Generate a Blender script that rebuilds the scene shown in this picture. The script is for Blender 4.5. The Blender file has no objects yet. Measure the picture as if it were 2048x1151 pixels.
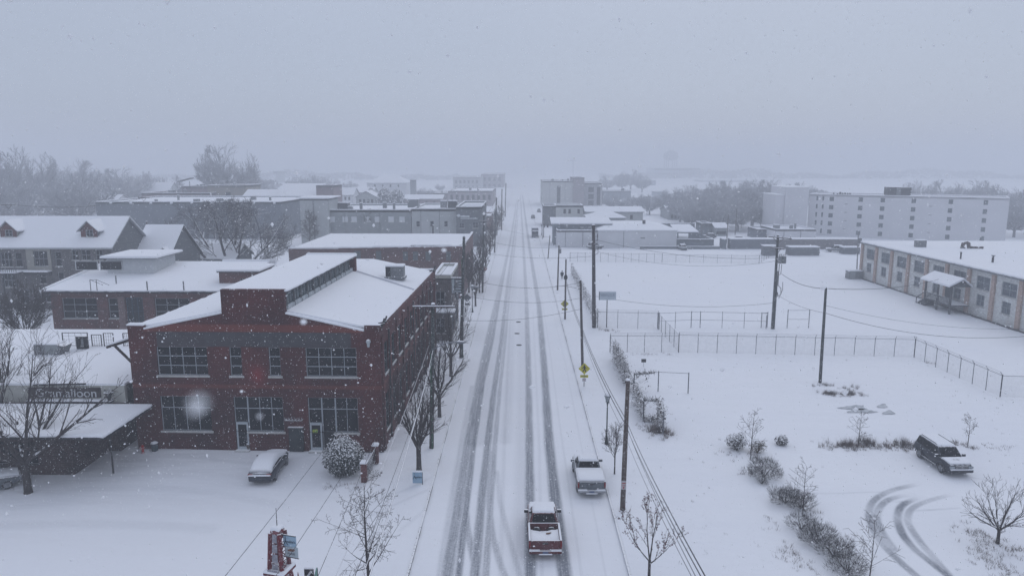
import bpy, bmesh, math, random
import numpy as np
from math import radians, sin, cos, pi, sqrt, atan2, hypot
from mathutils import Vector, Matrix
random.seed(7)
SC = bpy.context.scene
COL = SC.collection

# ------------------------------------------------------------------ camera, light, exposure
F, CX, CY, CAMH = 1430.0, 1024.0, 575.5, 23.0          # focal length and centre in photo pixels, height in metres
PITCH = math.atan(247.5 / F)
YAW = math.atan(15 * cos(PITCH) / F)
FW = Vector((-sin(YAW) * cos(PITCH), cos(YAW) * cos(PITCH), -sin(PITCH)))
RT = Vector((cos(YAW), sin(YAW), 0))
UP = RT.cross(FW)
cam_data = bpy.data.cameras.new('camera')
cam = bpy.data.objects.new('camera', cam_data); COL.objects.link(cam)
cam.matrix_world = Matrix(((RT.x, UP.x, -FW.x, 0), (RT.y, UP.y, -FW.y, 0), (RT.z, UP.z, -FW.z, CAMH), (0, 0, 0, 1)))
cam_data.sensor_width = 36; cam_data.lens = F * 36 / 2048
cam_data.clip_start = 0.02; cam_data.clip_end = 12000
cam_data.dof.use_dof = True; cam_data.dof.focus_distance = 60
cam_data.dof.aperture_fstop = cam_data.lens / 1.7       # a drone's tiny lens: 1.7 mm opening
SC.camera = cam

w = bpy.data.worlds.new('World'); SC.world = w; w.use_nodes = True
nt = w.node_tree; nt.nodes.clear()
out = nt.nodes.new('ShaderNodeOutputWorld')
SUN_EL, SUN_ROT = radians(40), radians(20)
sky = nt.nodes.new('ShaderNodeTexSky'); sky.sky_type = 'NISHITA'; sky.sun_disc = False
sky.sun_elevation = SUN_EL; sky.sun_rotation = SUN_ROT
bgs = nt.nodes.new('ShaderNodeBackground'); bgs.inputs[1].default_value = 0.012
nt.links.new(sky.outputs[0], bgs.inputs[0])
tc = nt.nodes.new('ShaderNodeTexCoord'); sep = nt.nodes.new('ShaderNodeSeparateXYZ')
nt.links.new(tc.outputs['Generated'], sep.inputs[0])
ramp = nt.nodes.new('ShaderNodeValToRGB'); ramp.color_ramp.interpolation = 'EASE'
els = ramp.color_ramp.elements
els[0].position = 0.0; els[0].color = SKY0 = (0.335, 0.382, 0.482, 1)
els[1].position = 1.0; els[1].color = (0.585, 0.64, 0.785, 1)
e = els.new(0.12); e.color = (0.375, 0.422, 0.522, 1)
e = els.new(0.42); e.color = (0.475, 0.515, 0.615, 1)
nz = nt.nodes.new('ShaderNodeTexNoise'); nz.inputs['Scale'].default_value = 1.6; nz.inputs['Detail'].default_value = 3
nt.links.new(tc.outputs['Generated'], nz.inputs['Vector'])
nt.links.new(sep.outputs[2], ramp.inputs[0])
mul = nt.nodes.new('ShaderNodeMapRange'); mul.inputs[1].default_value = 0.3; mul.inputs[2].default_value = 0.7
mul.inputs[3].default_value = 0.965; mul.inputs[4].default_value = 1.035
nt.links.new(nz.outputs[0], mul.inputs[0])
bgc = nt.nodes.new('ShaderNodeBackground')
nt.links.new(ramp.outputs[0], bgc.inputs[0]); nt.links.new(mul.outputs[0], bgc.inputs[1])
add = nt.nodes.new('ShaderNodeAddShader')
nt.links.new(bgs.outputs[0], add.inputs[0]); nt.links.new(bgc.outputs[0], add.inputs[1])
nt.links.new(add.outputs[0], out.inputs[0])

sd = bpy.data.lights.new('sun', 'SUN'); sd.energy = 0.5; sd.angle = radians(40); sd.color = (1, 0.97, 0.93)
sun = bpy.data.objects.new('sun', sd); COL.objects.link(sun)
sun.rotation_euler = (radians(90) - SUN_EL, 0, pi - SUN_ROT)

vs = SC.view_settings; vs.view_transform = 'Standard'; vs.look = 'None'; vs.exposure = 0.04; vs.gamma = 1; vs.use_curve_mapping = False
SC.render.engine = 'CYCLES'
cy = SC.cycles
cy.use_denoising = True; cy.max_bounces = 6; cy.diffuse_bounces = 3; cy.glossy_bounces = 2; cy.transparent_max_bounces = 12
cy.volume_bounces = 1; cy.caustics_reflective = False; cy.caustics_refractive = False

# ------------------------------------------------------------------ where a photo pixel lies in the world
def ray(x, y):
    return FW + RT * ((x - CX) / F) - UP * ((y - CY) / F)
def P(x, y, z=0.0):                                     # on the level plane at height z
    r = ray(x, y); t = (z - CAMH) / r.z
    return Vector((r.x * t, r.y * t, z))
def Q(x, y, Y):                                         # on the upright plane at distance Y
    r = ray(x, y); t = Y / r.y
    return Vector((r.x * t, Y, CAMH + r.z * t))

# ------------------------------------------------------------------ materials
MATS = {}
def mat(name, col=(.5, .5, .5), col2=None, scale=4.0, rough=.8, metal=0.0, snow=None, snow_noise=6.0, bump=0.0,
        brick=None, spec=.3, mix=(.35, .65), streak=None, alpha=None, dust=0.0):
    if name in MATS: return MATS[name]
    m = bpy.data.materials.new(name); m.use_nodes = True; MATS[name] = m
    t = m.node_tree; N, L = t.nodes, t.links
    b = N['Principled BSDF']; b.inputs['Roughness'].default_value = rough; b.inputs['Metallic'].default_value = metal
    b.inputs['Specular IOR Level'].default_value = spec
    tc = N.new('ShaderNodeTexCoord'); o = tc.outputs['Object']
    def noise(sc, det=4, vec=None):
        n = N.new('ShaderNodeTexNoise'); n.inputs['Scale'].default_value = sc; n.inputs['Detail'].default_value = det
        L.new(vec or o, n.inputs['Vector']); return n.outputs[0]
    def mapr(v, a, bb, c=0., d=1.):
        n = N.new('ShaderNodeMapRange'); L.new(v, n.inputs[0])
        for i, q in enumerate((a, bb, c, d)): n.inputs[i + 1].default_value = q
        return n.outputs[0]
    def mixc(f, a, bb):
        n = N.new('ShaderNodeMix'); n.data_type = 'RGBA'
        if hasattr(f, 'name') or hasattr(f, 'links'): L.new(f, n.inputs[0])
        else: n.inputs[0].default_value = f
        for s, v in ((6, a), (7, bb)):
            if isinstance(v, tuple): n.inputs[s].default_value = (*v[:3], 1)
            else: L.new(v, n.inputs[s])
        return n.outputs[2]
    c = tuple(col)
    vec = o
    if streak:
        mp = N.new('ShaderNodeMapping'); mp.inputs['Scale'].default_value = streak; L.new(o, mp.inputs[0]); vec = mp.outputs[0]
    if col2: c = mixc(mapr(noise(scale, 5, vec), *mix), col, col2)
    if brick:
        sx = N.new('ShaderNodeSeparateXYZ'); L.new(o, sx.inputs[0])
        ad = N.new('ShaderNodeMath'); ad.operation = 'ADD'; L.new(sx.outputs[0], ad.inputs[0]); L.new(sx.outputs[1], ad.inputs[1])
        cb = N.new('ShaderNodeCombineXYZ'); L.new(ad.outputs[0], cb.inputs[0]); L.new(sx.outputs[2], cb.inputs[1])
        bt = N.new('ShaderNodeTexBrick'); L.new(cb.outputs[0], bt.inputs['Vector'])
        bt.inputs['Scale'].default_value = 1; bt.inputs['Brick Width'].default_value = brick; bt.inputs['Row Height'].default_value = brick * .34
        bt.inputs['Mortar Size'].default_value = brick * .04
        bt.inputs['Color1'].default_value = (1, 1, 1, 1); bt.inputs['Color2'].default_value = (.62, .58, .6, 1); bt.inputs['Mortar'].default_value = (1.5, 1.7, 1.8, 1)
        mm = N.new('ShaderNodeMix'); mm.data_type = 'RGBA'; mm.blend_type = 'MULTIPLY'; mm.inputs[0].default_value = 1
        if isinstance(c, tuple): mm.inputs[6].default_value = (*c[:3], 1)
        else: L.new(c, mm.inputs[6])
        L.new(bt.outputs[0], mm.inputs[7]); c = mm.outputs[2]
    if dust:                                            # thin wind-blown snow caught on upright faces
        c = mixc(mapr(noise(9, 6), .5, .75, 0, dust), c, (.8, .82, .86))
    if snow is not None:
        g = N.new('ShaderNodeNewGeometry'); s2 = N.new('ShaderNodeSeparateXYZ'); L.new(g.outputs['Normal'], s2.inputs[0])
        a1 = N.new('ShaderNodeMath'); a1.operation = 'MULTIPLY_ADD'; L.new(noise(snow_noise, 4), a1.inputs[0]); a1.inputs[1].default_value = .5; L.new(s2.outputs[2], a1.inputs[2])
        f = mapr(a1.outputs[0], snow + .22, snow + .30)
        c = mixc(f, c, (.84, .85, .87))
        rr = mapr(f, 0, 1, rough, .9); L.new(rr, b.inputs['Roughness'])
        if metal: L.new(mapr(f, 0, 1, metal, 0), b.inputs['Metallic'])
    if isinstance(c, tuple): b.inputs['Base Color'].default_value = (*c[:3], 1)
    else: L.new(c, b.inputs['Base Color'])
    if bump:
        bp = N.new('ShaderNodeBump'); bp.inputs['Strength'].default_value = bump; L.new(noise(scale * 3, 5), bp.inputs['Height']); L.new(bp.outputs[0], b.inputs['Normal'])
    if alpha is not None:
        tr = N.new('ShaderNodeBsdfTransparent'); ms = N.new('ShaderNodeMixShader'); ms.inputs[0].default_value = alpha
        if alpha < .35:                                  # woven wire: fine diamonds
            mp = N.new('ShaderNodeMapping'); mp.inputs['Rotation'].default_value = (0, radians(45), 0); L.new(o, mp.inputs[0])
            ck = N.new('ShaderNodeTexNoise'); ck.inputs['Scale'].default_value = 2.5; L.new(o, ck.inputs['Vector'])
            L.new(mapr(ck.outputs[0], .3, .7, alpha * .6, alpha * 1.4), ms.inputs[0])
        L.new(tr.outputs[0], ms.inputs[1]); L.new(b.outputs[0], ms.inputs[2]); L.new(ms.outputs[0], N['Material Output'].inputs[0])
    return m

def snow_mat(name, slush=False, ripple=.25):
    m = bpy.data.materials.new(name); m.use_nodes = True; MATS[name] = m
    t = m.node_tree; N, L = t.nodes, t.links; b = N['Principled BSDF']
    b.inputs['Roughness'].default_value = .92; b.inputs['Specular IOR Level'].default_value = .1
    tc = N.new('ShaderNodeTexCoord'); o = tc.outputs['Object']
    n1 = N.new('ShaderNodeTexNoise'); n1.inputs['Scale'].default_value = .06; n1.inputs['Detail'].default_value = 5; L.new(o, n1.inputs['Vector'])
    mx = N.new('ShaderNodeMix'); mx.data_type = 'RGBA'; L.new(n1.outputs[0], mx.inputs[0])
    mx.inputs[6].default_value = (.78, .80, .85, 1); mx.inputs[7].default_value = (.85, .86, .88, 1)
    c = mx.outputs[2]
    if slush:
        at = N.new('ShaderNodeAttribute'); at.attribute_name = 'slush'
        mp = N.new('ShaderNodeMapping'); mp.inputs['Scale'].default_value = (7, .22, 1); L.new(o, mp.inputs[0])
        n3 = N.new('ShaderNodeTexNoise'); n3.inputs['Scale'].default_value = 1.5; n3.inputs['Detail'].default_value = 6; L.new(mp.outputs[0], n3.inputs['Vector'])
        n4 = N.new('ShaderNodeTexNoise'); n4.inputs['Scale'].default_value = 7; n4.inputs['Detail'].default_value = 4; L.new(o, n4.inputs['Vector'])
        ml = N.new('ShaderNodeMath'); ml.operation = 'ADD'; L.new(n3.outputs[0], ml.inputs[0]); L.new(n4.outputs[0], ml.inputs[1])
        mr = N.new('ShaderNodeMapRange'); L.new(ml.outputs[0], mr.inputs[0]); mr.inputs[1].default_value = .7; mr.inputs[2].default_value = 1.3; mr.inputs[3].default_value = .65; mr.inputs[4].default_value = 1.3
        m2 = N.new('ShaderNodeMath'); m2.operation = 'MULTIPLY'; m2.use_clamp = True; L.new(mr.outputs[0], m2.inputs[0]); L.new(at.outputs['Fac'], m2.inputs[1])
        m3 = N.new('ShaderNodeMix'); m3.data_type = 'RGBA'; L.new(m2.outputs[0], m3.inputs[0]); L.new(c, m3.inputs[6]); m3.inputs[7].default_value = (.215, .23, .26, 1)
        c = m3.outputs[2]
    L.new(c, b.inputs['Base Color'])
    n5 = N.new('ShaderNodeTexNoise'); n5.inputs['Scale'].default_value = .22; n5.inputs['Detail'].default_value = 3; mp5 = N.new('ShaderNodeMapping'); mp5.inputs['Scale'].default_value = (.5, 1.6, 1); mp5.inputs['Rotation'].default_value = (0, 0, .25); L.new(o, mp5.inputs[0]); L.new(mp5.outputs[0], n5.inputs['Vector'])
    n2 = N.new('ShaderNodeTexNoise'); n2.inputs['Scale'].default_value = .8; n2.inputs['Detail'].default_value = 8; L.new(o, n2.inputs['Vector'])
    bp = N.new('ShaderNodeBump'); bp.inputs['Strength'].default_value = ripple; bp.inputs['Distance'].default_value = .15; L.new(n2.outputs[0], bp.inputs['Height']); b5 = N.new('ShaderNodeBump'); b5.inputs['Strength'].default_value = ripple * 2; b5.inputs['Distance'].default_value = .5; L.new(n5.outputs[0], b5.inputs['Height']); L.new(b5.outputs[0], bp.inputs['Normal']); L.new(bp.outputs[0], b.inputs['Normal'])
    return m
SNOW = snow_mat('snow', ripple=.3)
SNOWR = snow_mat('roof_snow', ripple=.12)
SLUSH = snow_mat('road_snow', True, .25)
BRICK = mat('dark_red_brick', (.125, .030, .026), (.065, .017, .018), .5, brick=.42, streak=(1, 1, .35), dust=.12)
BRICK2 = mat('brown_red_brick', (.13, .045, .04), (.08, .032, .032), .6, brick=.42, dust=.15)
BRICKP = mat('pale_brick', (.22, .15, .14), (.15, .1, .095), 1.2, brick=.42)
GREYB = mat('grey_painted_brick', (.115, .125, .13), (.05, .055, .06), .45, brick=.42, streak=(.6, 1, 1.6), dust=.1)
CONC = mat('pale_concrete', (.42, .41, .39), (.33, .33, .32), 2, snow=.7)
SNOWC = mat('snowy_stone', (.45, .44, .42), (.35, .35, .34), 3, snow=.5)
WHITEF = mat('white_frame', (.30, .33, .36), rough=.5)
GLASS = mat('dark_glass', (.004, .006, .01), rough=.12, spec=.18)
GLASSG = mat('greenish_glass', (.06, .10, .11), (.02, .035, .045), 1.5, rough=.25, spec=.5)
DARKM = mat('dark_metal', (.02, .022, .026), rough=.5, snow=.8)
GREYM = mat('grey_metal', (.20, .21, .22), (.14, .15, .16), 5, rough=.5, snow=.75)
WOOD = mat('weathered_pole_wood', (.075, .055, .048), (.03, .024, .024), 3, streak=(6, 6, .5), snow=.9, dust=.3)
WOODG = mat('green_wet_pole_wood', (.035, .045, .04), (.018, .022, .022), 3, streak=(6, 6, .5), snow=.9, dust=.35)
BARK = mat('dark_bark', (.032, .027, .027), (.05, .042, .042), 6, snow=.62, snow_noise=3)
TWIG = mat('twig_bark', (.045, .036, .036), snow=.95, snow_noise=3)
GALV = mat('galvanised_steel', (.13, .14, .16), rough=.5, snow=.9)
WIRE = mat('black_cable', (.03, .03, .035), snow=1.0)
WIREW = mat('snow_laden_cable', (.22, .23, .26), snow=.75)

# ------------------------------------------------------------------ mesh helpers
class MB:
    def __init__(s): s.v = []; s.f = []; s.m = []
    def add(s, vs, fs, m=0):
        o = len(s.v); s.v.extend([tuple(x) for x in vs]); s.f.extend([tuple(i + o for i in f) for f in fs]); s.m.extend([m] * len(fs)); return s
    def quad(s, a, b, c, d, m=0): return s.add((a, b, c, d), ((0, 1, 2, 3),), m)
    def box(s, x0, x1, y0, y1, z0, z1, m=0, top=None):
        v = [(x0, y0, z0), (x1, y0, z0), (x1, y1, z0), (x0, y1, z0), (x0, y0, z1), (x1, y0, z1), (x1, y1, z1), (x0, y1, z1)]
        s.add(v, ((0, 3, 2, 1), (0, 1, 5, 4), (1, 2, 6, 5), (2, 3, 7, 6), (3, 0, 4, 7)), m); return s.add(v, ((4, 5, 6, 7),), m if top is None else top)
    def slab(s, x0, x1, y0, y1, z0, t, r=.1, m=0):       # soft-edged snow pad
        v = [(x0, y0, z0), (x1, y0, z0), (x1, y1, z0), (x0, y1, z0)]
        v += [(x0, y0, z0 + t * .55), (x1, y0, z0 + t * .55), (x1, y1, z0 + t * .55), (x0, y1, z0 + t * .55)]
        v += [(x0 + r, y0 + r, z0 + t), (x1 - r, y0 + r, z0 + t), (x1 - r, y1 - r, z0 + t), (x0 + r, y1 - r, z0 + t)]
        f = [(0, 3, 2, 1)]
        for k in (0, 4):
            for i in range(4): j = (i + 1) % 4; f.append((k + i, k + j, k + 4 + j, k + 4 + i))
        f.append((8, 9, 10, 11)); return s.add(v, f, m)
    def prism(s, poly, d, m=0):                          # closed outline (3-D points) swept by vector d
        n = len(poly); d = Vector(d); v = [Vector(p) for p in poly]; v += [p + d for p in v]
        f = [tuple(range(n - 1, -1, -1)), tuple(range(n, 2 * n))] + [(i, (i + 1) % n, n + (i + 1) % n, n + i) for i in range(n)]
        return s.add(v, f, m)
    def bar(s, a, b, w, h=None, m=0):                    # square bar
        a, b = Vector(a), Vector(b); h = h or w; d = (b - a)
        if d.length < 1e-6: return s
        d.normalize(); u = d.cross(Vector((0, 0, 1)))
        if u.length < 1e-3: u = Vector((1, 0, 0))
        u.normalize(); q = u.cross(d); u = u * w / 2; q = q * h / 2
        v = [a - u - q, a + u - q, a + u + q, a - u + q, b - u - q, b + u - q, b + u + q, b - u + q]
        return s.add(v, ((0, 3, 2, 1), (4, 5, 6, 7), (0, 1, 5, 4), (1, 2, 6, 5), (2, 3, 7, 6), (3, 0, 4, 7)), m)
    def tube(s, pts, rs, n=6, m=0, cap=True):
        pts = [Vector(p) for p in pts]; k = len(pts)
        if not hasattr(rs, '__len__'): rs = [rs] * k
        o = len(s.v); u = None
        for i, p in enumerate(pts):
            d = (pts[min(i + 1, k - 1)] - pts[max(i - 1, 0)])
            if d.length < 1e-9: d = Vector((0, 0, 1))
            d.normalize()
            if u is None:
                u = d.cross(Vector((0, 0, 1)) if abs(d.z) < .9 else Vector((1, 0, 0)))
            else: u = u - d * u.dot(d)
            u.normalize(); q = d.cross(u)
            for j in range(n):
                a = 2 * pi * j / n; r = rs[i]; s.v.append((p.x + (u.x * cos(a) + q.x * sin(a)) * r, p.y + (u.y * cos(a) + q.y * sin(a)) * r, p.z + (u.z * cos(a) + q.z * sin(a)) * r))
        for i in range(k - 1):
            for j in range(n):
                jj = (j + 1) % n; s.f.append((o + i * n + j, o + i * n + jj, o + (i + 1) * n + jj, o + (i + 1) * n + j)); s.m.append(m)
        if cap and n > 2:
            s.f.append(tuple(o + j for j in range(n - 1, -1, -1))); s.m.append(m); s.f.append(tuple(o + (k - 1) * n + j for j in range(n))); s.m.append(m)
        return s
    def lathe(s, prof, n=12, c=(0, 0, 0), m=0):          # profile of (radius, height)
        return s.tube([(c[0], c[1], c[2] + z + i * 1e-5) for i, (r, z) in enumerate(prof)], [r for r, z in prof], n, m)
    def disc(s, c, nrm, r, t, n=16, m=0):
        c = Vector(c); nrm = Vector(nrm).normalized(); return s.tube([c - nrm * t / 2, c + nrm * t / 2], r, n, m)
    def ball(s, c, r, m=0, n=8, sz=(1, 1, 1)):
        o = len(s.v); k = n // 2
        for i in range(k + 1):
            th = pi * i / k
            for j in range(n):
                a = 2 * pi * j / n; s.v.append((c[0] + r * sz[0] * sin(th) * cos(a), c[1] + r * sz[1] * sin(th) * sin(a), c[2] + r * sz[2] * cos(th)))
        for i in range(k):
            for j in range(n): jj = (j + 1) % n; s.f.append((o + i * n + j, o + (i + 1) * n + j, o + (i + 1) * n + jj, o + i * n + jj)); s.m.append(m)
        return s
    def wall(s, p0, u, nrm, Lw, H, ops=(), depth=.18, m=0, z0=0):   # upright wall with openings and reveals
        p0, u, nrm = Vector(p0), Vector(u), Vector(nrm); z = Vector((0, 0, 1))
        xs = sorted({0, Lw, *[min(max(o[0], 0), Lw) for o in ops], *[min(max(o[1], 0), Lw) for o in ops]})
        zs = sorted({z0, H, *[o[2] for o in ops], *[o[3] for o in ops]})
        at = lambda a, c, d=0: p0 + u * a + z * c - nrm * d
        for i in range(len(xs) - 1):
            for j in range(len(zs) - 1):
                a, b, c, d = xs[i], xs[i + 1], zs[j], zs[j + 1]; mx, mz = (a + b) / 2, (c + d) / 2
                if any(o[0] < mx < o[1] and o[2] < mz < o[3] for o in ops): continue
                s.quad(at(a, c), at(b, c), at(b, d), at(a, d), m)
        for o in ops:
            a, b, c, d = o[:4]
            s.quad(at(a, c), at(a, d), at(a, d, depth), at(a, c, depth), m); s.quad(at(b, c), at(b, c, depth), at(b, d, depth), at(b, d), m)
            s.quad(at(a, d), at(b, d), at(b, d, depth), at(a, d, depth), m); s.quad(at(a, c), at(a, c, depth), at(b, c, depth), at(b, c), m)
        return s
    def build(s, name, mats, parent=None, smooth=False, label=None):
        me = bpy.data.meshes.new(name); me.from_pydata(s.v, [], s.f)
        if not isinstance(mats, (list, tuple)): mats = [mats]
        for q in mats: me.materials.append(q)
        if len(mats) > 1: me.polygons.foreach_set('material_index', s.m)
        if smooth: me.polygons.foreach_set('use_smooth', [True] * len(s.f))
        me.update()
        o = bpy.data.objects.new(name, me); COL.objects.link(o)
        if parent: o.parent = parent
        if label: o['label'] = label
        return o
def snow_lip(m, a, b, r, mi=0, seed=1):                # lumpy rounded snow edge along an eave
    R_ = random.Random(seed + int(r * 1000)); a, b = Vector(a), Vector(b); n = max(4, int((b - a).length / .5)); pts = []; rs = []
    for k in range(n + 1):
        pts.append(a.lerp(b, k / n) + Vector((0, 0, R_.uniform(-.35, .1) * r))); rs.append(r * R_.uniform(.65, 1.15))
    m.tube(pts, rs, 7, mi)
def bevel(o, w, seg=2, ang=40):
    b = o.modifiers.new('bevel', 'BEVEL'); b.width = w; b.segments = seg; b.limit_method = 'ANGLE'; b.angle_limit = radians(ang)
    for p in o.data.polygons: p.use_smooth = True
    return o
def tag(o, label, cat, group=None, kind=None):
    o['label'] = label; o['category'] = cat
    if group: o['group'] = group
    if kind: o['kind'] = kind
    return o
def thing(name, label, cat, loc=(0, 0, 0), rz=0, group=None):
    o = bpy.data.objects.new(name, None); COL.objects.link(o); o.empty_display_size = .3
    o.location = loc; o.rotation_euler = (0, 0, rz); return tag(o, label, cat, group)
def structure(o): o['kind'] = 'structure'; return o
def copy_tree(o, loc=None, rz=None, sc=None, label=None, group=None):
    def rec(a, par):
        c = a.copy(); COL.objects.link(c)
        if par: c.parent = par
        for ch in a.children: rec(ch, c)
        return c
    r = rec(o, None)
    if loc is not None: r.location = loc
    if rz is not None: r.rotation_euler = (0, 0, rz)
    if sc is not None: r.scale = (sc,) * 3 if not hasattr(sc, '__len__') else sc
    if label: r['label'] = label
    if group: r['group'] = group
    return r
def text(s, parent, loc, size, m, rot=(pi / 2, 0, 0), ext=.01, name='lettering', sx=1.0, align='CENTER', bold=0):
    c = bpy.data.curves.new(name, 'FONT'); c.body = s; c.size = size; c.extrude = ext; c.align_x = align; c.align_y = 'CENTER'; c.offset = bold
    c.materials.append(m); q = bpy.data.objects.new('tmp', c); COL.objects.link(q); bpy.context.view_layer.update(); me = bpy.data.meshes.new_from_object(q.evaluated_get(bpy.context.evaluated_depsgraph_get())); bpy.data.objects.remove(q); me.name = name
    if not me.materials: me.materials.append(m)
    o = bpy.data.objects.new(name, me); COL.objects.link(o); o.parent = parent; o.location = loc; o.rotation_euler = rot; o.scale = (sx, 1, 1); return o

DIRS = {'front': lambda W, D: (Vector((0, 0, 0)), Vector((1, 0, 0)), Vector((0, -1, 0)), W),
        'right': lambda W, D: (Vector((W, 0, 0)), Vector((0, 1, 0)), Vector((1, 0, 0)), D),
        'left': lambda W, D: (Vector((0, D, 0)), Vector((0, -1, 0)), Vector((-1, 0, 0)), D),
        'back': lambda W, D: (Vector((W, D, 0)), Vector((-1, 0, 0)), Vector((0, 1, 0)), W)}
def window(root, p0, u, nrm, o, cols=2, rows=2, fm=None, gm=None, depth=.18, sill=True, bar=.055, name='window', rowz=None, simple=False):
    fm = fm or WHITEF; gm = gm or GLASS; z = Vector((0, 0, 1)); a, b, c, d = o[:4]
    at = lambda x, h, dp: p0 + u * x + z * h - nrm * dp
    if simple:
        mb = MB(); mb.prism([at(a, c, depth), at(b, c, depth), at(b, d, depth), at(a, d, depth)], -nrm * .04); return mb.build(name, gm, root)
    fr = MB(); y = depth - .05
    def fb(p, q, wd):
        fr.bar(p, q, wd, .06)
    h = bar / 2
    for x in (a + h, b - h): fb(at(x, c, y), at(x, d, y), bar)
    for k in (c + h, d - h): fb(at(a, k, y - .003), at(b, k, y - .003), bar)
    for i in range(1, cols): x = a + (b - a) * i / cols; fb(at(x, c, y + .004), at(x, d, y + .004), bar * .8)
    for k in (rowz or [c + (d - c) * j / rows for j in range(1, rows)]): fb(at(a, k, y + .008), at(b, k, y + .008), bar * .8)
    fo = fr.build(name, fm, root)
    pn = MB(); pn.prism([at(a, c, depth), at(b, c, depth), at(b, d, depth), at(a, d, depth)], -nrm * .03); pn.build('pane', gm, fo)
    if sill:
        sl = MB(); v0 = at(a - .12, c - .14, depth - .02); ln = u * (b - a + .24)
        sl.prism([v0, v0 + ln, v0 + ln + z * .14, v0 + z * .14], nrm * (depth + .08)); sl.build('sill', SNOWC, fo)
    return fo
def flatroof(root, W, D, H, par=.35, th=.25, wm=None, name='roof', snow=.14):
    mb = MB(); mb.box(th, W - th, th, D - th, H - par - .1, H - par, 0); 
    for (x0, x1, y0, y1) in ((0, W, 0, th), (0, W, D - th, D), (0, th, th, D - th), (W - th, W, th, D - th)):
        mb.box(x0, x1, y0, y1, H - par - .3, H, 1); mb.slab(x0 - .03, x1 + .03, y0 - .03, y1 + .03, H + .002, snow, .06, 0)
    return mb.build(name, [SNOWR, wm or BRICK], root)
def walls(root, W, D, H, wm, ops=None, depth=.18, name='wall', z0=0, sides=('front', 'right', 'left', 'back'), **kw):
    ops = ops or {}; mb = MB()
    for sd in sides:
        p0, u, n, Lw = DIRS[sd](W, D); L_ = ops.get(sd, [])
        mb.wall(p0, u, n, Lw, H, [o[:4] for o in L_], depth, 0, z0)
        for o in L_:
            k = dict(kw); 
            if len(o) > 4: k['cols'] = o[4]
            if len(o) > 5: k['rows'] = o[5]
            window(root, p0, u, n, o, depth=depth, **k)
    return mb.build(name, wm, root)
def gable(root, W, D, H, rh, axis='x', over=.4, wm=None, th=.22, fascia=None, name='roof', hip=0):
    mb = MB(); o = over; fm = 1
    if axis == 'x':                                      # ridge runs along x
        A = [(-o, -o), (W + o, -o), (W + o, D / 2), (-o, D / 2)]; s = rh / (D / 2); e = H - s * o
        L0 = [(-o, -o, e), (W + o, -o, e), (W + o - hip, D / 2, H + rh), (-o + hip, D / 2, H + rh), (W + o, D + o, e), (-o, D + o, e)]
    else:
        s = rh / (W / 2); e = H - s * o
        L0 = [(-o, D + o, e), (-o, -o, e), (W / 2, -o + hip, H + rh), (W / 2, D + o - hip, H + rh), (W + o, -o, e), (W + o, D + o, e)]
    dz = Vector((0, 0, th))
    for idx in ((0, 1, 2, 3), (2, 3, 5, 4)):
        pts = [Vector(L0[i]) for i in idx]; top = [p + dz for p in pts]; n = 4
        mb.add(pts + top, [(0, 1, 2, 3)] + [(i, (i + 1) % 4, 4 + (i + 1) % 4, 4 + i) for i in range(4)], fm); mb.add([p + Vector((0, 0, .004)) for p in top] + [p + Vector((0, 0, .12)) for p in top], [(4, 5, 6, 7)] + [(i, (i + 1) % 4, 4 + (i + 1) % 4, 4 + i) for i in range(4)], 0)
    if hip:
        pr = ((1, 4, 2), (5, 0, 3)) if axis == 'x' else ((1, 4, 2), (5, 0, 3))
        for t3 in pr: mb.add([Vector(L0[i]) + dz + Vector((0, 0, .12)) for i in t3], [(0, 1, 2)], 0)
    if wm and not hip:
        if axis == 'x': tri = [[(0, 0, H), (0, D, H), (0, D / 2, H + rh)], [(W, 0, H), (W, D, H), (W, D / 2, H + rh)]]
        else: tri = [[(0, 0, H), (W, 0, H), (W / 2, 0, H + rh)], [(0, D, H), (W, D, H), (W / 2, D, H + rh)]]
        for t3 in tri: mb.add(t3, [(0, 1, 2)], 2)
    return mb.build(name, [SNOWR, fascia or GREYM, wm or BRICK], root)
# ------------------------------------------------------------------ ground, road, air
def grid_mesh(name, xs, ys, zf, m, attr=None):
    X, Y = np.meshgrid(np.array(xs), np.array(ys)); nx, ny = len(xs), len(ys); Z = zf(X, Y)
    v = np.stack([X, Y, Z], -1).reshape(-1, 3).astype(np.float32)
    i = np.arange(ny - 1)[:, None] * nx + np.arange(nx - 1)[None, :]
    f = np.stack([i, i + 1, i + nx + 1, i + nx], -1).reshape(-1, 4)
    me = bpy.data.meshes.new(name); me.vertices.add(len(v)); me.vertices.foreach_set('co', v.ravel())
    me.loops.add(f.size); me.loops.foreach_set('vertex_index', f.ravel().astype(np.int32))
    me.polygons.add(len(f)); me.polygons.foreach_set('loop_start', np.arange(0, f.size, 4, dtype=np.int32)); me.polygons.foreach_set('loop_total', np.full(len(f), 4, dtype=np.int32))
    me.polygons.foreach_set('use_smooth', np.ones(len(f), dtype=bool)); me.update(calc_edges=True)
    if attr is not None:
        a = me.attributes.new('slush', 'FLOAT', 'POINT'); a.data.foreach_set('value', attr(X, Y).ravel().astype(np.float32))
    me.materials.append(m); o = bpy.data.objects.new(name, me); COL.objects.link(o); return structure(o)
def rng(a, b, s): return list(np.arange(a, b, s))
def roadmask(X): return np.clip((np.abs(X) - 6.36) / .05, 0, 1)
def gz(X, Y):
    wv = .035 * np.sin(X * .21 + 1.3 * np.sin(Y * .13)) + .03 * np.sin(Y * .17 + X * .05 + 2) + .02 * np.sin(X * .6 + Y * .45)
    k = np.clip((np.abs(X) - 9) / 3, 0, 1); k = k * (1 - ((X > 16) & (X < 46) & (Y > 28) & (Y < 58)))
    return wv * k - .17 * (1 - roadmask(X))
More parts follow.
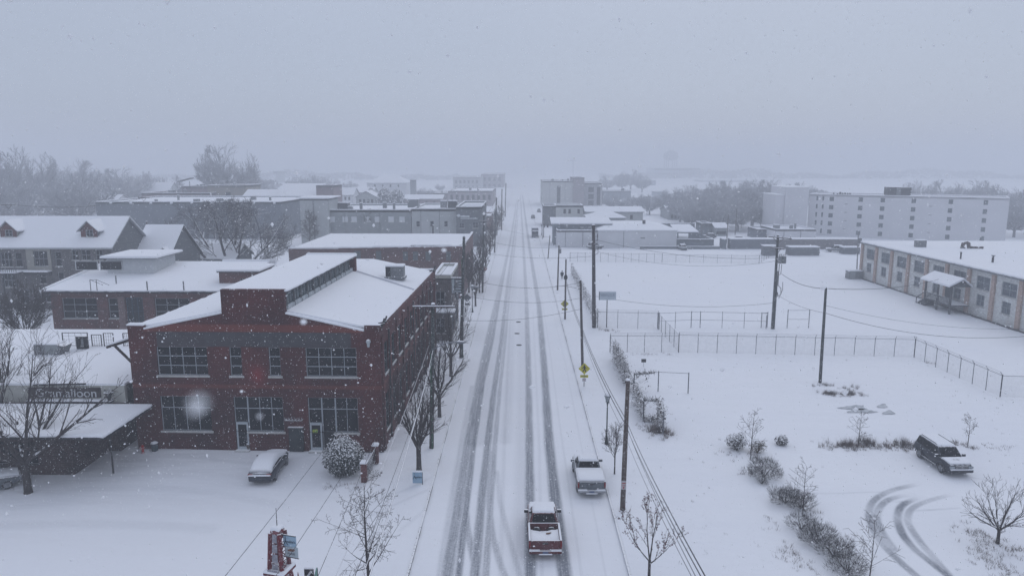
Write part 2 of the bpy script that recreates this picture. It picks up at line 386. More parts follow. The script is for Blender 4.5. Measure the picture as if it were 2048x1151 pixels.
xs = [-2500, -1500, -900, -500, -300, -200, -150] + rng(-120, -12, 1.5) + rng(-12, -6.5, .5) + [-6.45, -6.41, -6.36, -6.2] + rng(-6, 6.1, 2) + [6.2, 6.36, 6.41, 6.45] + rng(6.5, 12, .5) + rng(12, 120, 1.5) + [150, 200, 300, 500, 900, 1500, 2500]
ys = [-60, -20, 0] + rng(10, 150, 1.4) + rng(150, 300, 6) + [300, 350, 420, 520, 700, 1000, 1500, 2500]
grid_mesh('ground', xs, ys, gz, SNOW)
# wheel ruts: centre lines read off as (distance along the road, offset), width, strength
def path(pts, z=0): return [(P(a, b, z).x, P(a, b, z).y) for a, b in pts]
ruts = [
 (path([(905, 1180), (935, 880), (985, 620), (1018, 450)]), .12, .14), (path([(1085, 1180), (1078, 880), (1066, 620)]), .2, .12), (path([(1168, 1180), (1135, 950), (1120, 850), (1100, 700), (1075, 540)]), .15, .13), (path([(1218, 1180), (1165, 900), (1130, 720), (1090, 560)]), .12, .1), (path([(1000, 1180), (1008, 900), (1020, 640), (1032, 480)]), .25, .14),
 (path([(1062, 1180), (1060, 1000), (1059, 880), (1057, 740), (1053, 600), (1047, 494), (1043, 430), (1041, 390)]), .55, .8),
 (path([(1134, 1180), (1110, 990), (1098, 880), (1089, 740), (1078, 610), (1059, 494), (1050, 430), (1045, 390)]), .66, 1.0),
 (path([(888, 1180), (918, 1000), (936, 880), (958, 760), (984, 640), (1008, 540), (1021, 480), (1031, 420)]), .62, .72),
 (path([(913, 1180), (930, 1030), (948, 880), (966, 760), (984, 680), (998, 600), (1014, 515), (1026, 450), (1033, 400)]), .38, .85),
 (path([(947, 1180), (962, 1010), (976, 880), (988, 780), (1003, 680), (1016, 560), (1027, 480), (1033, 430), (1036, 400)]), .5, .8),
 (path([(969, 1180), (980, 1020), (990, 880), (999, 780), (1010, 680), (1021, 560), (1031, 480), (1036, 430)]), .36, .6),
 (path([(962, 1180), (946, 1110), (934, 1050), (931, 990), (938, 930)]), .36, .6),
 (path([(1022, 1180), (1003, 1130), (985, 1070), (978, 1010), (978, 960), (984, 900)]), .36, .5),
 (path([(1052, 1180), (1032, 1120), (1015, 1060), (1000, 1000), (994, 940)]), .3, .25),
 (path([(1042, 1180), (1046, 1000), (1046, 880), (1044, 700), (1041, 560)]), 1.0, .16),
 (path([(878, 1180), (905, 1000), (925, 880), (945, 770)]), .5, .3),
 (path([(1010, 880), (1018, 760), (1024, 640), (1030, 520)]), .9, .18),
 (path([(955, 880), (975, 740), (1003, 600)]), 1.6, .22),
]
def slush_fn(curves, fade=0):
    def fn(X, Y):
        S = np.zeros_like(X)
        for pts, wd, st in curves:
            D = np.full(X.shape, 1e9)
            for (x0, y0), (x1, y1) in zip(pts[:-1], pts[1:]):
                dx, dy = x1 - x0, y1 - y0; L2 = dx * dx + dy * dy + 1e-9
                t = np.clip(((X - x0) * dx + (Y - y0) * dy) / L2, 0, 1); D = np.minimum(D, np.hypot(X - x0 - t * dx, Y - y0 - t * dy))
            if fade: st = st * np.clip(np.hypot(X - pts[0][0], Y - pts[0][1]) / fade, 0, 1) * np.clip(.85 + .25 * np.sin(X * .9 + Y * 1.3), .6, 1)
            wob = 1 + .07 * np.sin(Y * .7 + wd * 9)
            k = np.clip(1 - (D - wd * .3 * wob) / (wd * .55), 0, 1); S = np.maximum(S, st * k * k * (3 - 2 * k)) if np.max(st) > .25 else np.clip(S + st * k, 0, 1)
        return S * np.clip(1.25 - Y / 160, .45, 1)
    return fn
def smooth_path(pts, n=6):
    o = []
    for i in range(len(pts) - 1):
        p0, p1, p2, p3 = pts[max(i - 1, 0)], pts[i], pts[i + 1], pts[min(i + 2, len(pts) - 1)]
        for k in range(n):
            t = k / n; o.append(tuple(.5 * (2 * p1[q] + (p2[q] - p0[q]) * t + (2 * p0[q] - 5 * p1[q] + 4 * p2[q] - p3[q]) * t * t + (3 * p1[q] - p0[q] - 3 * p2[q] + p3[q]) * t ** 3) for q in (0, 1)))
    return o + [pts[-1]]
grid_mesh('road', rng(-6.34, 6.35, .0705), rng(18, 60, .25) + rng(60, 120, .6) + rng(120, 300, 2) + rng(300, 1800, 12), lambda X, Y: X * 0 - .112 + .012 * np.sin(X * 2.1 + Y * .11), SLUSH, slush_fn(ruts))
lot = [([(1836, 967), (1780, 981), (1748, 1000), (1738, 1022), (1740, 1041), (1751, 1067), (1773, 1095), (1802, 1124), (1833, 1151), (1870, 1185)], .42, .75),
       ([(1824, 988), (1780, 997), (1758, 1016), (1754, 1038), (1764, 1064), (1789, 1098)], .42, .7),
       ([(1840, 992), (1808, 1007), (1797, 1022), (1796, 1041), (1805, 1067), (1827, 1095), (1859, 1121), (1897, 1151), (1945, 1190)], .42, .95),
       ([(1903, 988), (1852, 1002), (1824, 1016), (1815, 1035), (1821, 1054), (1843, 1086), (1868, 1114), (1897, 1148)], .38, .6),
       ([(1795, 1022), (1860, 1019), (1919, 1015)], .16, .28), ([(1755, 1003), (1820, 1002)], .14, .25), ([(1750, 1006), (1741, 1030)], .4, .25), ([(1756, 1012), (1755, 1036)], .4, .35),
       ([(1560, 981), (1600, 984), (1660, 986), (1720, 984), (1765, 983)], .14, .2), ([(1850, 925), (1900, 945), (1990, 962)], .2, .14)]
lot = [(smooth_path(path(p)), a, b) for p, a, b in lot]
grid_mesh('parking_lot', rng(17, 45.9, .11), rng(29, 57.9, .11), lambda X, Y: X * 0 + .006, SLUSH, slush_fn(lot, 2.0))
# left forecourt: faint drifted-over tracks
fl = [([(420, 1060), (300, 1050), (150, 1048), (0, 1050)], .9, .10), ([(560, 1010), (420, 985), (250, 975), (100, 985)], .8, .08), ([(700, 1020), (820, 975), (860, 955), (882, 945)], .25, .13), ([(720, 1040), (830, 990), (880, 968)], .25, .13),
      ([(640, 905), (500, 925), (330, 905)], .5, .10), ([(800, 1060), (860, 1010), (886, 985)], .25, .1)]
fl = [(smooth_path(path(p)), a, b) for p, a, b in fl]
fo = grid_mesh('forecourt', rng(-40, -6.42, .18), rng(30, 54.4, .18), lambda X, Y: gz(X, Y) + .006, SLUSH, slush_fn(fl))
KERB = mat('wet_kerb_stone', (.05, .052, .058), (.55, .57, .60), .35, streak=(1, 1, 1), snow=.93, mix=(.44, .56))
for sx in (-1, 1):
    k = MB()
    a, b = (6.27, 6.40); 
    for y in rng(20, 600, 4): k.box(min(sx * a, sx * b), max(sx * a, sx * b), y, y + 3.99, -.115, .012 + .004 * sin(y))
    structure(k.build('kerb', KERB))
# frozen puddles in the snowy field
ICE = mat('grey_ice', (.24, .27, .30), (.5, .53, .57), 2.2, rough=.5)
for cx, cyy, rx, ry in ((1708, 816, 27, 4.5), (1722, 823, 28, 4), (1765, 813, 10, 4), (1778, 826, 12, 4)):
    pts = []
    for k in range(26):
        a = 2 * pi * k / 26; r = 1 + .22 * sin(3 * a + cx) + .15 * random.uniform(-1, 1); q = P(cx + rx * r * cos(a), cyy + ry * r * sin(a)); pts.append((q.x, q.y, .085))
    structure(MB().add(pts, [tuple(range(26))]).build('frozen_puddle', ICE))
# manhole covers
MH = mat('wet_iron', (.035, .037, .04), (.09, .095, .1), 8)
for k, (a, b) in enumerate(((1037, 642), (1034, 665), (1038, 688))):
    q = P(a, b); mb = MB(); mb.disc((0, 0, 0), (0, 0, 1), .36, .02, 20)
    o = mb.build('manhole_cover', MH); o.location = (q.x, q.y, -.096)
    tag(o, ('dark round manhole cover in the road, farthest of the three', 'dark round manhole cover, middle of the three in the road', 'dark round manhole cover in the road, nearest of the three')[k], 'manhole cover', 'manhole covers along the middle of the road')
# air
hz = MB().box(-2600, 2600, -70, 2600, -1.5, 62).build('haze', bpy.data.materials.new('haze'))
hm = hz.data.materials[0]; hm.use_nodes = True; N, L = hm.node_tree.nodes, hm.node_tree.links; N.remove(N['Principled BSDF'])
pv = N.new('ShaderNodeVolumePrincipled'); pv.inputs['Color'].default_value = (.88, .91, .965, 1); pv.inputs['Density'].default_value = HAZE_DENSITY = .0018; pv.inputs['Anisotropy'].default_value = 0
L.new(pv.outputs[0], N['Material Output'].inputs['Volume']); hz['kind'] = 'stuff'
# falling snow
r_ = np.random.default_rng(3)
n = 105000; yy = 17 * r_.random(n) ** (1 / 3); xx = (r_.random(n) * 2 - 1) * (.86 * yy + 1); zz = 23 + yy * (-.72 + 1.05 * r_.random(n)); keep = (yy > 1.2) & (zz > .1) & (r_.random(n) < .75)
xx, yy, zz = xx[keep], yy[keep], zz[keep]; n = len(xx)
c = np.stack([xx, yy, zz], -1); s = .0026 + .0052 * r_.random(n) ** 3
c = c.tolist(); s = s.tolist()
n = len(c); c = np.array(c); s = np.array(s)
oc = np.array([(1, 0, 0), (-1, 0, 0), (0, 1, 0), (0, -1, 0), (0, 0, 1), (0, 0, -1)], float)
ang = r_.random((n, 1)) * 3; st = .6 + .8 * r_.random((n, 1, 3))
v = c[:, None, :] + oc[None] * s[:, None, None] * st
fc = np.array([(0, 2, 4), (2, 1, 4), (1, 3, 4), (3, 0, 4), (2, 0, 5), (1, 2, 5), (3, 1, 5), (0, 3, 5)])
f = (np.arange(n)[:, None, None] * 6 + fc[None]).reshape(-1, 3)
me = bpy.data.meshes.new('falling_snow'); me.vertices.add(n * 6); me.vertices.foreach_set('co', v.ravel().astype(np.float32))
me.loops.add(f.size); me.loops.foreach_set('vertex_index', f.ravel().astype(np.int32)); me.polygons.add(len(f)); me.polygons.foreach_set('loop_start', np.arange(0, f.size, 3, dtype=np.int32)); me.polygons.foreach_set('loop_total', np.full(len(f), 3, dtype=np.int32)); me.update(calc_edges=True)
near = MB()
for px, py, d, sz in ((397, 806, .055, .0006), (390, 820, .07, .0005), (519, 832, .16, .0005), (607, 643, .3, .0014), (483, 782, .6, .0014), (888, 500, .4, .0014), (1253, 446, .2, .0006), (262, 762, .6, .0015)):
    q = Vector((0, 0, CAMH)) + ray(px, py) * d; near.ball(q, sz, 0, 8, (1, 1, .8))
FL = mat('snowflake', (.97, .97, .98), rough=.9, spec=0); b = FL.node_tree.nodes['Principled BSDF']
tl = FL.node_tree.nodes.new('ShaderNodeBsdfTranslucent'); tl.inputs[0].default_value = (.95, .96, .98, 1); ms = FL.node_tree.nodes.new('ShaderNodeMixShader'); ms.inputs[0].default_value = .6
FL.node_tree.links.new(b.outputs[0], ms.inputs[1]); FL.node_tree.links.new(tl.outputs[0], ms.inputs[2]); FL.node_tree.links.new(ms.outputs[0], FL.node_tree.nodes['Material Output'].inputs[0])
me.materials.append(FL); bm = bmesh.new(); bm.from_mesh(me); t2 = bpy.data.meshes.new('t'); t2.from_pydata(near.v, [], near.f); bm.from_mesh(t2); bm.to_mesh(me); bm.free(); bpy.data.meshes.remove(t2)
o = bpy.data.objects.new('falling_snow', me); COL.objects.link(o)
tag(o, 'snowflakes falling through the air over the whole street', 'falling snow', kind='stuff')
# ------------------------------------------------------------------ the red brick building by the street
MX, MY = -31.2, 55.22
main = thing('brick_building', 'two storey dark red brick building with long glazed roof monitor and snowy roof', 'building', (MX, MY, 0), radians(-1.2))
W, D = 20.2, 32.0
def LX(px, py): return Q(px, py, 55.0).x - MX
def LZ(px, py): return Q(px, py, 55.0).z
up1 = (LX(312, 720), LX(414, 720), 6.3, 8.66); up2 = (LX(612, 720), LX(714, 720), 6.3, 8.66)
n1 = (LX(459, 720), LX(483, 720), 6.3, 8.66); n2 = (LX(538, 720), LX(561, 720), 6.3, 8.66)
g1 = (LX(320, 825), LX(421, 825), 1.62, 4.55); g2 = (LX(468, 825), LX(567, 825), 1.62, 4.55); g3 = (LX(617, 825), LX(717, 825), 1.62, 4.55)
d1 = (g2[0], g2[0] + 1.1, .02, 1.62); d2 = (g3[0], g3[0] + 1.1, .02, 1.62); e3 = (g3[0] + 1.1, g3[0] + 2.2, .02, 1.62)
mw = MB(); ops = [up1, up2, n1, n2, g1, g2, g3, d1, d2, e3]
p0, u, nn, Lw = DIRS['front'](W, D)
mw.wall(p0, u, nn, W, 9.9, ops, .2)
prof = [(0, 9.9), (0, 10.35), (1.25, 10.35), (1.25, 10.02), (7.7, 11.35), (7.7, 13.3), (12.75, 13.3), (12.75, 11.35), (19.0, 9.98), (19.0, 10.5), (20.2, 10.5), (20.2, 9.9)]
mw.prism([(a, .001, b) for a, b in prof], (0, .45, 0))
so = []
for k in range(10):
    y = 1.5 + k * 3.02
    if k % 1 == 0: so.append((y, y + 1.55, 6.1, 8.7, 2, 3)); so.append((y, y + 1.55, 1.3, 4.4, 2, 3))
mw.wall(*DIRS['right'](W, D)[:3], D, 9.95, [o[:4] for o in so], .2)
for o in so: window(main, *DIRS['right'](W, D)[:3], o, o[4], o[5], depth=.2, fm=mat('dull_frame', (.09, .11, .12)))
mw.wall(*DIRS['left'](W, D)[:3], D, 9.95); mw.wall(*DIRS['back'](W, D)[:3], W, 9.95)
mw.box(W - .3, W + .06, .46, D, 9.95, 10.12); mw.box(0, W, D - .3, D + .001, 9.95, 10.25)
for k in range(11): y = .35 + k * 3.02; mw.box(W + .001, W + .13, y, y + .55, 0, 9.5)
mainbrick = mat('main_building_brick', (.085, .014, .013), (.034, .008, .010), .35, brick=.42, streak=(.8, 1, .5), dust=.06)
# belt courses and the painted-over sign band are paint on the brick: zones of the facade's own material
t = mainbrick.node_tree; N, L = t.nodes, t.links; b = N['Principled BSDF']; lk = b.inputs['Base Color'].links[0].from_socket
tcn = N.new('ShaderNodeTexCoord'); sx = N.new('ShaderNodeSeparateXYZ'); L.new(tcn.outputs['Object'], sx.inputs[0])
nzn = N.new('ShaderNodeTexNoise'); nzn.inputs['Scale'].default_value = 1.3; nzn.inputs['Detail'].default_value = 6; L.new(tcn.outputs['Object'], nzn.inputs['Vector'])
def band(sock, lo, hi, soft):
    a = N.new('ShaderNodeMapRange'); L.new(sock, a.inputs[0]); a.inputs[1].default_value = lo - soft; a.inputs[2].default_value = lo + soft
    c = N.new('ShaderNodeMapRange'); L.new(sock, c.inputs[0]); c.inputs[1].default_value = hi - soft; c.inputs[2].default_value = hi + soft; c.inputs[3].default_value = 1; c.inputs[4].default_value = 0
    m = N.new('ShaderNodeMath'); m.operation = 'MULTIPLY'; L.new(a.outputs[0], m.inputs[0]); L.new(c.outputs[0], m.inputs[1]); return m.outputs[0]
def mul_(a, c):
    m = N.new('ShaderNodeMath'); m.operation = 'MULTIPLY'; L.new(a, m.inputs[0])
    if isinstance(c, float): m.inputs[1].default_value = c
    else: L.new(c, m.inputs[1])
    return m.outputs[0]
def over_(base, f, col):
    m = N.new('ShaderNodeMix'); m.data_type = 'RGBA'; L.new(f, m.inputs[0]); L.new(base, m.inputs[6])
    if isinstance(col, tuple): m.inputs[7].default_value = (*col, 1)
    else: L.new(col, m.inputs[7])
    return m.outputs[2]
front = band(sx.outputs[1], -1, .02, .01)
c1 = over_(lk, mul_(mul_(band(sx.outputs[2], 9.9, 10.5, .06), band(sx.outputs[0], 1.3, 18.9, .1)), .6), (.19, .045, .03))
c1 = over_(c1, mul_(band(sx.outputs[2], 5.25, 5.55, .05), .45), (.18, .05, .035))
gc = N.new('ShaderNodeMix'); gc.data_type = 'RGBA'; L.new(nzn.outputs[0], gc.inputs[0]); gc.inputs[6].default_value = (.022, .026, .03, 1); gc.inputs[7].default_value = (.08, .09, .1, 1)
c1 = over_(c1, mul_(mul_(mul_(band(sx.outputs[2], 8.68, 9.88, .03), band(sx.outputs[0], 2.3, 17.9, .05)), front), .85), gc.outputs[2])
c1 = over_(c1, mul_(mul_(mul_(band(sx.outputs[2], 5.7, 7.0, .45), band(sx.outputs[0], LX(503, 740), LX(526, 740), .4)), front), .6), (.26, .02, .022))
L.new(c1, b.inputs['Base Color'])
mw.build('wall', mainbrick, main)
F_ = DIRS['front'](W, D)[:3]
window(main, *F_, up1, 4, 3, depth=.2, bar=.055); window(main, *F_, up2, 4, 3, depth=.2, bar=.055)
window(main, *F_, n1, 1, 3, depth=.2, bar=.055); window(main, *F_, n2, 1, 3, depth=.2, bar=.055)
window(main, *F_, g1, 4, 2, depth=.2, rowz=[3.55], bar=.055)
window(main, *F_, (g2[0] + 1.1, g2[1], g2[2], g2[3]), 3, 2, depth=.2, rowz=[3.55], bar=.055); window(main, *F_, (g2[0], g2[0] + 1.1, 2.35, 4.55), 1, 2, depth=.2, rowz=[3.55], sill=False, bar=.055, name='transom_window')
window(main, *F_, (g3[0] + 2.2, g3[1], g3[2], g3[3]), 2, 2, depth=.2, rowz=[3.55], bar=.055); window(main, *F_, (g3[0], g3[0] + 1.1, 2.35, 4.55), 1, 2, depth=.2, rowz=[3.55], sill=False, bar=.055, name='transom_window')
window(main, *F_, (g3[0] + 1.1, g3[0] + 2.2, .02, 4.55), 1, 3, depth=.2, rowz=[3.55, 1.6], sill=False, bar=.055, name='sidelight_window')
for q in (g2[0], g3[0]):
    dm = MB(); a, c = q + .06, q + 1.04
    for x0, x1, z0, z1 in ((a, a + .13, .03, 2.35), (c - .13, c, .03, 2.35), (a, c, 2.2, 2.35), (a, c, .03, .3)): dm.box(x0, x1, .06 + (.004 if z1 - z0 > 1 else 0), .12, z0, z1)
    dr = dm.build('door', mat('pale_door_frame', (.40, .44, .47), rough=.5), main); MB().box(a + .12, c - .12, .125, .15, .25, 2.25).build('pane', GLASS, dr)
    MB().tube([(c - .2, .03, .95), (c - .2, .03, 1.3)], .018, 6).build('handle', GREYM, dr)
    if q == g3[0]:
        st = MB(); st.box(a + .2, a + .62, .05, .055, 1.55, 1.85); s1 = st.build('sticker', mat('yellow_green_sticker', (.45, .42, .03), (.05, .25, .06), 6), dr)
    MB().box(q - .05, q + 1.15, -.35, .1, .0, .07).build('doorstep', SNOWC, main)
# roof planes with settled snow
rf = MB()
def slope(x0, z0, x1, z1, y0, y1, t=.16):
    rf.add([(x0, y0, z0), (x1, y0, z1), (x1, y1, z1), (x0, y1, z0), (x0, y0, z0 + t), (x1, y0, z1 + t), (x1, y1, z1 + t), (x0, y1, z0 + t)], [(0, 3, 2, 1), (4, 5, 6, 7), (0, 1, 5, 4), (1, 2, 6, 5), (2, 3, 7, 6), (3, 0, 4, 7)])
slope(.0, 9.9, 7.7, 11.42, .46, D - .3); slope(12.75, 11.42, 19.95, 9.96, .46, D - .3)
slope(1.3, 10.03, 7.68, 11.37, .02, .46, .12); slope(12.78, 11.37, 18.95, 10.0, .02, .46, .12)
slope(7.7, 11.42, 12.75, 11.43, 22.3, D - .3)
snow_lip(rf, (1.3, .05, 10.14), (7.68, .05, 11.47), .09); snow_lip(rf, (12.78, .05, 11.47), (18.95, .05, 10.1), .09); snow_lip(rf, (19.95, .5, 10.1), (19.95, D - .4, 10.12), .1); snow_lip(rf, (-.02, .5, 10.0), (-.02, D - .4, 10.0), .12); rf.slab(-.05, 1.3, -.05, .5, 10.36, .16); rf.slab(18.95, 20.25, -.02, .5, 10.51, .06); rf.slab(0, W, D - .33, D + .03, 10.26, .15)
rf.slab(12, 12.6, D - 1.9, D - 1.2, 11.4, .3)
rf.build('roof', SNOWR, main)
sm = MB(); y = 21.5                                     # flat grey strip painting the shadow line across the roof snow
sm.add([(13, 22.2, 11.56), (19.9, 22.0 - 3.2, 10.13), (19.9, 22.0 - 4.0, 10.13), (13, 21.6, 11.56)], [(0, 1, 2, 3)]); sm.build('roof_shadow_strip', mat('roof_shadow_grey', (.42, .44, .50)), main)
# monitor
mo = MB(); mo.box(7.75, 12.7, .46, 22.3, 11.2, 11.95, 0); mo.box(7.75, 8.0, .46, 22.3, 11.9, 13.0, 0); mo.box(7.75, 12.7, 22.0, 22.3, 11.9, 13.0, 0); mo.box(12.3, 12.95, 21.6, 22.32, 10.9, 13.0, 1)
mo.box(7.6, 12.9, .46, 22.4, 13.0, 13.14, 2)
for k in range(12): yy_ = .5 + k * 1.77; mo.box(12.5, 12.72, yy_, yy_ + .3, 11.9, 13.0, 2)
clr = mo.build('clerestory', [mat('white_clerestory_panel', (.45, .48, .5), (.3, .33, .35), 2, dust=.2), mainbrick, DARKM], main)
rs = MB(); rs.add([(7.5, .1, 13.15), (12.95, .1, 13.15), (12.95, 22.5, 13.15), (7.5, 22.5, 13.15), (7.55, .1, 13.27), (12.85, .1, 13.27), (12.85, 22.4, 13.3), (7.55, 22.4, 13.3)], [(0, 1, 5, 4), (1, 2, 6, 5), (2, 3, 7, 6), (3, 0, 4, 7), (4, 5, 6, 7)]); rs.slab(7.5, 12.95, 22.1, 22.5, 13.28, .18); snow_lip(rs, (12.9, .2, 13.22), (12.9, 22.4, 13.24), .1); snow_lip(rs, (7.5, .15, 13.22), (12.9, .15, 13.22), .09); rs.build('roof', SNOWR, clr)
for k in range(11):
    y0 = .83 + k * 1.77; wn = MB()
    for a, c in ((y0, y0 + .06), (y0 + .68, y0 + .74), (y0 + 1.36, y0 + 1.42)): wn.box(12.66, 12.7, a, c, 11.97, 12.98)
    for z in (11.97, 12.6, 12.93): wn.box(12.66, 12.704, y0, y0 + 1.42, z, z + .05)
    wn.box(12.6, 12.64, y0, y0 + 1.42, 11.97, 12.98, 1); wn.box(12.705, 12.73, y0, y0 + .06, 11.4, 11.93, 2)
    wn.build('window', [mat('dull_frame'), GLASSG, DARKM], clr)
# things fixed to the walls and roof
def gutter(y, z, side=1):
    g = MB(); g.tube([(W + .14, y, z), (W + .14, y, .3)], .07, 6); return g.build('downspout', DARKM, main)
gutter(2.9, 9.6); gutter(15.0, 9.6); gutter(27.2, 9.6)
for y in (1.0, 1.9, D - 1.4, D - .8):
    g = MB(); g.bar((W - .5, y, 10.25), (W + .2, y + .1, 10.4), .12); g.bar((W - .1, y, 10.0), (W + .1, y + .5, 10.75), .1); g.build('roof_bracket', DARKM, main)
lm = MB(); lm.lathe([(.05, .3), (.16, .22), (.2, .1), (.12, -.05), (.1, -.3), (.03, -.35)], 10, (W - .85, -.28, 9.15)); lm.bar((W - .85, 0, 9.35), (W - .85, -.3, 9.4), .05); lm.build('wall_lamp', mat('pale_lamp_metal', (.4, .44, .46), snow=.6), main)
rk = MB(); x0, x1 = LX(574, 845), LX(607, 845)
for z in (2.72,): rk.bar((x0, -.35, z), (x1, -.35, z), .05)
for k in range(6): x = x0 + (x1 - x0) * k / 5; rk.bar((x, 0, 2.75), (x, -.36, 2.72), .035); rk.bar((x, -.36, 2.72), (x, -.38, 2.98), .03)
rk.build('wall_rack', mat('snowy_rack', (.35, .36, .38), snow=.4), main)
eb = MB(); eb.box(LX(580, 870), LX(608, 870), -.22, -.003, .05, 2.02); eb.box(LX(580, 870) - .05, LX(608, 870) + .05, -.32, -.003, 2.03, 2.1); eb.build('utility_cabinet', mat('dark_cabinet', (.02, .025, .03), (.035, .045, .05), 2, snow=.8), main)
# rooftop air handler
ac = thing('rooftop_unit', 'grey air conditioning unit standing on the snowy roof of the red brick building', 'air conditioner', (P(791, 552, 10.95).x, P(791, 552, 10.95).y, 10.85))
bx = MB().box(-.95, .95, -.7, .7, .12, 1.25).build('casing', GREYM, ac); bevel(bx, .03); MB().box(-.92, -.42, -.72, -.705, .2, 1.2).build('grille', DARKM, ac); MB().slab(-1, 1, -.75, .75, 1.25, .16).build('snow_cap', SNOWR, ac); MB().box(-1.1, 1.1, -.8, .8, -.15, .12).build('base', GREYM, ac)
# small things along the front
for k, (px, py, lb) in enumerate(((450, 892, 'snow-topped barrel planter at the wall beside the first ground floor door'), (499, 897, 'snow-topped barrel planter just right of the first ground floor door'))):
    q = P(px, py); t_ = thing('barrel_planter', lb, 'planter', (q.x, q.y - .05, 0), 0, 'barrel planters at the brick front')
    MB().lathe([(.17, 0), (.22, .12), (.235, .25), (.22, .38), (.18, .5)], 14).build('barrel', mat('barrel_wood', (.12, .09, .075), (.07, .05, .045), 8, streak=(4, 4, .5)), t_, True)
    hp = MB(); hp.lathe([(.232, .1), (.24, .14)], 14); hp.lathe([(.232, .36), (.24, .4)], 14); hp.build('hoop', DARKM, t_); MB().lathe([(.19, .47), (.2, .53), (.12, .6), (.01, .62)], 14).build('snow_cap', SNOWR, t_, True)
q = P(325, 893); t_ = thing('utility_box', 'pale metal utility box against the foot of the brick wall', 'utility box', (q.x, q.y - .1, 0))
bevel(MB().box(-.3, .3, -.18, .18, 0, 1.15).build('casing', mat('pale_box', (.36, .42, .46), (.3, .35, .38), 3, snow=.7), t_), .03); MB().box(-.24, .24, -.2, -.185, .1, 1.05).build('door', mat('pale_box'), t_); MB().box(.3, .42, -.1, .1, 0, .95).build('conduit', GREYM, t_)
q = P(310, 901); t_ = thing('trash_bin', 'dark round bin with snow on its lid beside the pale utility box', 'bin', (q.x, q.y, 0))
MB().lathe([(.24, 0), (.28, .6), (.29, .62)], 12).build('bin_body', mat('dark_bin', (.05, .07, .08), snow=.7), t_); MB().lathe([(.3, .62), (.3, .68), (.16, .8), (.02, .82)], 12).build('lid', mat('bin_lid', (.04, .05, .06), snow=.5), t_)
q = P(286, 905); t_ = thing('fire_hydrant', 'small red fire hydrant near the left corner of the brick front', 'hydrant', (q.x, q.y, 0))
RED = mat('hydrant_red', (.35, .02, .02), snow=.75); MB().lathe([(.14, 0), (.14, .06), (.1, .08), (.1, .5), (.13, .52), (.13, .56), (.09, .66), (.03, .72)], 12).build('barrel', RED, t_); hy = MB(); hy.tube([(-.2, 0, .42), (.2, 0, .42)], .055, 8); hy.tube([(0, -.18, .4), (0, 0, .4)], .065, 8); hy.build('outlet', RED, t_)
# low gate with brick posts by the pavement
q0, q1 = P(733, 962), P(752, 925)
fg = thing('garden_gate', 'dark railing panel between two snow-capped brick posts by the pavement', 'gate', (q0.x, q0.y, 0))
dv = Vector((q1.x - q0.x, q1.y - q0.y, 0))
for k, c0 in enumerate((Vector((-.15, 0, 0)), dv)):
    mb = MB(); mb.box(c0.x - .2, c0.x + .2, c0.y - .2, c0.y + .2, 0, 1.45); pst = mb.build('brick_post', BRICK, fg); MB().slab(c0.x - .25, c0.x + .25, c0.y - .25, c0.y + .25, 1.451, .2, .1).build('snow_cap', SNOWR, pst)
rl = MB()
for z in (.25, 1.25): rl.bar(Vector((0, 0, z)), dv + Vector((0, 0, z)), .06)
for k in range(1, 12): a = dv * (k / 12); rl.bar(a + Vector((0, 0, .25)), a + Vector((0, 0, 1.3)), .03)
rl.bar(Vector((0, 0, .3)), dv + Vector((0, 0, 1.2)), .03); rl.build('railing', DARKM, fg)
# ------------------------------------------------------------------ left side: low annex with the name board
AX = -32.4
an = thing('roadhouse', 'low building with a long name board and deep snowy canopy left of the brick building', 'building', (-62, 50.2, 0))
aw = MB(); XR = AX + 62                                  # local x of its right end
dk = mat('dark_brown_brick', (.055, .028, .026), (.03, .018, .018), .8, brick=.42, dust=.12)
aw.wall((0, 0, 0), (1, 0, 0), (0, -1, 0), XR - 1.0, 3.66, ((3, 9, .8, 2.6), (12, 18, .8, 2.6), (21, 26, .8, 2.6)), .2)
aw.wall((XR - 1.0, 0, 0), (0, 1, 0), (1, 0, 0), 4.5, 3.66); aw.box(0, XR, 4.6, 24, 0, 3.84)
for o in ((3, 9, .8, 2.6), (12, 18, .8, 2.6), (21, 26, .8, 2.6)): window(an, Vector((0, 0, 0)), Vector((1, 0, 0)), Vector((0, -1, 0)), o, 4, 1, fm=DARKM, depth=.2, sill=False)
aw.build('wall', dk, an)
cn = MB(); CXR = -29.5 + 62; cn.box(-3, CXR, -2.2, 4.55, 3.68, 3.86, 1); cn.slab(-3, CXR - .02, -2.18, 4.55, 3.861, .2, .12, 0); snow_lip(cn, (-3, -2.16, 3.94), (CXR - .05, -2.16, 3.94), .1); snow_lip(cn, (CXR - .06, -2.1, 3.94), (CXR - .06, 4.5, 3.94), .1)
for x in (CXR - 1.15, XR - 8, XR - 17): cn.tube([(x, .35 if x > XR else -1.9, 0), (x, .35 if x > XR else -1.9, 3.7)], .07, 8, 1)
cn.build('canopy', [SNOWR, DARKM], an)
CREAM = mat('cream_paint', (.46, .46, .42), (.38, .38, .35), .7, snow=.8)
sgy = 5.3
pw = MB(); pw.box(0, XR + .35, sgy, sgy + .3, 3.86, 5.3); pw.box(XR + .05, XR + .35, sgy + .3, 10, 3.86, 5.25, 0); pw.build('sign_wall', CREAM, an)
sb = MB(); sb.box(Q(57, 790, 55.4).x + 62, Q(201, 790, 55.4).x + 62, sgy - .12, sgy, 4.32, 5.14); bd = sb.build('name_board', mat('grey_brown_board', (.04, .032, .032), (.065, .056, .055), 2, streak=(.6, 1, 3)), an)
text('Granfalloon', bd, (Q(133, 790, 55.4).x + 62, sgy - .14, 4.68), 1.0, mat('white_letters', (.55, .57, .59)), sx=1.06, ext=.015, name='lettering')
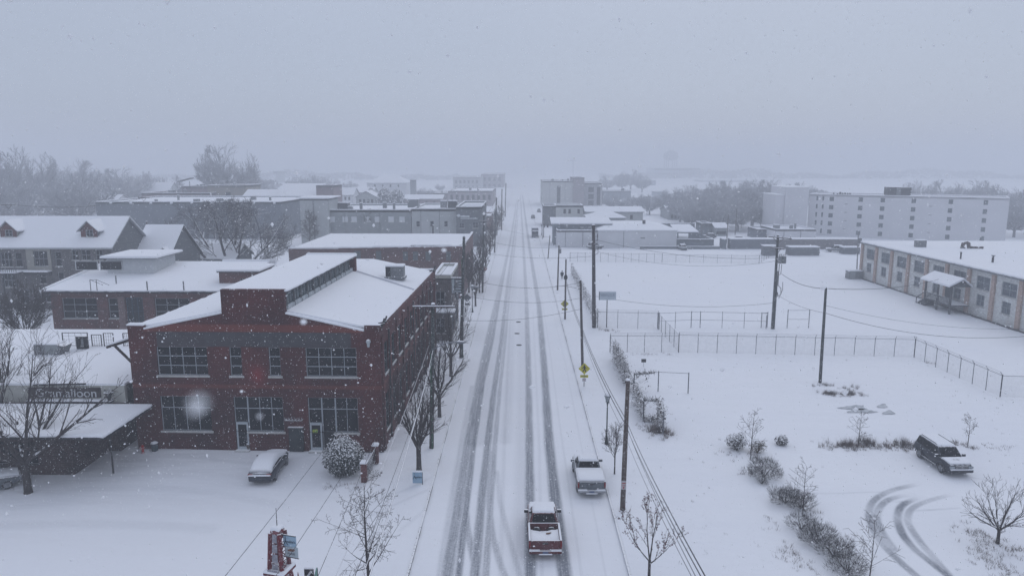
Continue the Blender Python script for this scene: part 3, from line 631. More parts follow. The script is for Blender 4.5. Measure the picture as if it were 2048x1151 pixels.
lg = MB(); lg.box(XR - 7.5, XR - .6, sgy - .5, sgy, 4.0, 4.1, 1); lg.slab(XR - 7.5, XR - .6, sgy - .5, sgy, 4.101, .1, .05, 0); lg.build('ledge', [SNOWR, DARKM], an)
# main snowy roof: a gentle slope up to a ridge, with a cross gable at the back
rf = MB()
def pl(a, b, c, d, t=.18):
    p = [Vector(q) for q in (a, b, c, d)]; n = Vector((0, 0, t)); rf.add(p + [q + n for q in p], [(0, 3, 2, 1), (4, 5, 6, 7), (0, 1, 5, 4), (1, 2, 6, 5), (2, 3, 7, 6), (3, 0, 4, 7)])
pl((0, sgy - .05, 5.31), (XR + .4, sgy - .05, 5.31), (XR + .4, 12.4, 5.5), (0, 12.4, 5.5)); rf.slab(0, XR + .4, 12.4, 24, 5.42, .2)
rf.build('roof', SNOWR, an)
rb = MB(); rb.box(0, XR + .35, 5.65, 24, 3.86, 5.29); rb.build('upper_wall', dk, an)
ur = MB(); ur.slab(10, XR - 9, 17, 24, 5.63, .06); 
x0, x1 = P(85, 700, 5.6).x + 62, P(130, 700, 5.6).x + 62
t_ = thing('duct_unit', 'grey sheet metal duct with snow on it on the annex roof beside the wire railing', 'duct', (P(105, 706, 5.6).x, P(105, 706, 5.6).y, 5.6))
mb = MB(); mb.prism([(-1.3, -.6, 0), (1.1, -.6, 0), (1.5, -.6, .8), (.9, -.6, .95), (-1.3, -.6, .95)], (0, 1.3, 0)); mb.build('casing', GREYM, t_); MB().slab(-1.32, .9, -.6, .7, .955, .14).build('snow_cap', SNOWR, t_); MB().box(-1.2, 1.1, -.63, -.605, .08, .86).build('side_panel', mat('light_duct_metal', (.28, .30, .31), snow=.8), t_)
# vent strip and loose pipe on the roof
for (a, b, c, d, lb) in ((74, 736, 105, 728, 'short dark pipe lying on the annex roof'), (67, 773, 172, 771, 'long dark pipe along the roof edge above the name board')):
    q0, q1 = P(a, b, 5.3), P(c, d, 5.3); q0.z = 5.42 + max(0, (q0.y - 56.5) / 6.4 * .44) * 0 + .02; q1.z = q0.z + .03; mb = MB(); mb.tube([q0, q1], .07, 6); o = mb.build('roof_pipe', mat('dark_pipe', (.03, .032, .036))); tag(o, lb, 'pipe')
# roof terrace railing of wire panels, and a dark patio sign frame
tr = thing('wire_railing', 'black framed wire panels round the snowy roof terrace', 'railing', (P(195, 698, 5.6).x, P(195, 698, 5.6).y, 5.6))
ox, oy = tr.location.x, tr.location.y
for (a, b, h) in ((127, 177, 1.35), (185, 204, 1.15), (209, 228, 1.3), (248, 262, 1.3)):
    base = 692; q0, q1 = P(a, base, 5.6), P(b, base, 5.6); q0 -= Vector((ox, oy, 5.6)); q1 -= Vector((ox, oy, 5.6)); mb = MB(); z = Vector((0, 0, h))
    mb.bar(q0, q0 + z, .07); mb.bar(q1, q1 + z, .07); mb.bar(q0 + z, q1 + z, .07); mb.bar(q0 + Vector((0, 0, .1)), q1 + Vector((0, 0, .1)), .04)
    for k in range(1, 4): mb.bar(q0.lerp(q1, k / 4), q0.lerp(q1, k / 4) + z, .018); mb.bar(q0 + z * k / 4, q1 + z * k / 4, .018)
    mb.build('railing_panel', DARKM, tr)
q = P(166, 697, 5.6); t_ = thing('patio_stove', 'dark square patio stove with an open middle on the snowy roof terrace', 'stove', (q.x, q.y, 5.6))
mb = MB(); mb.box(-.5, -.22, -.2, .2, .1, 1.0); mb.box(.22, .5, -.2, .2, .1, 1.0); mb.box(-.5, .5, -.2, .2, 1.0, 1.25); mb.box(-.5, .5, -.2, .2, 0, .25); bevel(mb.build('body', DARKM, t_), .03); MB().box(-.2, .2, .1, .14, .26, .98).build('back_plate', mat('pale_plate', (.4, .42, .44)), t_)
# timber beam bracket on the flank of the brick building
bb = thing('timber_awning', 'brown timber awning beam with diagonal brace at the brick building\'s left corner', 'awning', (-31.2, 56.4, 0))
mb = MB(); mb.bar((0, 0, 9.05), (-2.3, -.2, 8.35), .5, .18); mb.build('beam', mat('wet_brown_timber', (.045, .03, .027), (.03, .022, .022), 3), bb); MB().prism([(.05, -.32, 9.2), (-2.3, -.5, 8.47), (-2.3, .2, 8.47), (.05, .3, 9.2)], (0, 0, .12)).build('snow_cap', SNOWR, bb)
MB().bar((-1.75, -.1, 8.4), (.0, 0, 6.4), .16).build('brace', mat('wet_brown_timber'), bb)
# urn sconce
q = Q(219, 790, 56.3); t_ = thing('wall_planter', 'dark urn planter hanging on the cream wall right of the name board', 'planter', (Q(219, 790, 55.2).x, 55.1, 4.1))
MB().lathe([(.08, 0), (.1, .15), (.2, .5), (.36, .72), (.38, .78)], 12).build('urn', mat('dark_urn', (.03, .035, .035), snow=.8), t_); mb = MB()
for k in range(60):
    a = random.uniform(0, 2 * pi); r = random.uniform(0, .34); p = Vector((r * cos(a), r * sin(a), .78 + random.uniform(0, .16))); d = Vector((random.uniform(-1, 1), random.uniform(-1, 1), random.uniform(.2, 1))).normalized() * .12; mb.bar(p, p + d, .03, .01)
mb.build('plant', mat('dark_plant', (.03, .04, .03), snow=.5), t_)

# ------------------------------------------------------------------ long brick workshop behind the annex
Y0 = 90.0; wx0, wx1 = -60.4, -37.4
ws = thing('brick_workshop', 'long single storey brick building with wide multi-pane windows and a white roof lantern', 'building', (wx0, Y0, 0))
W2, D2, H2 = wx1 - wx0, 15.5, 6.85
def U(px): return Q(px, 610, Y0).x - wx0
ops = [(U(125), U(194), 3.35, 6.0, 3, 3), (U(217), U(236), 3.35, 6.0, 1, 3), (U(310), U(380), 3.35, 6.0, 3, 3), (U(403), U(440), 3.35, 6.0, 2, 3), (U(252), U(286), .6, 6.1, 3, 3)]
mb = MB(); mb.wall((0, 0, 0), (1, 0, 0), (0, -1, 0), W2, H2, [o[:4] for o in ops], .2)
for o in ops[:4]: window(ws, *DIRS['front'](W2, D2)[:3], o, o[4], o[5], depth=.2, bar=.07)
window(ws, *DIRS['front'](W2, D2)[:3], ops[4], 3, 3, depth=.2, fm=mat('blue_grey_door_frame', (.05, .08, .11)), gm=mat('dim_glass', (.012, .02, .028), rough=.3), bar=.12, sill=False)
for sd in ('right', 'left', 'back'): mb.wall(*DIRS[sd](W2, D2)[:3], DIRS[sd](W2, D2)[3], H2)
for a, c in ((0, U(125)), (U(194), U(217)), (U(286), U(310)), (U(380), U(403))): mb.box(a + .05, c - .05, -.08, -.001, 0, 6.2)
mb.box(U(237), U(250), -.12, -.002, 0, 6.2, 1)
mb.build('wall', [BRICK2, BRICKP], ws)
rf = MB(); rf.add([(-.5, -.5, 6.9), (W2 + .1, -.5, 6.9), (W2 + .1, D2, 8.5), (-.5, D2, 8.5), (-.5, -.5, 7.12), (W2 + .1, -.5, 7.12), (W2 + .1, D2, 8.72), (-.5, D2, 8.72)], [(0, 3, 2, 1), (4, 5, 6, 7), (0, 1, 5, 4), (1, 2, 6, 5), (2, 3, 7, 6), (3, 0, 4, 7)])
snow_lip(rf, (-.9, -.55, 7.06), (W2 + .1, -.55, 7.06), .12); rf.box(-.5, W2 + .1, -.56, -.5, 6.75, 7.0, 1); rf.prism([(-.9, -.7, 6.9), (-.5, -.7, 6.9), (-.5, D2, 8.7), (-.9, D2, 8.7)], (0, 0, .32)); rf.box(U(350), W2 + 1, D2, D2 + .5, 8.3, 8.95, 0)
rf.build('roof', [SNOWR, DARKM], ws)
ln = MB(); lx0, lx1 = U(150), U(249); ly = 8.0
ln.box(lx0, lx1, ly, ly + 6.5, 7.6, 10.2); ln.build('lantern', mat('white_boards', (.55, .57, .58), (.48, .5, .52), 2, snow=.9), ws)
lr = MB(); lr.slab(lx0 - .5, lx1 + .9, ly - .8, ly + 7.2, 10.22, .3); lr.box(lx0 - .45, lx1 + .85, ly - .75, ly + 7.1, 10.1, 10.22, 1); lr.build('lantern_roof', [SNOWR, GREYM], ws)
for a, c in ((152, 197), (201, 246)):
    x0, x1 = (Q(a, 535, Y0 + ly).x - wx0), (Q(c, 535, Y0 + ly).x - wx0); window(ws, Vector((0, ly, 0)), Vector((1, 0, 0)), Vector((0, -1, 0)), (x0, x1, 8.45, 9.75), 1, 1, depth=-.03, fm=mat('white_boards'), sill=False, bar=.1)
for k, (a, b, h) in enumerate(((232, 560, 1.1), (294, 569, .7), (367, 569, .7))): q = P(a, b, 7.9); MB().tube([(q.x - wx0, q.y - Y0, 7.2), (q.x - wx0, q.y - Y0, 8.0 + h * .5)], .08, 6).build('vent_pipe', GREYM, ws)
lad = MB(); x0 = Q(187, 575, Y0).x - wx0
for dx in (0, .8): lad.bar((x0 + dx, -.6, 6.6), (x0 + dx, -.6, 8.5), .06); lad.bar((x0 + dx, -.6, 8.5), (x0 + dx + .9, .6, 7.6), .05)
lad.bar((x0, -.6, 8.45), (x0 + .8, -.6, 8.5), .05); lad.build('roof_ladder', DARKM, ws)
# brick stair tower and its low companion
tw = thing('brick_stair_tower', 'squat brown brick tower with a flat snowy top behind the roof monitor', 'tower', (-39.7, 93, 0))
walls(tw, 5.2, 5.5, 8.9, BRICK2, {'front': [(2.7, 3.4, 6.9, 8.1, 1, 2)]}, z0=0); mb = MB(); mb.slab(-.25, 5.45, -.25, 6, 9.06, .25); mb.box(-.2, 5.4, -.2, 5.9, 8.9, 9.06, 1); mb.build('roof', [SNOWR, DARKM], tw)
q = P(520, 566, 7); cn_ = thing('brick_chimney_block', 'small snow-capped brick block with a metal vent behind the stair tower', 'chimney', (-35.8, 100, 0))
mb = MB(); mb.prism([(0, 0, 0), (2.6, 0, 0), (2.6, 0, 8.3), (0, 0, 7.2)], (0, 1.6, 0)); mb.build('stack', BRICK2, cn_); MB().prism([(-.1, -.1, 7.25), (2.7, -.1, 8.4), (2.7, -.1, 8.65), (-.1, -.1, 7.5)], (0, 1.8, 0)).build('snow_cap', SNOWR, cn_); MB().box(2.7, 3.3, 0, .6, 7.6, 9.2).build('vent', GREYM, cn_)

# ------------------------------------------------------------------ houses at the far left
SID = mat('grey_siding', (.13, .14, .15), (.1, .11, .12), 1, streak=(.2, .2, 6), dust=.15); SIDC = mat('cream_siding', (.30, .29, .26), (.25, .245, .22), 1, streak=(.2, .2, 6), dust=.1); STONE = mat('mixed_stone', (.12, .11, .105), (.07, .065, .065), 2.2, brick=.6, dust=.15)
hx = -86.8; HY = 112
rh = thing('row_house', 'long house with a snowy gable roof, brick dormers and stone and cream front', 'house', (-96, HY, 0))
Wd, Dp, Hh = Q(222, 497, HY).x + 96, 11.0, 10.1
v = lambda px: Q(px, 520, HY).x + 96
ops = [(v(2), v(24), 6.9, 9.2, 3, 2), (v(31), v(44), 6.9, 9.2, 1, 2), (v(69), v(96), 7.0, 9.4, 3, 2), (v(111), v(123), 7.0, 9.3, 1, 2), (v(145), v(158), 8.0, 9.6, 2, 2), (v(164), v(182), 8.0, 9.6, 2, 2), (v(193), v(206), 8.0, 9.6, 2, 2), (v(73), v(93), 1.2, 3.6, 2, 2), (v(75), v(88), 4.2, 6.2, 1, 2), (v(3), v(26), 3.6, 5.8, 3, 2), (v(30), v(50), 1, 3.2, 2, 2), (v(113), v(124), 3.8, 6.0, 1, 2)]
walls(rh, Wd, Dp, Hh, STONE, {'front': ops}, sides=('front', 'left', 'back'), depth=.15)
mb = MB(); mb.wall((Wd, 0, 0), (0, 1, 0), (1, 0, 0), Dp, Hh); mb.add([(Wd + .002, 0, Hh), (Wd + .002, Dp, Hh), (Wd + .002, Dp / 2, Hh + 4.15)], [(0, 1, 2)]); mb.build('gable_wall', SID, rh)
for a, c, z0, z1 in ((v(54), v(102), 6.3, 9.9), (v(-20), v(28), 3.2, 6.4), (v(56), v(104), 1, 3.9)): pass
mb = MB(); 
for a, c, z0, z1 in ((v(54), v(68.5), 6.3, 9.9), (v(96.5), v(103), 6.3, 9.9), (v(68.5), v(96.5), 6.3, 6.95), (v(68.5), v(96.5), 9.45, 9.9)): mb.box(a, c, -.12, -.002, z0, z1)
mb.build('cream_bay', SIDC, rh)
pr = MB(); pr.box(v(0), v(54), -3.0, -.01, 6.15, 6.3, 1); pr.slab(v(0), v(54), -3.0, -.01, 6.3, .12); pr.box(v(54), v(103), -1.2, -.13, 5.75, 6.2, 1); pr.slab(v(54), v(103), -1.2, -.13, 6.2, .2)
for a in (1, 27, 53): pr.tube([(v(a), -2.8, 0), (v(a), -2.8, 6.2)], .13, 6, 1)
pr.box(v(0), v(54), -2.95, -2.88, 6.9, 7.05, 1)
for k in range(14): pr.box(v(0) + k * .34, v(0) + k * .34 + .05, -2.95, -2.9, 6.4, 6.95, 1)
pr.build('porch', [SNOWR, mat('dark_timber', (.035, .037, .04), snow=.8)], rh)
gable(rh, Wd, Dp, Hh, 4.15, 'x', .45, None, fascia=mat('white_fascia', (.4, .42, .44)))
def dormer(root, x, wdt, y0, zb, zt, rh_, wm):
    mb = MB(); dp = (zt + rh_ - zb) / (4.15 / (Dp / 2)); mb.wall((x, y0, 0), (1, 0, 0), (0, -1, 0), wdt, zt, ((wdt * .3, wdt * .75, zb + .4, zt - .1),), .1, 0, zb)
    mb.add([(x, y0, zt), (x + wdt, y0, zt), (x + wdt / 2, y0, zt + rh_)], [(0, 1, 2)]); 
    for xx in (x, x + wdt): mb.add([(xx, y0, zb), (xx, y0, zt), (xx, y0 + (zt - zb) * 1.33, zt)], [(0, 1, 2)], 1)
    d = mb.build('dormer', [wm, SIDC if x < 15 else SID], root)
    window(d, Vector((x, y0, 0)), Vector((1, 0, 0)), Vector((0, -1, 0)), (wdt * .3, wdt * .75, zb + .4, zt - .1), 2, 2, depth=.1, bar=.1)
    r = MB(); o = .45
    for s in (-1, 1):
        xa = x + wdt / 2; xb = x + wdt / 2 + s * (wdt / 2 + o); zb2 = zt - rh_ * o / (wdt / 2)
        yb = y0 + (zt + rh_ - zb) * 1.33; yc = y0 + (zb2 - zb) * 1.33; q = [Vector((xa, y0 - o, zt + rh_)), Vector((xb, y0 - o, zb2)), Vector((xb, yc, zb2)), Vector((xa, yb, zt + rh_))]
        n = Vector((0, 0, .1)); r.add(q + [p + n for p in q], [(0, 1, 5, 4), (1, 2, 6, 5), (0, 1, 2, 3)], 1); r.add([p + n * 1.05 for p in q] + [p + n * 2.4 for p in q], [(4, 5, 6, 7), (0, 1, 5, 4), (1, 2, 6, 5), (2, 3, 7, 6)], 0)
    r.build('roof', [SNOWR, mat('white_fascia')], d)
dk_ = (HY + 1.4)
for px, wm in ((163, BRICK2), (2, BRICK2)):
    x = Q(px, 480, dk_).x + 96; dormer(rh, x, Q(px + 33, 480, dk_).x + 96 - x, 1.4, 11.16, 12.75, 1.25, wm)
# second, lower gabled house with a grey gable end facing right of it
h2 = thing('gabled_house', 'lower gabled house with a big plain grey gable wall and snowy roof', 'house', (Q(262, 500, 118).x, 118, 0), 0)
gx = Q(352, 465, 122).x - Q(262, 500, 118).x
mb = MB(); mb.wall((0, 0, 0), (1, 0, 0), (0, -1, 0), gx, 7.0); mb.wall((gx, 0, 0), (0, 1, 0), (1, 0, 0), 12.5, 7.0); mb.add([(gx, 0, 7.0), (gx, 12.5, 7.0), (gx, 6.25, 12.3)], [(0, 1, 2)]); mb.wall((0, 12.5, 0), (1, 0, 0), (0, 1, 0), gx, 7.0)
mb.build('wall', SID, h2); gable(h2, gx, 12.5, 7.0, 5.3, 'x', .4, None, fascia=mat('dark_fascia', (.05, .055, .06)))
dm = MB(); dm.add([(3.8, .8, 7.7), (6.2, .8, 7.7), (5.0, .8, 9.0)], [(0, 1, 2)], 1); 
for s in (-1, 1): dm.add([(5.0, .6, 9.1), (5 + s * 1.6, .6, 7.6), (5 + s * 1.6, 1.0, 7.75), (5.0, 3.4, 9.1), (5.0, .6, 9.3), (5 + s * 1.6, .6, 7.8), (5 + s * 1.6, 1.0, 7.9), (5.0, 3.4, 9.25)], [(4, 5, 6, 7), (0, 1, 5, 4)], 0)
dm.build('dormer', [SNOWR, SID], h2)
# small roofs below the big tree
for k, (px, py, Y, wd, dp, hh, rr, lb) in enumerate(((400, 500, 136, 13, 9, 5.0, 2.2, 'grey cottage with a low snowy roof behind the grey gable wall'), (437, 528, 122, 10, 7, 3.2, 2.0, 'little gabled shed roof under the big snowy tree'))):
    q = Q(px, py, Y); t_ = thing('cottage', lb, 'house', (q.x - wd / 2, Y, 0)); walls(t_, wd, dp, hh, SID, {'front': [(2, 3.4, 1, 2.4, 2, 2), (6, 7.4, 1, 2.4, 2, 2)]}); gable(t_, wd, dp, hh, rr, 'x' if k == 0 else 'x', .4, SID)
q = P(438, 540); t_ = thing('log_pile_cover', 'snow-covered low lean-to beside the workshop roof', 'shed', (-52, 108, 0)); walls(t_, 12, 4, 3.2, SID, {'front': [(4, 5.5, .1, 2.2, 1, 1)]}); flatroof(t_, 12, 4, 3.5, .1, .2, SID)

# ------------------------------------------------------------------ brick row with stepped parapet
gy = 122.0; rx0, rx1 = Q(577, 500, gy).x, Q(926, 500, gy).x; WW = rx1 - rx0
br = thing('brick_row_building', 'long reddish brick building with a stepped snowy parapet and small blocked windows', 'building', (rx0, gy, 0))
vv = lambda px: Q(px, 520, gy).x - rx0
st = [(0, vv(678), 8.65), (vv(678), vv(747), 8.9), (vv(747), vv(822), 9.05), (vv(822), vv(902), 9.25), (vv(902), WW, 9.1)]
mb = MB(); ops = [(vv(a), vv(b), 6.6, z) for a, b, z in ((708, 722, 8.3), (752, 763, 8.3), (806, 816, 8.2), (826, 836, 8.2), (851, 862, 8.2), (892, 902, 8.2))]
mb.wall((0, 0, 0), (1, 0, 0), (0, -1, 0), WW, 8.6, ops, .15); mb.wall((WW, 0, 0), (0, 1, 0), (1, 0, 0), 27, 8.6); mb.wall((0, 27, 0), (0, -1, 0), (-1, 0, 0), 27, 8.6)
for a, c, z in st: mb.box(a, c, .001, .35, 8.6, z)
mb.box(WW - .35, WW - .001, .36, 27, 8.6, 9.0)
mb.build('wall', mat('faded_red_brick', (.12, .055, .05), (.09, .045, .045), .5, brick=.42, dust=.25), br)
for o in ops: window(br, Vector((0, 0, 0)), Vector((1, 0, 0)), Vector((0, -1, 0)), o, simple=True, depth=.12, gm=mat('grey_blocked_pane', (.10, .12, .13), (.14, .16, .17), 3))
rf = MB(); rf.slab(.2, WW - .3, .36, 27, 8.2, .5); snow_lip(rf, (0, .0, 8.75), (WW, .0, 9.2), .14)
for a, c, z in st: rf.slab(a, c, -.05, .4, z + .001, .12, .04)
rf.slab(WW - .4, WW + .05, .4, 27, 9.0, .12, .04); rf.build('roof', SNOWR, br)
# shop on the pavement next to the brick building
sy = 92.0; sx0 = Q(866, 555, sy).x
sh = thing('corner_shop', 'brown brick shop with a snowy flat roof and pale side just past the brick building', 'shop', (sx0, sy, 0))
sw_ = Q(906, 555, sy).x - sx0 - .3
walls(sh, sw_, 11, 8.3, mat('brown_stone', (.11, .085, .075), (.06, .05, .05), 1.5, brick=.5, dust=.2), {'front': [(.3, 1.5, 4.4, 6.6, 2, 2), (.3, 1.4, 1, 3, 2, 2)], 'right': [(1, 2.6, 4.6, 6.6, 2, 2), (5, 6.6, 4.6, 6.6, 2, 2), (1, 4, .6, 3, 3, 1), (6, 9, .6, 3, 3, 1)]})
flatroof(sh, sw_, 11, 8.75, .3, .3, CREAM)
cv = MB(); cv.box(-.2, sw_ + .6, -2.2, -.01, 4.1, 4.22, 1); cv.slab(-.2, sw_ + .6, -2.2, -.01, 4.22, .18); cv.build('canopy', [SNOWR, GREYM], sh)
bs = thing('blade_sign', 'dark vertical blade sign hanging from the corner of the brown shop', 'sign', (sx0 + sw_ + .1, sy - .2, 6.3))
MB().box(0, 1.5, -.08, .08, 0, 2.1).build('panel', DARKM, bs); m_ = MB()
for z in (.25, .6, .95, 1.3, 1.65): m_.box(.5, 1.35, -.1, -.082, z, z + .2)
m_.build('stripe', mat('pale_sign_stripe', (.35, .4, .43)), bs); MB().box(.05, .4, -.1, -.082, .1, 2.0).build('side_strip', mat('pale_sign_stripe'), bs)
MB().slab(0, 1.5, -.12, .12, 2.1, .12, .03).build('snow_cap', SNOWR, bs)
# ------------------------------------------------------------------ middle distance, left of the street
GREYW = mat('grey_render', (.26, .28, .285), (.21, .23, .24), .5, dust=.2); LGREYW = mat('light_grey_render', (.40, .42, .42), (.35, .37, .37), .5, dust=.2)
def blk(name, label, cat, px0, px1, pytop, Y, dp, wm, ops=None, par=.4, base=0.0, group=None, snow=.2, roof=True, H=None, **kw):
    a, b = Q(px0, pytop, Y), Q(px1, pytop, Y); H = H or max(a.z, 1.5); t = thing(name, label, cat, (a.x, Y, 0), 0, group); W_ = b.x - a.x
    cv = {}
    for sd, L_ in (ops or {}).items():
        if sd == 'front': cv[sd] = [(Q(o[0], pytop, Y).x - a.x, Q(o[1], pytop, Y).x - a.x, Q(o[0], o[3], Y).z, Q(o[0], o[2], Y).z) + tuple(o[4:]) for o in L_]
        else: cv[sd] = L_
    walls(t, W_, dp, H, wm, cv, **kw)
    if roof: flatroof(t, W_, dp, H + .05, par, .3, wm, snow=snow)
    if roof and W_ > 11 and not kw.get('bare') and Y < 480:
        R_ = random.Random(int(px0 * 7 + pytop))
        for k in range(int(W_ / 9) + 1):
            x = R_.uniform(1, W_ - 3); y = R_.uniform(2, dp * .6); s = R_.uniform(.5, 1.6); h = R_.uniform(.5, 1.5); m = MB(); m.box(x, x + s, y, y + s, H - par, H + h, 0); m.slab(x - .03, x + s + .03, y - .03, y + s + .03, H + h, .15, .05, 1); m.build('roof_vent', [GREYM, SNOWR], t)
        m = MB(); m.tube([(W_ * R_.uniform(.1, .9), -.08, 0)] * 1 + [(W_ * .35, -.08, 0)][:0] + [], .05) if False else m.box(W_ * .62, W_ * .62 + .12, -.12, -.001, .2, H - .3); m.box(W_ * .2, W_ * .2 + .1, -.1, -.001, .2, H - .4); m.build('downspout', GREYM, t)
    t['_w'] = W_; return t, W_, H
# long dark warehouse
t, W_, H_ = blk('dark_warehouse', 'long windowless dark grey warehouse wall behind the big tree', 'warehouse', 191, 562, 404, 222, 40, mat('dark_grey_render', (.085, .10, .125), (.12, .14, .165), .35, dust=.2), par=.25)
mb = MB()
for px in (222, 262, 302, 343, 384, 425, 467, 508, 549): x = Q(px, 405, 222).x - t.location.x; mb.slab(x - .35, x + .35, -.3, .05, H_ - .5, .75, .05)
mb.build('buttress_cap', SNOWR, t)
# grey hall with square tower
GY = 205
t, W_, H_ = blk('grey_hall', 'wide grey rendered hall with square pale windows and a snowy roof', 'hall', 655, 822, 420, GY, 30, GREYW, {'front': [(a, a + 11, 433, 444, 1, 1) for a in (658, 684, 702, 730, 749, 776, 798)]}, fm=mat('white_panel', (.62, .64, .66)), gm=mat('white_panel', (.62, .64, .66)), sill=True, depth=.1)
LT, W3, H3 = blk('pale_square_tower', 'plain pale grey square stair tower at the left end of the grey hall', 'tower', 599, 656, 398, GY - 1.5, 11, LGREYW, {}, par=.1)
mb = MB(); mb.box(W3 * .45, W3 * .5, -.05, -.001, 0, H3 - .5); mb.build('joint', GREYM, LT); MB().slab(-.8, W3 + .8, -1.0, 11.6, H3 + .25, .3).build('eaves_snow', SNOWR, LT)
t, W_, H_ = blk('light_grey_wing', 'light grey wing with three small dark windows right of the grey hall', 'building', 823, 912, 418, GY - .8, 28, LGREYW, {'front': [(832, 839, 442, 453, 1, 2), (860, 867, 442, 453, 1, 2), (888, 895, 442, 453, 1, 2)]}, depth=.12)
MB().box(Q(841, 440, GY).x - t.location.x, Q(859, 440, GY).x - t.location.x, -.1, -.001, 0, Q(841, 441, GY).z).build('pale_panel', mat('pale_panel', (.42, .43, .44)), t)
t, W_, H_ = blk('dark_grey_shop', 'dark grey corner building with a white wall sign at the end of the grey wing', 'shop', 912, 963, 414, GY - 3, 30, mat('charcoal_render', (.085, .095, .105), (.06, .07, .08), .8, dust=.3), {'front': [(918, 928, 446, 456, 2, 2), (945, 956, 444, 456, 2, 2), (918, 930, 470, 484, 2, 2)]}, depth=.12)
sg = MB(); x = lambda p: Q(p, 430, GY - 3).x - t.location.x; z = lambda p: Q(930, p, GY - 3).z
sg.disc((x(917.5), -.1, z(431)), (0, 1, 0), .45, .1, 10); sg.box(x(921), x(939), -.1, -.02, z(434), z(431)); sg.box(x(921), x(955), -.1, -.02, z(437.5), z(435.8)); sg.build('wall_sign', mat('white_sign', (.55, .58, .6)), t)
MB().slab(x(930) - 1, x(966), 8, 9, H_ - .1, .5).build('roof_drift', SNOWR, t)
for k, (px, py, wd, hh, lb) in enumerate(((680, 412, 31, 9, 'dark wide roof unit nearest the pale square tower'), (722, 413, 5, 9, 'slim roof vent left on the grey hall roof'), (788, 413, 4.5, 9, 'slim roof vent in the middle of the grey hall roof'), (826, 414, 21, 12, 'grey boxy roof unit between hall and light grey wing'), (887, 415, 12, 9, 'pale roof unit on the light grey wing'), (905, 416, 17, 9, 'dark roof unit at the right end of the light grey wing'))):
    Y = GY + 9; q = Q(px, py + hh / 2 + 2, Y); s = Q(px + wd, py, Y).x - Q(px, py, Y).x; z0 = 9.6 if k < 3 else 10.2; h = max(1.2, hh * s / wd)
    u_ = thing('roof_unit', lb, 'roof unit', (q.x - s / 2, Y, z0), 0, 'units on the grey hall roof'); MB().box(0, s, 0, min(s, 3), 0, h + .6).build('casing', (DARKM if k in (0, 5) else GREYM), u_); MB().slab(-.05, s + .05, -.05, min(s, 3) + .05, h + .6, .2).build('snow_cap', SNOWR, u_)
fb = thing('brick_yard_wall', 'low brown brick yard wall with snow on top in front of the grey hall', 'wall', (Q(640, 475, 192).x, 192, 0)); s = Q(822, 475, 192).x - Q(640, 475, 192).x
MB().box(0, s, 0, .4, 0, 3.0).build('wall', mat('dull_brown_brick', (.12, .085, .08), (.09, .07, .07), .6, dust=.25), fb); MB().slab(-.05, s + .05, -.05, .45, 3, .2).build('snow_cap', SNOWR, fb)
# beyond: church-like hall, houses, blocks
PB = mat('far_brick', (.20, .14, .145), (.17, .13, .14), .4, dust=.35); TAN = mat('tan_brick', (.26, .23, .18), (.22, .2, .17), .4, dust=.2); WHT = mat('white_wall', (.62, .63, .65), (.56, .57, .59), .3, dust=.1)  # far brick paled, haze fade mixed into its colour
def house(label, px0, px1, pyeave, pyridge, Y, dp, wm, axis='x', cat='house', hip=0, ops=None, name='snowy_house'):
    a, b = Q(px0, pyeave, Y), Q(px1, pyeave, Y); W_ = b.x - a.x; H = max(a.z, 2.5); rz = Q(px0, pyridge, Y + (dp / 2 if axis == 'x' else 0)).z - H; rz = min(max(rz, 1.2), (dp if axis == 'x' else W_) * .8)
    t = thing(name, label, cat, (a.x, Y, 0)); f = ops if ops is not None else [(W_ * k / 5 - .5, W_ * k / 5 + .5, max(H - 2.6, .6), H - 1.0) for k in (1, 2, 3, 4)]
    walls(t, W_, dp, H, wm, {'front': f}, simple=True, depth=.1); gable(t, W_, dp, H, rz, axis, .5, wm, hip=hip); return t
house('large gabled hall with a broad snowy roof and scalloped eaves beyond the dark warehouse', 556, 632, 394, 368, 285, 26, PB, name='gabled_hall', cat='hall')
t, W_, H_ = blk('brick_cube_block', 'square dark brick block at the right end of the broad snowy roof', 'building', 632, 666, 371, 283, 14, PB)
house('small white house with a steep snowy roof farthest left behind the bare trees', 172, 232, 402, 390, 330, 12, WHT)
house('white house with a hipped snowy roof just above the warehouse at left', 196, 243, 391, 374, 400, 14, WHT, hip=5)
house('pale house with a twin gabled snowy roof above the dark warehouse', 272, 334, 388, 365, 380, 16, LGREYW)
house('low snowy roofed house between the trees far left', 60, 120, 409, 398, 360, 14, LGREYW)
house('hip roofed pale villa behind the dark evergreens', 734, 812, 366, 350, 470, 26, WHT, hip=9)
house('low white house right of the square brick block', 667, 706, 390, 376, 380, 14, WHT)
house('small house with a front facing snowy gable before the evergreens', 712, 752, 394, 383, 330, 12, LGREYW, axis='y')
house('low house with a wide snowy roof left of the evergreen clump', 700, 745, 385, 375, 400, 14, LGREYW)
t, W_, H_ = blk('brick_factory', 'long low brown brick block seen over the warehouse roof', 'building', 283, 420, 386, 292, 24, PB)
t, W_, H_ = blk('brick_upper_block', 'dark brick upper storey with a roof canopy beyond the warehouse', 'building', 362, 415, 373, 306, 16, PB); 
cp = MB(); x0 = Q(351, 372, 300).x - t.location.x; 
for dx in (0, 4.2): cp.tube([(x0 + dx, -2, 0), (x0 + dx, -2, Q(351, 362, 304).z)], .12, 5, 1)
zt = Q(351, 362, 304).z; cp.prism([(x0 - .6, -3, zt - .4), (x0 + 5, -3, zt + 1.1), (x0 + 5, -3, zt + 1.4), (x0 - .6, -3, zt - .1)], (0, 4, 0)); cp.build('canopy', [DARKM, DARKM], t)
t, W_, H_ = blk('tan_block', 'flat roofed tan brick block beyond the big bare tree', 'building', 415, 490, 371, 298, 18, TAN, {'front': [(450, 460, 384, 394, 1, 1)]}, depth=.1, simple=True)
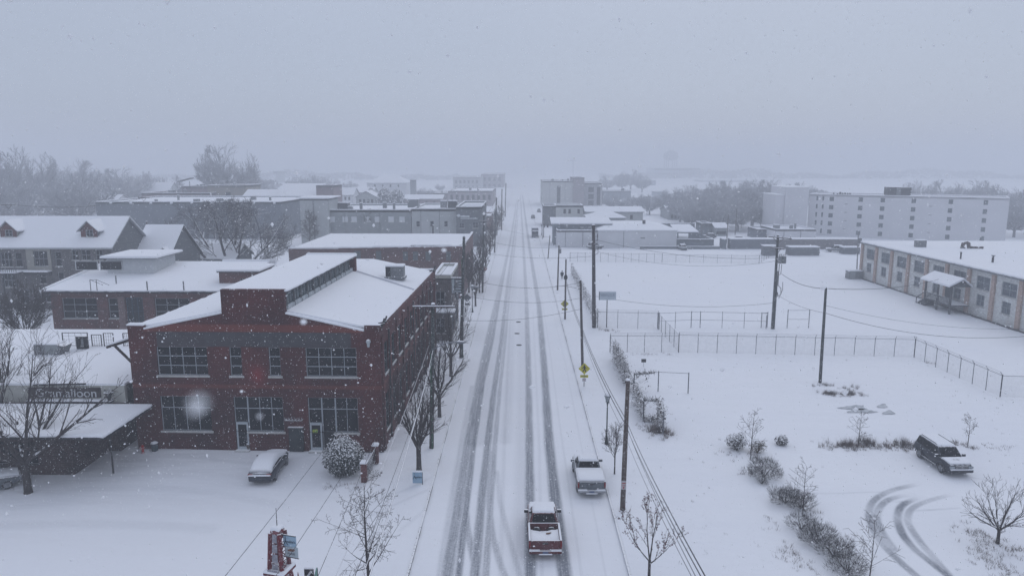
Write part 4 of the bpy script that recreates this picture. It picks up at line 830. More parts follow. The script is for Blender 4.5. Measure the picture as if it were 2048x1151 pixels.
house('low brick house joined to the broad snowy gabled hall', 488, 556, 392, 380, 290, 12, PB)
tw = thing('clock_tower', 'tall faint square tower with a flat cap barely visible in the haze', 'tower', (Q(552, 350, 900).x, 900, 0)); 
MB().box(0, 8.5, 0, 8, 0, Q(552, 347, 900).z).build('shaft', LGREYW, tw); zt = Q(552, 347, 900).z; MB().box(-2.6, 11, -2, 10, zt + .01, zt + 3).build('cap', GREYW, tw); MB().slab(-2.8, 11.2, -2.2, 10.2, zt + 3.02, .5).build('snow_cap', SNOWR, tw)
t, W_, H_ = blk('church_tower', 'slim grey tower with a pale side seen between evergreens and street', 'tower', 820, 830, 360, 420, 5, GREYW)
house('long low house right of the evergreens with snow on its roof', 806, 884, 398, 390, 360, 14, PB)
# the far end of the street, left side
FB = mat('hazy_brick', (.28, .24, .25), (.23, .21, .22), .3, dust=.35)  # brick lightened so its colour already holds some haze
wn = lambda x0, x1, y0, y1, n, r=1: [(x0 + (x1 - x0) * (k + .25) / n, x0 + (x1 - x0) * (k + .75) / n, y0 + (y1 - y0) * (j + .2) / r, y0 + (y1 - y0) * (j + .75) / r) for k in range(n) for j in range(r)]
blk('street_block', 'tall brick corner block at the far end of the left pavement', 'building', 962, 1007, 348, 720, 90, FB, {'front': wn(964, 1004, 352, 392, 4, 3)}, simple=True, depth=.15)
blk('street_block', 'wide four storey block left of the far corner block', 'building', 906, 961, 354, 670, 60, mat('hazy_grey', (.34, .34, .35), (.29, .29, .30), .3, dust=.3), {'front': wn(908, 958, 358, 392, 6, 3)}, simple=True, depth=.15)  # grey walls lightened to carry painted haze
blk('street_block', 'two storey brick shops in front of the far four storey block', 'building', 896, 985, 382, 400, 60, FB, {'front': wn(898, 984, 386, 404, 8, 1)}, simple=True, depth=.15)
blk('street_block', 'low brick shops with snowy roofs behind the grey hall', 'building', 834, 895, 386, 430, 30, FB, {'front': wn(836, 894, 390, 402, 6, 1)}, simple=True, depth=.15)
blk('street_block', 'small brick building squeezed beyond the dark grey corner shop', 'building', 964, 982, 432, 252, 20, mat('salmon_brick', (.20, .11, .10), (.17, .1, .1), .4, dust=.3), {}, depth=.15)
# ------------------------------------------------------------------ right of the street
CRM = mat('pale_cream_brick', (.50, .51, .49), (.45, .46, .45), .3, dust=.2)
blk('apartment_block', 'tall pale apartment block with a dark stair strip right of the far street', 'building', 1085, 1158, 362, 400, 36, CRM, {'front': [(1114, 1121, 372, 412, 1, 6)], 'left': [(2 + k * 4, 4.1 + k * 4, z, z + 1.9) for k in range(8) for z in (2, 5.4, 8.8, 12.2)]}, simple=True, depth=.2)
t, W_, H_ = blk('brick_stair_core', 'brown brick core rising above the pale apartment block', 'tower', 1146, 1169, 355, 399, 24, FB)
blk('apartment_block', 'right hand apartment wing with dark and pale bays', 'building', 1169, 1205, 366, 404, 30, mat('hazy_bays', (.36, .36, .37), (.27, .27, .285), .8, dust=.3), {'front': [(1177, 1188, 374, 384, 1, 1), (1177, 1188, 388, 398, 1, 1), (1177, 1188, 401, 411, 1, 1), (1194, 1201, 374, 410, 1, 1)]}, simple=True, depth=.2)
t, W_, H_ = blk('cream_shop', 'small cream building with three arched windows below the apartment block', 'shop', 1112, 1166, 411, 268, 12, CRM, {'front': [(1127, 1132, 418, 427, 1, 1), (1137, 1142, 418, 427, 1, 1), (1155, 1160, 418, 427, 1, 1)]}, simple=True, depth=.15)
blk('dark_shop', 'low dark shop left of the small cream building', 'shop', 1087, 1112, 412, 270, 14, mat('dark_slate', (.08, .09, .1), (.11, .12, .13), .5, dust=.3), {})
house('long low building with a snowy roof right of the small cream building', 1172, 1286, 424, 414, 262, 12, LGREYW, cat='building', name='low_snowy_building')
house('bungalow with a hipped snowy roof in front of the long low building', 1176, 1250, 436, 425, 240, 12, GREYW, hip=4, name='snowy_bungalow')
mb = thing('dark_board_fence', 'long dark board fence behind the white stores', 'fence', (Q(1256, 440, 250).x, 250, 0)); s = Q(1390, 440, 250).x - Q(1256, 440, 250).x; MB().box(0, s, 0, .15, 0, 2.6).build('board_panel', mat('dark_boards', (.08, .095, .11), (.06, .07, .085), 1, dust=.3), mb); MB().slab(0, s, -.05, .2, 2.6, .15, .04).build('snow_cap', SNOWR, mb)
# open awning store and the two white stores
t, W_, H_ = blk('awning_store', 'blue grey store with a wide snow-covered awning by the street', 'shop', 1107, 1218, 446, 206, 8, mat('blue_grey_panel', (.17, .20, .24), (.2, .23, .26), .4, dust=.2), {}, roof=False)
r = MB(); r.prism([(-.8, -1.6, H_ - .1), (W_ + .8, -1.6, H_ - .1), (W_ + .4, 6, H_ + 1.0), (-.8, 6, H_ + 1.0)], (0, 0, .3)); r.box(-.8, W_ + .8, -1.62, -1.55, H_ - .35, H_ - .1, 1)
for k in (0, 1, 2): r.tube([(W_ * k / 2.2, -1.4, 0), (W_ * k / 2.2, -1.4, H_)], .08, 5, 1)
r.build('awning', [SNOWR, GREYM], t)
t, W_, H_ = blk('white_store', 'long low white store nearest the street with two small roof vents', 'shop', 1114, 1197, 461, 200, 14, WHT, {}, par=.15)
for px in (1165, 1180): x = Q(px, 462, 202).x - t.location.x; MB().box(x - .45, x + .45, 3, 3.8, H_ - .2, H_ + .7).build('roof_vent', GREYM, t)
t, W_, H_ = blk('white_warehouse', 'white windowless warehouse with a hipped snowy roof and one small wall sign', 'warehouse', 1197, 1354, 461, 199, 26, WHT, {}, roof=False)
r = MB(); r.add([(-.3, -.3, H_), (W_ + .3, -.3, H_), (W_ + .3, 26, H_), (-.3, 26, H_), (3, 7, H_ + 1.3), (W_ - 5, 7, H_ + 1.3), (W_ - 5, 19, H_ + 1.3), (3, 19, H_ + 1.3), (-.3, -.3, H_ + .25), (W_ + .3, -.3, H_ + .25)], [(8, 9, 5, 4), (9, 2, 6, 5), (2, 3, 7, 6), (3, 8, 4, 7), (4, 5, 6, 7), (0, 1, 9, 8)]); r.build('roof', SNOWR, t)
MB().box(Q(1281, 475, 199).x - t.location.x, Q(1290, 475, 199).x - t.location.x, -.08, -.001, Q(1281, 477, 199).z, Q(1281, 474.5, 199).z).build('wall_sign', GREYM, t); MB().box(Q(1247, 470, 199).x - t.location.x, Q(1248, 470, 199).x - t.location.x, -.06, -.001, 0, H_ - .2).build('downspout', GREYM, t)
MB().box(Q(1286, 450, 206).x - t.location.x, Q(1291, 450, 206).x - t.location.x, 7.2, 8.2, H_ + 1.1, H_ + 2.4).build('roof_vent', DARKM, t)
t, W_, H_ = blk('grey_shed', 'dark grey open shed with a sloping roof beside the white warehouse', 'shed', 1355, 1428, 479, 200, 8, mat('slate_boards', (.10, .12, .14), (.08, .095, .11), .8, dust=.3), {}, par=.05)
us = MB(); us.wall((0, .8, 0), (1, 0, 0), (0, -1, 0), W_ * .55, H_ + 2.0, ((.4, 3.2, H_ + .4, H_ + 1.7),), .1, 0, H_); us.prism([(W_ * .55, .8, H_), (W_, .8, H_), (W_ * .55, .8, H_ + 2.0)], (0, .3, 0)); us.build('upper_wall', mat('slate_boards'), t); MB().prism([(-.5, .3, H_ + 2.02), (W_ * .55 + .3, .3, H_ + 2.02), (W_ * .5, 8, H_ + 3.4), (-.5, 8, H_ + 3.4)], (0, 0, .3)).build('upper_roof', SNOWR, t)
lw = thing('low_kerb_wall', 'low dark wall in front of the white warehouse and shed', 'wall', (Q(1280, 494, 196).x, 196, 0)); s = Q(1440, 494, 196).x - Q(1280, 494, 196).x; MB().box(0, s, 0, .3, 0, .7).build('wall', mat('slate_boards'), lw); MB().slab(0, s, -.05, .35, .7, .12, .04).build('snow_cap', SNOWR, lw)
for k, (a, b) in enumerate(((1445, 1453), (1461, 1552), (1552, 1719))):
    Y = 196; o = thing('storage_wall', ('short stub of dark storage wall right of the grey shed', 'dark blue grey stretch of long storage wall', 'brownish stretch of long storage wall below the white hotel')[k], 'wall', (Q(a, 490, Y).x, Y, 0), 0, 'storage walls behind the yard'); s = Q(b, 490, Y).x - Q(a, 490, Y).x
    MB().box(0, s, 0, 3, 0, 2.7).build('wall', mat(('slate_boards', 'slate_boards2', 'brown_wall')[k], ((.10, .12, .14), (.11, .125, .15), (.15, .135, .14))[k], ((.08, .095, .11), (.09, .1, .125), (.12, .115, .125))[k], .6, dust=.25), o); MB().slab(-.02, s, -.05, 3.05, 2.7, .2, .05).build('snow_cap', SNOWR, o)
# white hotel, its tower and annex
HTW = mat('white_render', (.66, .66, .69), (.60, .605, .63), .15, dust=.08)
a, b = P(1613, 470), P(2009, 489); ang = atan2(b.y - a.y, b.x - a.x); L_ = hypot(b.x - a.x, b.y - a.y)
ht = thing('white_hotel', 'long white five storey hotel with columns of small square windows', 'hotel', (a.x, a.y, 0), ang)
def hu(px):                                             # where a pixel column meets the facade line
    r = ray(px, 430); k = (r.x * (b.y - a.y) - r.y * (b.x - a.x)); s = (a.y * r.x - a.x * r.y); return max(-s / k, -.2) * L_
ops = []
for px in (1661, 1719, 1763, 1825, 1899, 1969):
    for k in range(5): u0 = hu(px - 4.4); u1 = hu(px + 4.4); ops.append((u0, u1, 1.0 + k * 2.62 - .2, 2.35 + k * 2.62 - .2))
for px in (1632, 1644):
    for k in range(5): ops.append((hu(px - 1.8), hu(px + 1.8), .9 + k * 2.62, 2.35 + k * 2.62))
walls(ht, L_, 16, 13.3, HTW, {'front': ops}, simple=True, depth=.2, gm=mat('hotel_glass', (.06, .08, .10), (.16, .18, .2), 1.3, rough=.4)); flatroof(ht, L_, 16, 13.35, .3, .3, HTW)
mb = MB()
for px in (1691, 1860):
    for k in range(1, 5): mb.box(hu(px - 3), hu(px + 3), -.06, -.001, 1.9 + k * 2.62 - 2.0, 2.05 + k * 2.62 - 2.0)
mb.build('vent_slot', GREYM, ht)
tw = thing('hotel_tower', 'taller plain white tower at the left end of the white hotel', 'tower', (Q(1552, 388, 233).x, 233, 0)); s = Q(1616, 388, 233).x - Q(1552, 388, 233).x
mb = MB(); mb.box(0, s * .3, 0, 12, 0, 13.2); mb.box(s * .28, s, -.6, 13, 0, 15.6); mb.build('wall', HTW, tw); mb = MB(); mb.slab(0, s * .28, 0, 12, 13.21, .25); mb.slab(s * .28, s, -.6, 13, 15.61, .25); mb.build('roof', SNOWR, tw)
t, W_, H_ = blk('hotel_annex', 'low white annex in front of the hotel tower', 'building', 1552, 1632, 459, 214, 14, HTW, {}, par=.2); MB().box(Q(1592, 455, 216).x - t.location.x, Q(1595, 455, 216).x - t.location.x, 3, 3.6, H_ - .2, H_ + 1.6).build('flue', GREYM, t)
u_ = thing('roof_unit', 'large dark plant unit on the roof of the white hotel', 'roof unit', (Q(1777, 390, 226).x, 226, 13.0)); s = Q(1822, 390, 226).x - Q(1777, 390, 226).x; MB().box(0, s * .34, 0, 3, .4, 2.9).build('casing', DARKM, u_); MB().box(s * .34, s * .55, .2, 3, .4, 2.5).build('casing', GREYM, u_); MB().box(s * .55, s, 0, 3, .4, 2.8).build('casing', DARKM, u_); MB().box(.3, s - .3, .3, 2.8, 0, .4).build('base', GREYM, u_)
u_ = thing('letter_sign', 'row of small dark letters standing along the left of the hotel parapet', 'sign', (ht.location.x, ht.location.y, 13.4), ang)
for k, px in enumerate((1662, 1670, 1675, 1680, 1685, 1690, 1695)): MB().box(hu(px), hu(px + (3.4 if k != 2 else 4)), .1, .25, .12, .12 + (.4, .3, .7, .45, .5, .4, .45)[k]).build('letter', DARKM, u_)
# brown building, faint office with rooftop tank, crane
blk('garage_block', 'dark low garages between storage wall and hotel annex', 'building', 1516, 1552, 459, 222, 10, mat('slate_boards2', (.11, .125, .15)), {}, par=.2)
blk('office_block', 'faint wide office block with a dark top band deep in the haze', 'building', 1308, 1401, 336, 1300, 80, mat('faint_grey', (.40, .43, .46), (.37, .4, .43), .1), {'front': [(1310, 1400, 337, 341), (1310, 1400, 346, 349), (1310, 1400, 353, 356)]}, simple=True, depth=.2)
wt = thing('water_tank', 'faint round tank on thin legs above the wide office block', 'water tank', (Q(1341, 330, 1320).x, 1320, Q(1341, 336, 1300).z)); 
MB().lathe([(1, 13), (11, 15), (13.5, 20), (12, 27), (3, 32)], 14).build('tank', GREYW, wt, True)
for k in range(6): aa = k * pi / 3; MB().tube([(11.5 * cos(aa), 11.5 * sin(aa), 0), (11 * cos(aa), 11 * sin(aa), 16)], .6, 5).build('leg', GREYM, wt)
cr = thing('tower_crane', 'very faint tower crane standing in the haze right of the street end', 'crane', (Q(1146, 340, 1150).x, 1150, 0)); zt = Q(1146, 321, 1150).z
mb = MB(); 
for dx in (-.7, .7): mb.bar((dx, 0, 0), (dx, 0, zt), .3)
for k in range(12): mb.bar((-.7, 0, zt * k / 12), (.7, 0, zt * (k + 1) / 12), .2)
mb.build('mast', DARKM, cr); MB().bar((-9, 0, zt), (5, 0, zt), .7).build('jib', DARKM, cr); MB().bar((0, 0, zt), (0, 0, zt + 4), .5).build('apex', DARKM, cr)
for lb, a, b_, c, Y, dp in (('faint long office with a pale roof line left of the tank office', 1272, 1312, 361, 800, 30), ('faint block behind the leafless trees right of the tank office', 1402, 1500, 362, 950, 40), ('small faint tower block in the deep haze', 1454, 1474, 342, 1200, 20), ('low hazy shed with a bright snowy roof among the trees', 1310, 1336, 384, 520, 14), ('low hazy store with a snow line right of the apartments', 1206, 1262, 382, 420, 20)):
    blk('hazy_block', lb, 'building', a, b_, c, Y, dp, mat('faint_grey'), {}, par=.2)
house('tilted looking snowy roofed house in front of the leafless trees', 1338, 1372, 424, 412, 300, 18, GREYW)
blk('dark_house', 'dark square house beside the grey shed', 'house', 1404, 1424, 447, 236, 8, mat('slate_boards'), {})
house('small white roofed house by the yard entrance', 1432, 1454, 456, 448, 232, 8, GREYW)
# brick factory on the right, parallel to the street
fx = 70.0; fy0, fy1 = 84.0, 146.0; FH = 7.45
fa = thing('brick_factory', 'long pale factory with tan brick piers, snowy roof and a timber porch at right', 'factory', (fx, fy1, 0), -pi / 2)   # local x runs towards the camera
Lf = fy1 - fy0; FW_ = mat('grey_painted_block', (.60, .59, .56), (.50, .48, .45), .5, brick=.4, dust=.25); PIER = mat('tan_pier_brick', (.42, .30, .24), (.38, .28, .235), 1, brick=.4, dust=.15)
bay = 5.85; ops = []
for k in range(11):
    u0 = 1.2 + k * bay; ops.append((u0 + .9, u0 + 4.1, 4.3, 6.3, 2, 2)); ops.append((u0 + 1.3, u0 + 3.2, 1.75, 3.5, 2, 2))
ops = [o for o in ops if o[1] < Lf - .2 and not (27 < o[0] < 31 and o[2] < 3)]
mb = MB(); p0 = Vector((0, 0, 0)); u = Vector((1, 0, 0)); nn = Vector((0, -1, 0)); mb.wall(p0, u, nn, Lf, FH - .25, [o[:4] for o in ops], .2)
for o in ops: window(fa, p0, u, nn, o, o[4], o[5], depth=.2, gm=mat('factory_glass', (.08, .095, .115), (.17, .19, .21), 1.5, rough=.4), bar=.09)
mb.wall((0, 60, 0), (0, -1, 0), (-1, 0, 0), 60, FH - .25); mb.wall((Lf, 0, 0), (0, 1, 0), (1, 0, 0), 60, FH - .25); mb.build('wall', FW_, fa)
for k in range(11):
    x = .1 + k * bay; pm = MB(); pm.box(x, x + .75, -.3, -.001, 0, FH - .45); pm.build('pier', PIER, fa)
r = MB(); r.box(-.3, Lf + .3, -.5, 60, FH - .25, FH - .05, 1); r.slab(-.3, Lf + .3, -.5, 60, FH - .05, .2); snow_lip(r, (-.3, -.5, FH + .03), (Lf + .3, -.5, FH + .03), .13); r.box(-.35, Lf + .35, -.62, -.5, FH - .35, FH - .1, 1); r.build('roof', [SNOWR, GREYM], fa)
bs_ = MB(); 
for k in range(30): bs_.bar((k * 2.1, -.35 - .2 * random.random(), .05), (k * 2.1 + 2, -.4, .12), .25, .2)
bs_.build('dark_footing', mat('dark_weeds', (.07, .07, .07)), fa)
# porch
px0 = fy1 - P(1880, 607).y; pq = fa
pc = MB(); x0, x1 = fy1 - 116.5, fy1 - 109.5
for x in (x0, (x0 + x1) / 2, x1): pc.bar((x, -3.2, 0), (x, -3.2, 4.3), .22, .22, 1)
pc.box(x0, x1, -3.3, -.31, 1.25, 1.45, 1); 
for k in range(22): x = x0 + (x1 - x0) * k / 21; pc.bar((x, -3.25, 1.45), (x, -3.25, 2.35), .07, .07, 1)
pc.bar((x0, -3.25, 2.4), (x1, -3.25, 2.4), .12, .12, 1); pc.box(x0 + .6, x0 + 2, -.36, -.31, 1.5, 3.7, 1)
for k in range(6): pc.box(x0 - 2.3 + k * .38, x0 - 1.9 + k * .38, -3.2, -1.6, 0, .22 + .2 * k, 1)
for s in (-3.2, -1.6): pc.bar((x0 - 2.4, s, 1.0), (x0, s, 2.4), .1, .1, 1); pc.bar((x0 - 2.4, s, 0), (x0 - 2.4, s, 1.0), .1, .1, 1)
pc.build('porch', [SNOWR, mat('grey_timber', (.055, .06, .065), (.09, .095, .1), 3, snow=.8)], fa)
pr = MB(); xm = -1.75; zz = 4.35
pr.prism([(x0 - .5, -3.9, zz), (x0 - .5, xm, zz + 1.15), (x1 + .5, xm, zz + 1.15), (x1 + .5, -3.9, zz)], (0, 0, .28)); pr.prism([(x0 - .5, .0 - .32, zz), (x0 - .5, xm, zz + 1.15), (x1 + .5, xm, zz + 1.15), (x1 + .5, -.32, zz)], (0, 0, .28)); pr.build('porch_roof', SNOWR, fa)
for s in (x0 - .2, x1 + .2): MB().prism([(s, -3.7, zz), (s, -.35, zz), (s, xm, zz + 1.1)], (.1, 0, 0)).build('porch_gable', mat('grey_timber'), fa)
for k, (px, py, r0, h, lb) in enumerate(((1840, 494, .9, 1.4, 'square grey vent box on the factory roof near its far edge'), (1935, 497, .9, .8, 'curved brown duct lying on the factory roof'), (1921, 518, .12, 1.1, 'thin vent pipe on the factory roof'), (1985, 525, .16, 1.1, 'dark vent pipe on the factory roof nearer the camera'))):
    q = P(px, py, FH + .1); t_ = thing('roof_vent', lb, 'roof vent', (q.x, q.y, FH + .1), 0, 'vents on the factory roof')
    if k == 0: MB().box(-.9, .9, -.5, .5, 0, 1.3).build('casing', GREYM, t_); MB().slab(-.95, .95, -.55, .55, 1.3, .15).build('snow_cap', SNOWR, t_)
    elif k == 1:
        MB().tube([(-1.0, 0, .3), (-.9, 0, .9), (-.3, 0, 1.2), (.1, 0, .9), (.2, 0, .3), (.9, 0, .25), (2.6, -.4, .25)], [.3, .34, .36, .36, .34, .25, .25], 8).build('duct', mat('brown_duct', (.09, .07, .065), snow=.7), t_, True); MB().box(-1.2, -.6, -.3, .3, -.1, .3).build('base', GREYM, t_)
    else: MB().tube([(0, 0, -.1), (0, 0, h)], r0, 6).build('pipe', DARKM, t_); MB().lathe([(r0 * 1.8, h), (r0 * 1.9, h + .12), (.02, h + .25)], 8).build('cowl', GREYM, t_)
# ------------------------------------------------------------------ utility poles
def pole(base, top_px, label, mt=WOOD, r=.16, arms=(), extra=None, lean=None):
    b = P(*base); t = Q(*top_px, b.y); h = t.z; dx = t.x - b.x
    o = thing('utility_pole', label, 'utility pole', (b.x, b.y, 0), 0, 'utility poles'); o['_h'] = h
    MB().tube([(0, 0, -.1), (dx * .5, 0, h * .5), (dx, 0, h)], [r * 1.12, r, r * .82], 10).build('pole', mt, o, True)
    for z, x0, x1, y0, y1 in arms:                       # crossarm from (x0,y0) to (x1,y1) at height z
        c = dx * z / h; m = MB(); m.bar((c + x0, y0 - r, z), (c + x1, y1 - r, z), .13, .13); 
        for k in range(4): q = Vector((c + x0 + (x1 - x0) * (.03 + .94 * k / 3), y0 + (y1 - y0) * (.03 + .94 * k / 3) - r, z)); m.tube([q + Vector((0, 0, .06)), q + Vector((0, 0, .26))], [.05, .035], 5, 1)
        m.bar((c + x0 * .45, y0 * .45 - r, z), (c, -r, z - .75), .05); m.bar((c + x1 * .45, y1 * .45 - r, z), (c, -r, z - .75), .05)
        ca = m.build('crossarm', [WOOD, mat('insulator', (.12, .12, .13), rough=.4, snow=.7)], o); n = Vector((0, 0, .065)); s_ = MB(); s_.bar(Vector((c + x0, y0 - r, z)) + n * 1.35, Vector((c + x1, y1 - r, z)) + n * 1.35, .12, .05); s_.build('snow_cap', SNOWR, ca)
    MB().slab(dx - r * .8, dx + r * .8, -r * .8, r * .8, h, .12, .05).build('snow_cap', SNOWR, o)
    if extra: extra(o, dx, h)
    return o
def can(o, x, y, z, r=.28, h=.95):                       # transformer
    m = MB(); m.lathe([(r * .8, 0), (r, .06), (r, h - .08), (r * .9, h), (.05, h + .08)], 12, (x, y, z)); m.tube([(x - .1, y, z + h), (x - .1, y, z + h + .25)], .04, 5); m.tube([(x + .1, y, z + h), (x + .1, y, z + h + .25)], .04, 5)
    m.box(x - .08, x + .08, y - .02, y + .02, z + .3, z + .6); return m.build('transformer', GREYM, o, True)
def gear(z, dx_=.5):
    def f(o, dx, h):
        c = dx * z / h; m = MB(); m.tube([(c, -.1, z), (c + dx_, -.15, z + .1), (c + dx_, -.15, z - .5), (c + dx_ * .4, -.1, z - .7)], .03, 5); m.tube([(c + dx_, -.15, z - .1), (c + dx_, -.15, z + .45)], .05, 5); m.build('bracket', DARKM, o)
    return f
def street_arm(z, length):
    def f(o, dx, h):
        c = dx * z / h; m = MB(); m.tube([(c, 0, z), (c + length * .5, -.05, z + .55), (c + length, -.1, z + .7)], .045, 6); a = m.build('lamp_arm', mat('snow_metal', (.16, .17, .19), snow=.7), o)
        m = MB(); m.ball((c + length + .35, -.1, z + .66), .42, 0, 10, (1, .45, .32)); m.build('lamp_head', mat('snow_metal'), o, True)
    return f
p1 = pole((863, 895), (866, 608), 'green-stained pole with a long snowy crossarm at the near corner of the brick side', WOODG, .17, [(11.85, -1.6, 1.75, 0, 0)], lambda o, dx, h: (street_arm(8.3, 1.9)(o, dx, h), MB().tube([(.1, -.2, 0), (.1, -.2, 8)], .05, 5).build('conduit', mat('green_conduit', (.03, .09, .05)), o)))
p2 = pole((922, 715), (928, 473), 'tall dark green pole on the left pavement beyond the corner shop', WOODG, .19, [], lambda o, dx, h: (can(o, -.35, -.1, 8.6, .2, .7), can(o, -.36, -.1, 7.2, .2, .7), MB().tube([(.24, -.05, 0), (.24, -.05, 12)], .05, 5).build('conduit', mat('green_conduit'), o), street_arm(8.0, 1.3)(o, dx, h)))
p3 = pole((965, 585), (968, 425), 'slim dark pole on the left pavement beyond the brick row', WOODG, .17, [(13.0, -.9, .9, 0, 0)])
p4 = pole((989, 505), (993, 395), 'third pole of the left pavement, level with the dark grey corner shop', WOODG, .17)
p5 = pole((1003, 460), (1004, 378), 'hazy pole on the left pavement before the two storey brick shops', WOOD, .2)
p5b = pole((1010, 433), (1012, 366), 'faint pole of the left pavement nearest the end of the street', WOOD, .22)
p6 = pole((866, 545), (866, 450), 'dark pole rising behind the far right corner of the snowy brick roof', WOODG, .17)
r1 = pole((1188, 655), (1187, 450), 'thick dark pole standing at the corner of the wire fence beside the white board sign', mat('dark_pole_wood', (.04, .028, .026), (.02, .016, .018), 3, streak=(6, 6, .5), snow=.9, dust=.35), .26, [], lambda o, dx, h: (gear(13.0, .55)(o, dx, h), gear(11.2, .6)(o, dx, h)))
r2 = pole((1165, 730), (1161, 560), 'slim grey pole just behind the nearer yellow pedestrian sign', WOOD, .15)
r3 = pole((1115, 580), (1118, 490), 'slim pole with a small transformer farther up the right pavement', WOOD, .14, [], lambda o, dx, h: can(o, .4, 0, h - 1.5, .22, .8))
r4 = pole((1130, 638), (1132, 518), 'short pole carrying a small round lamp box behind the farther yellow sign', WOOD, .13, [], lambda o, dx, h: (MB().ball((dx * .7, -.05, h * .7), .3, 0, 8, (1, .6, 1.5)).build('lamp_box', DARKM, o, True), MB().tube([(-1.6, 0, h * .55), (0, 0, h * .56), (2.4, 0, h * .5)], .03, 5).build('lamp_arm', DARKM, o)))
r5 = pole((1245, 1018), (1256, 760), 'rough brown pole with a small red and white notice nearest the camera', mat('brown_pole_wood', (.10, .07, .055), (.045, .032, .028), 3, streak=(6, 6, .5), snow=.9, dust=.3), .16)
nt_ = MB(); nt_.box(-.17, .17, -.21, -.19, 1.55, 2.15); nb = nt_.build('notice', mat('notice_white', (.45, .44, .45)), r5); nt_ = MB(); nt_.box(-.13, .13, -.222, -.212, 1.95, 2.02); nt_.box(-.13, .13, -.222, -.212, 1.8, 1.85); nt_.box(-.05, .05, -.222, -.212, 1.62, 1.74); nt_.build('notice_print', mat('notice_red', (.3, .04, .04)), nb)
def r6x(o, dx, h):
    can(o, .35, -.3, h - 3.9, .27, 1.0); can(o, .9, -.3, h - 3.9, .27, 1.0); can(o, .62, .35, h - 3.9, .27, 1.0)
    m = MB(); m.bar((0, -.2, h - 3.7), (1.2, -.25, h - 3.7), .1); m.tube([(.3, -.2, h - 4), (.3, -.2, h - 7), (.7, -.3, h - 7.4), (.75, -.3, h - 8.2), (.35, -.2, h - 8.6), (.2, -.1, h - 7.6)], .05, 5); m.tube([(.6, -.3, h - 4), (.55, -.3, h - 5.4), (.1, -.2, h - 5.6)], .04, 5); m.tube([(.9, -.3, h - 6.5), (.95, -.3, h - 7.6), (.5, -.3, h - 8.8), (.3, -.2, h - 8)], .04, 5); m.build('cable_loop', DARKM, o)
    m = MB(); m.tube([(-.22, -.1, 0), (-.2, -.1, h - 4)], .07, 6); m.tube([(.2, -.12, 0), (.2, -.12, h - 5)], .07, 6); m.build('conduit', mat('grey_conduit', (.09, .1, .11), dust=.3), o)
r6 = pole((1545, 658), (1556, 470), 'tall transformer pole with two slanted crossarms in the middle of the fenced yard', WOODG, .19, [(13.0, -1.2, 1.2, 1.6, -1.6), (11.5, -.6, .6, .9, -.9)], r6x)
r7 = pole((1640, 765), (1652, 575), 'bare green-grey pole standing on the weedy mound in the snowy field', WOODG, .15)
r9 = pole((1096, 517), (1100, 470), 'short leaning pole before the awning store', WOOD, .12)
r10 = pole((1713, 555), (1717, 462), 'thin pale pole at the far corner of the brick factory', mat('pale_pole', (.2, .2, .21), snow=.9), .11, [], lambda o, dx, h: MB().box(-.35, .35, -.2, .1, h - 2.4, h - 1.4).build('switch_box', GREYM, o))
l1 = pole((35, 575), (21, 440), 'pole with a wooden crossarm in front of the long dormered house', WOOD, .17, [(15.6, -1.5, 1.5, 0, 0)])
l1b = pole((303, 545), (293, 443), 'pole with twin transformers before the grey gable wall', WOOD, .19, [(16.0, -1.2, 1.2, 0, 0)], lambda o, dx, h: (can(o, .75, -.2, h - 6.6, .5, 1.6), can(o, -.6, -.2, h - 6.6, .5, 1.6)))
l1c = pole((502, 533), (501, 482), 'slim pole standing right of the big snowy tree trunk', WOOD, .14)
for k, (b, t, lb) in enumerate((((78, 437), (74, 400), 'faint pole left of the row behind the dormered house'), ((112, 437), (108, 402), 'faint pole in the middle behind the dormered house'), ((1470, 470), (1474, 415), 'thin hazy pole left of the yard behind the storage wall'), ((1453, 487), (1457, 428), 'thin hazy pole above the stub of storage wall'), ((1482, 457), (1483, 432), 'short hazy pole before the leafless trees'), ((1521, 452), (1522, 433), 'short hazy pole beside the hotel tower'), ((1402, 478), (1404, 448), 'thin pole beside the grey shed'), ((1294, 430), (1295, 398), 'pair-like thin pole behind the long low building'), ((1087, 475), (1088, 428), 'thin pole with a yellow sleeve by the far right kerb'))):
    pole(b, t, lb, WOOD, .12)

# ------------------------------------------------------------------ cables
NW = 0
def wire(a, b, sag, r=.016, m=WIRE, label=None, n=14):
    pts = [Vector(a).lerp(Vector(b), k / n) - Vector((0, 0, 4 * sag * (k / n) * (1 - k / n))) for k in range(n + 1)]
    o = MB().tube(pts, r, 5).build('power_cable', m); tag(o, label, 'cable', 'overhead cables'); return o
Z = lambda p, z, dx=0, dy=0: Vector((p.location.x + dx, p.location.y + dy, z))
for k, (px, py, ex, m, r, lb) in enumerate(((866, 700, 735, WIREW, .02, 'thickest snow-coated cable falling from the corner pole to the bottom edge'), (858, 690, 660, WIREW, .011, 'snow-coated cable left of the thickest one in front of the brick side'), (864, 722, 712, WIREW, .012, 'thin snow-coated cable between the two white ones'), (852, 760, 690, WIRE, .010, 'faint thin cable low over the left pavement'))):
    a = Q(px, py, 55.6); b = Q(ex, 1165 + 12 * k, 15.0 + k); wire(a, b, .35, r, m, lb)
wire(Q(830, 628, 55.6), Q(443, 1160, 16.5), .5, .008, WIRE, 'long thin cable crossing the forecourt past the parked sedan')
wire(Q(832, 690, 55.6), Q(545, 1160, 17), .5, .008, WIRE, 'thin cable passing behind the red lattice tower')
wire(Q(838, 640, 55.6), Q(632, 1160, 18), .4, .008, WIRE, 'thin cable right of the snowy round bush')
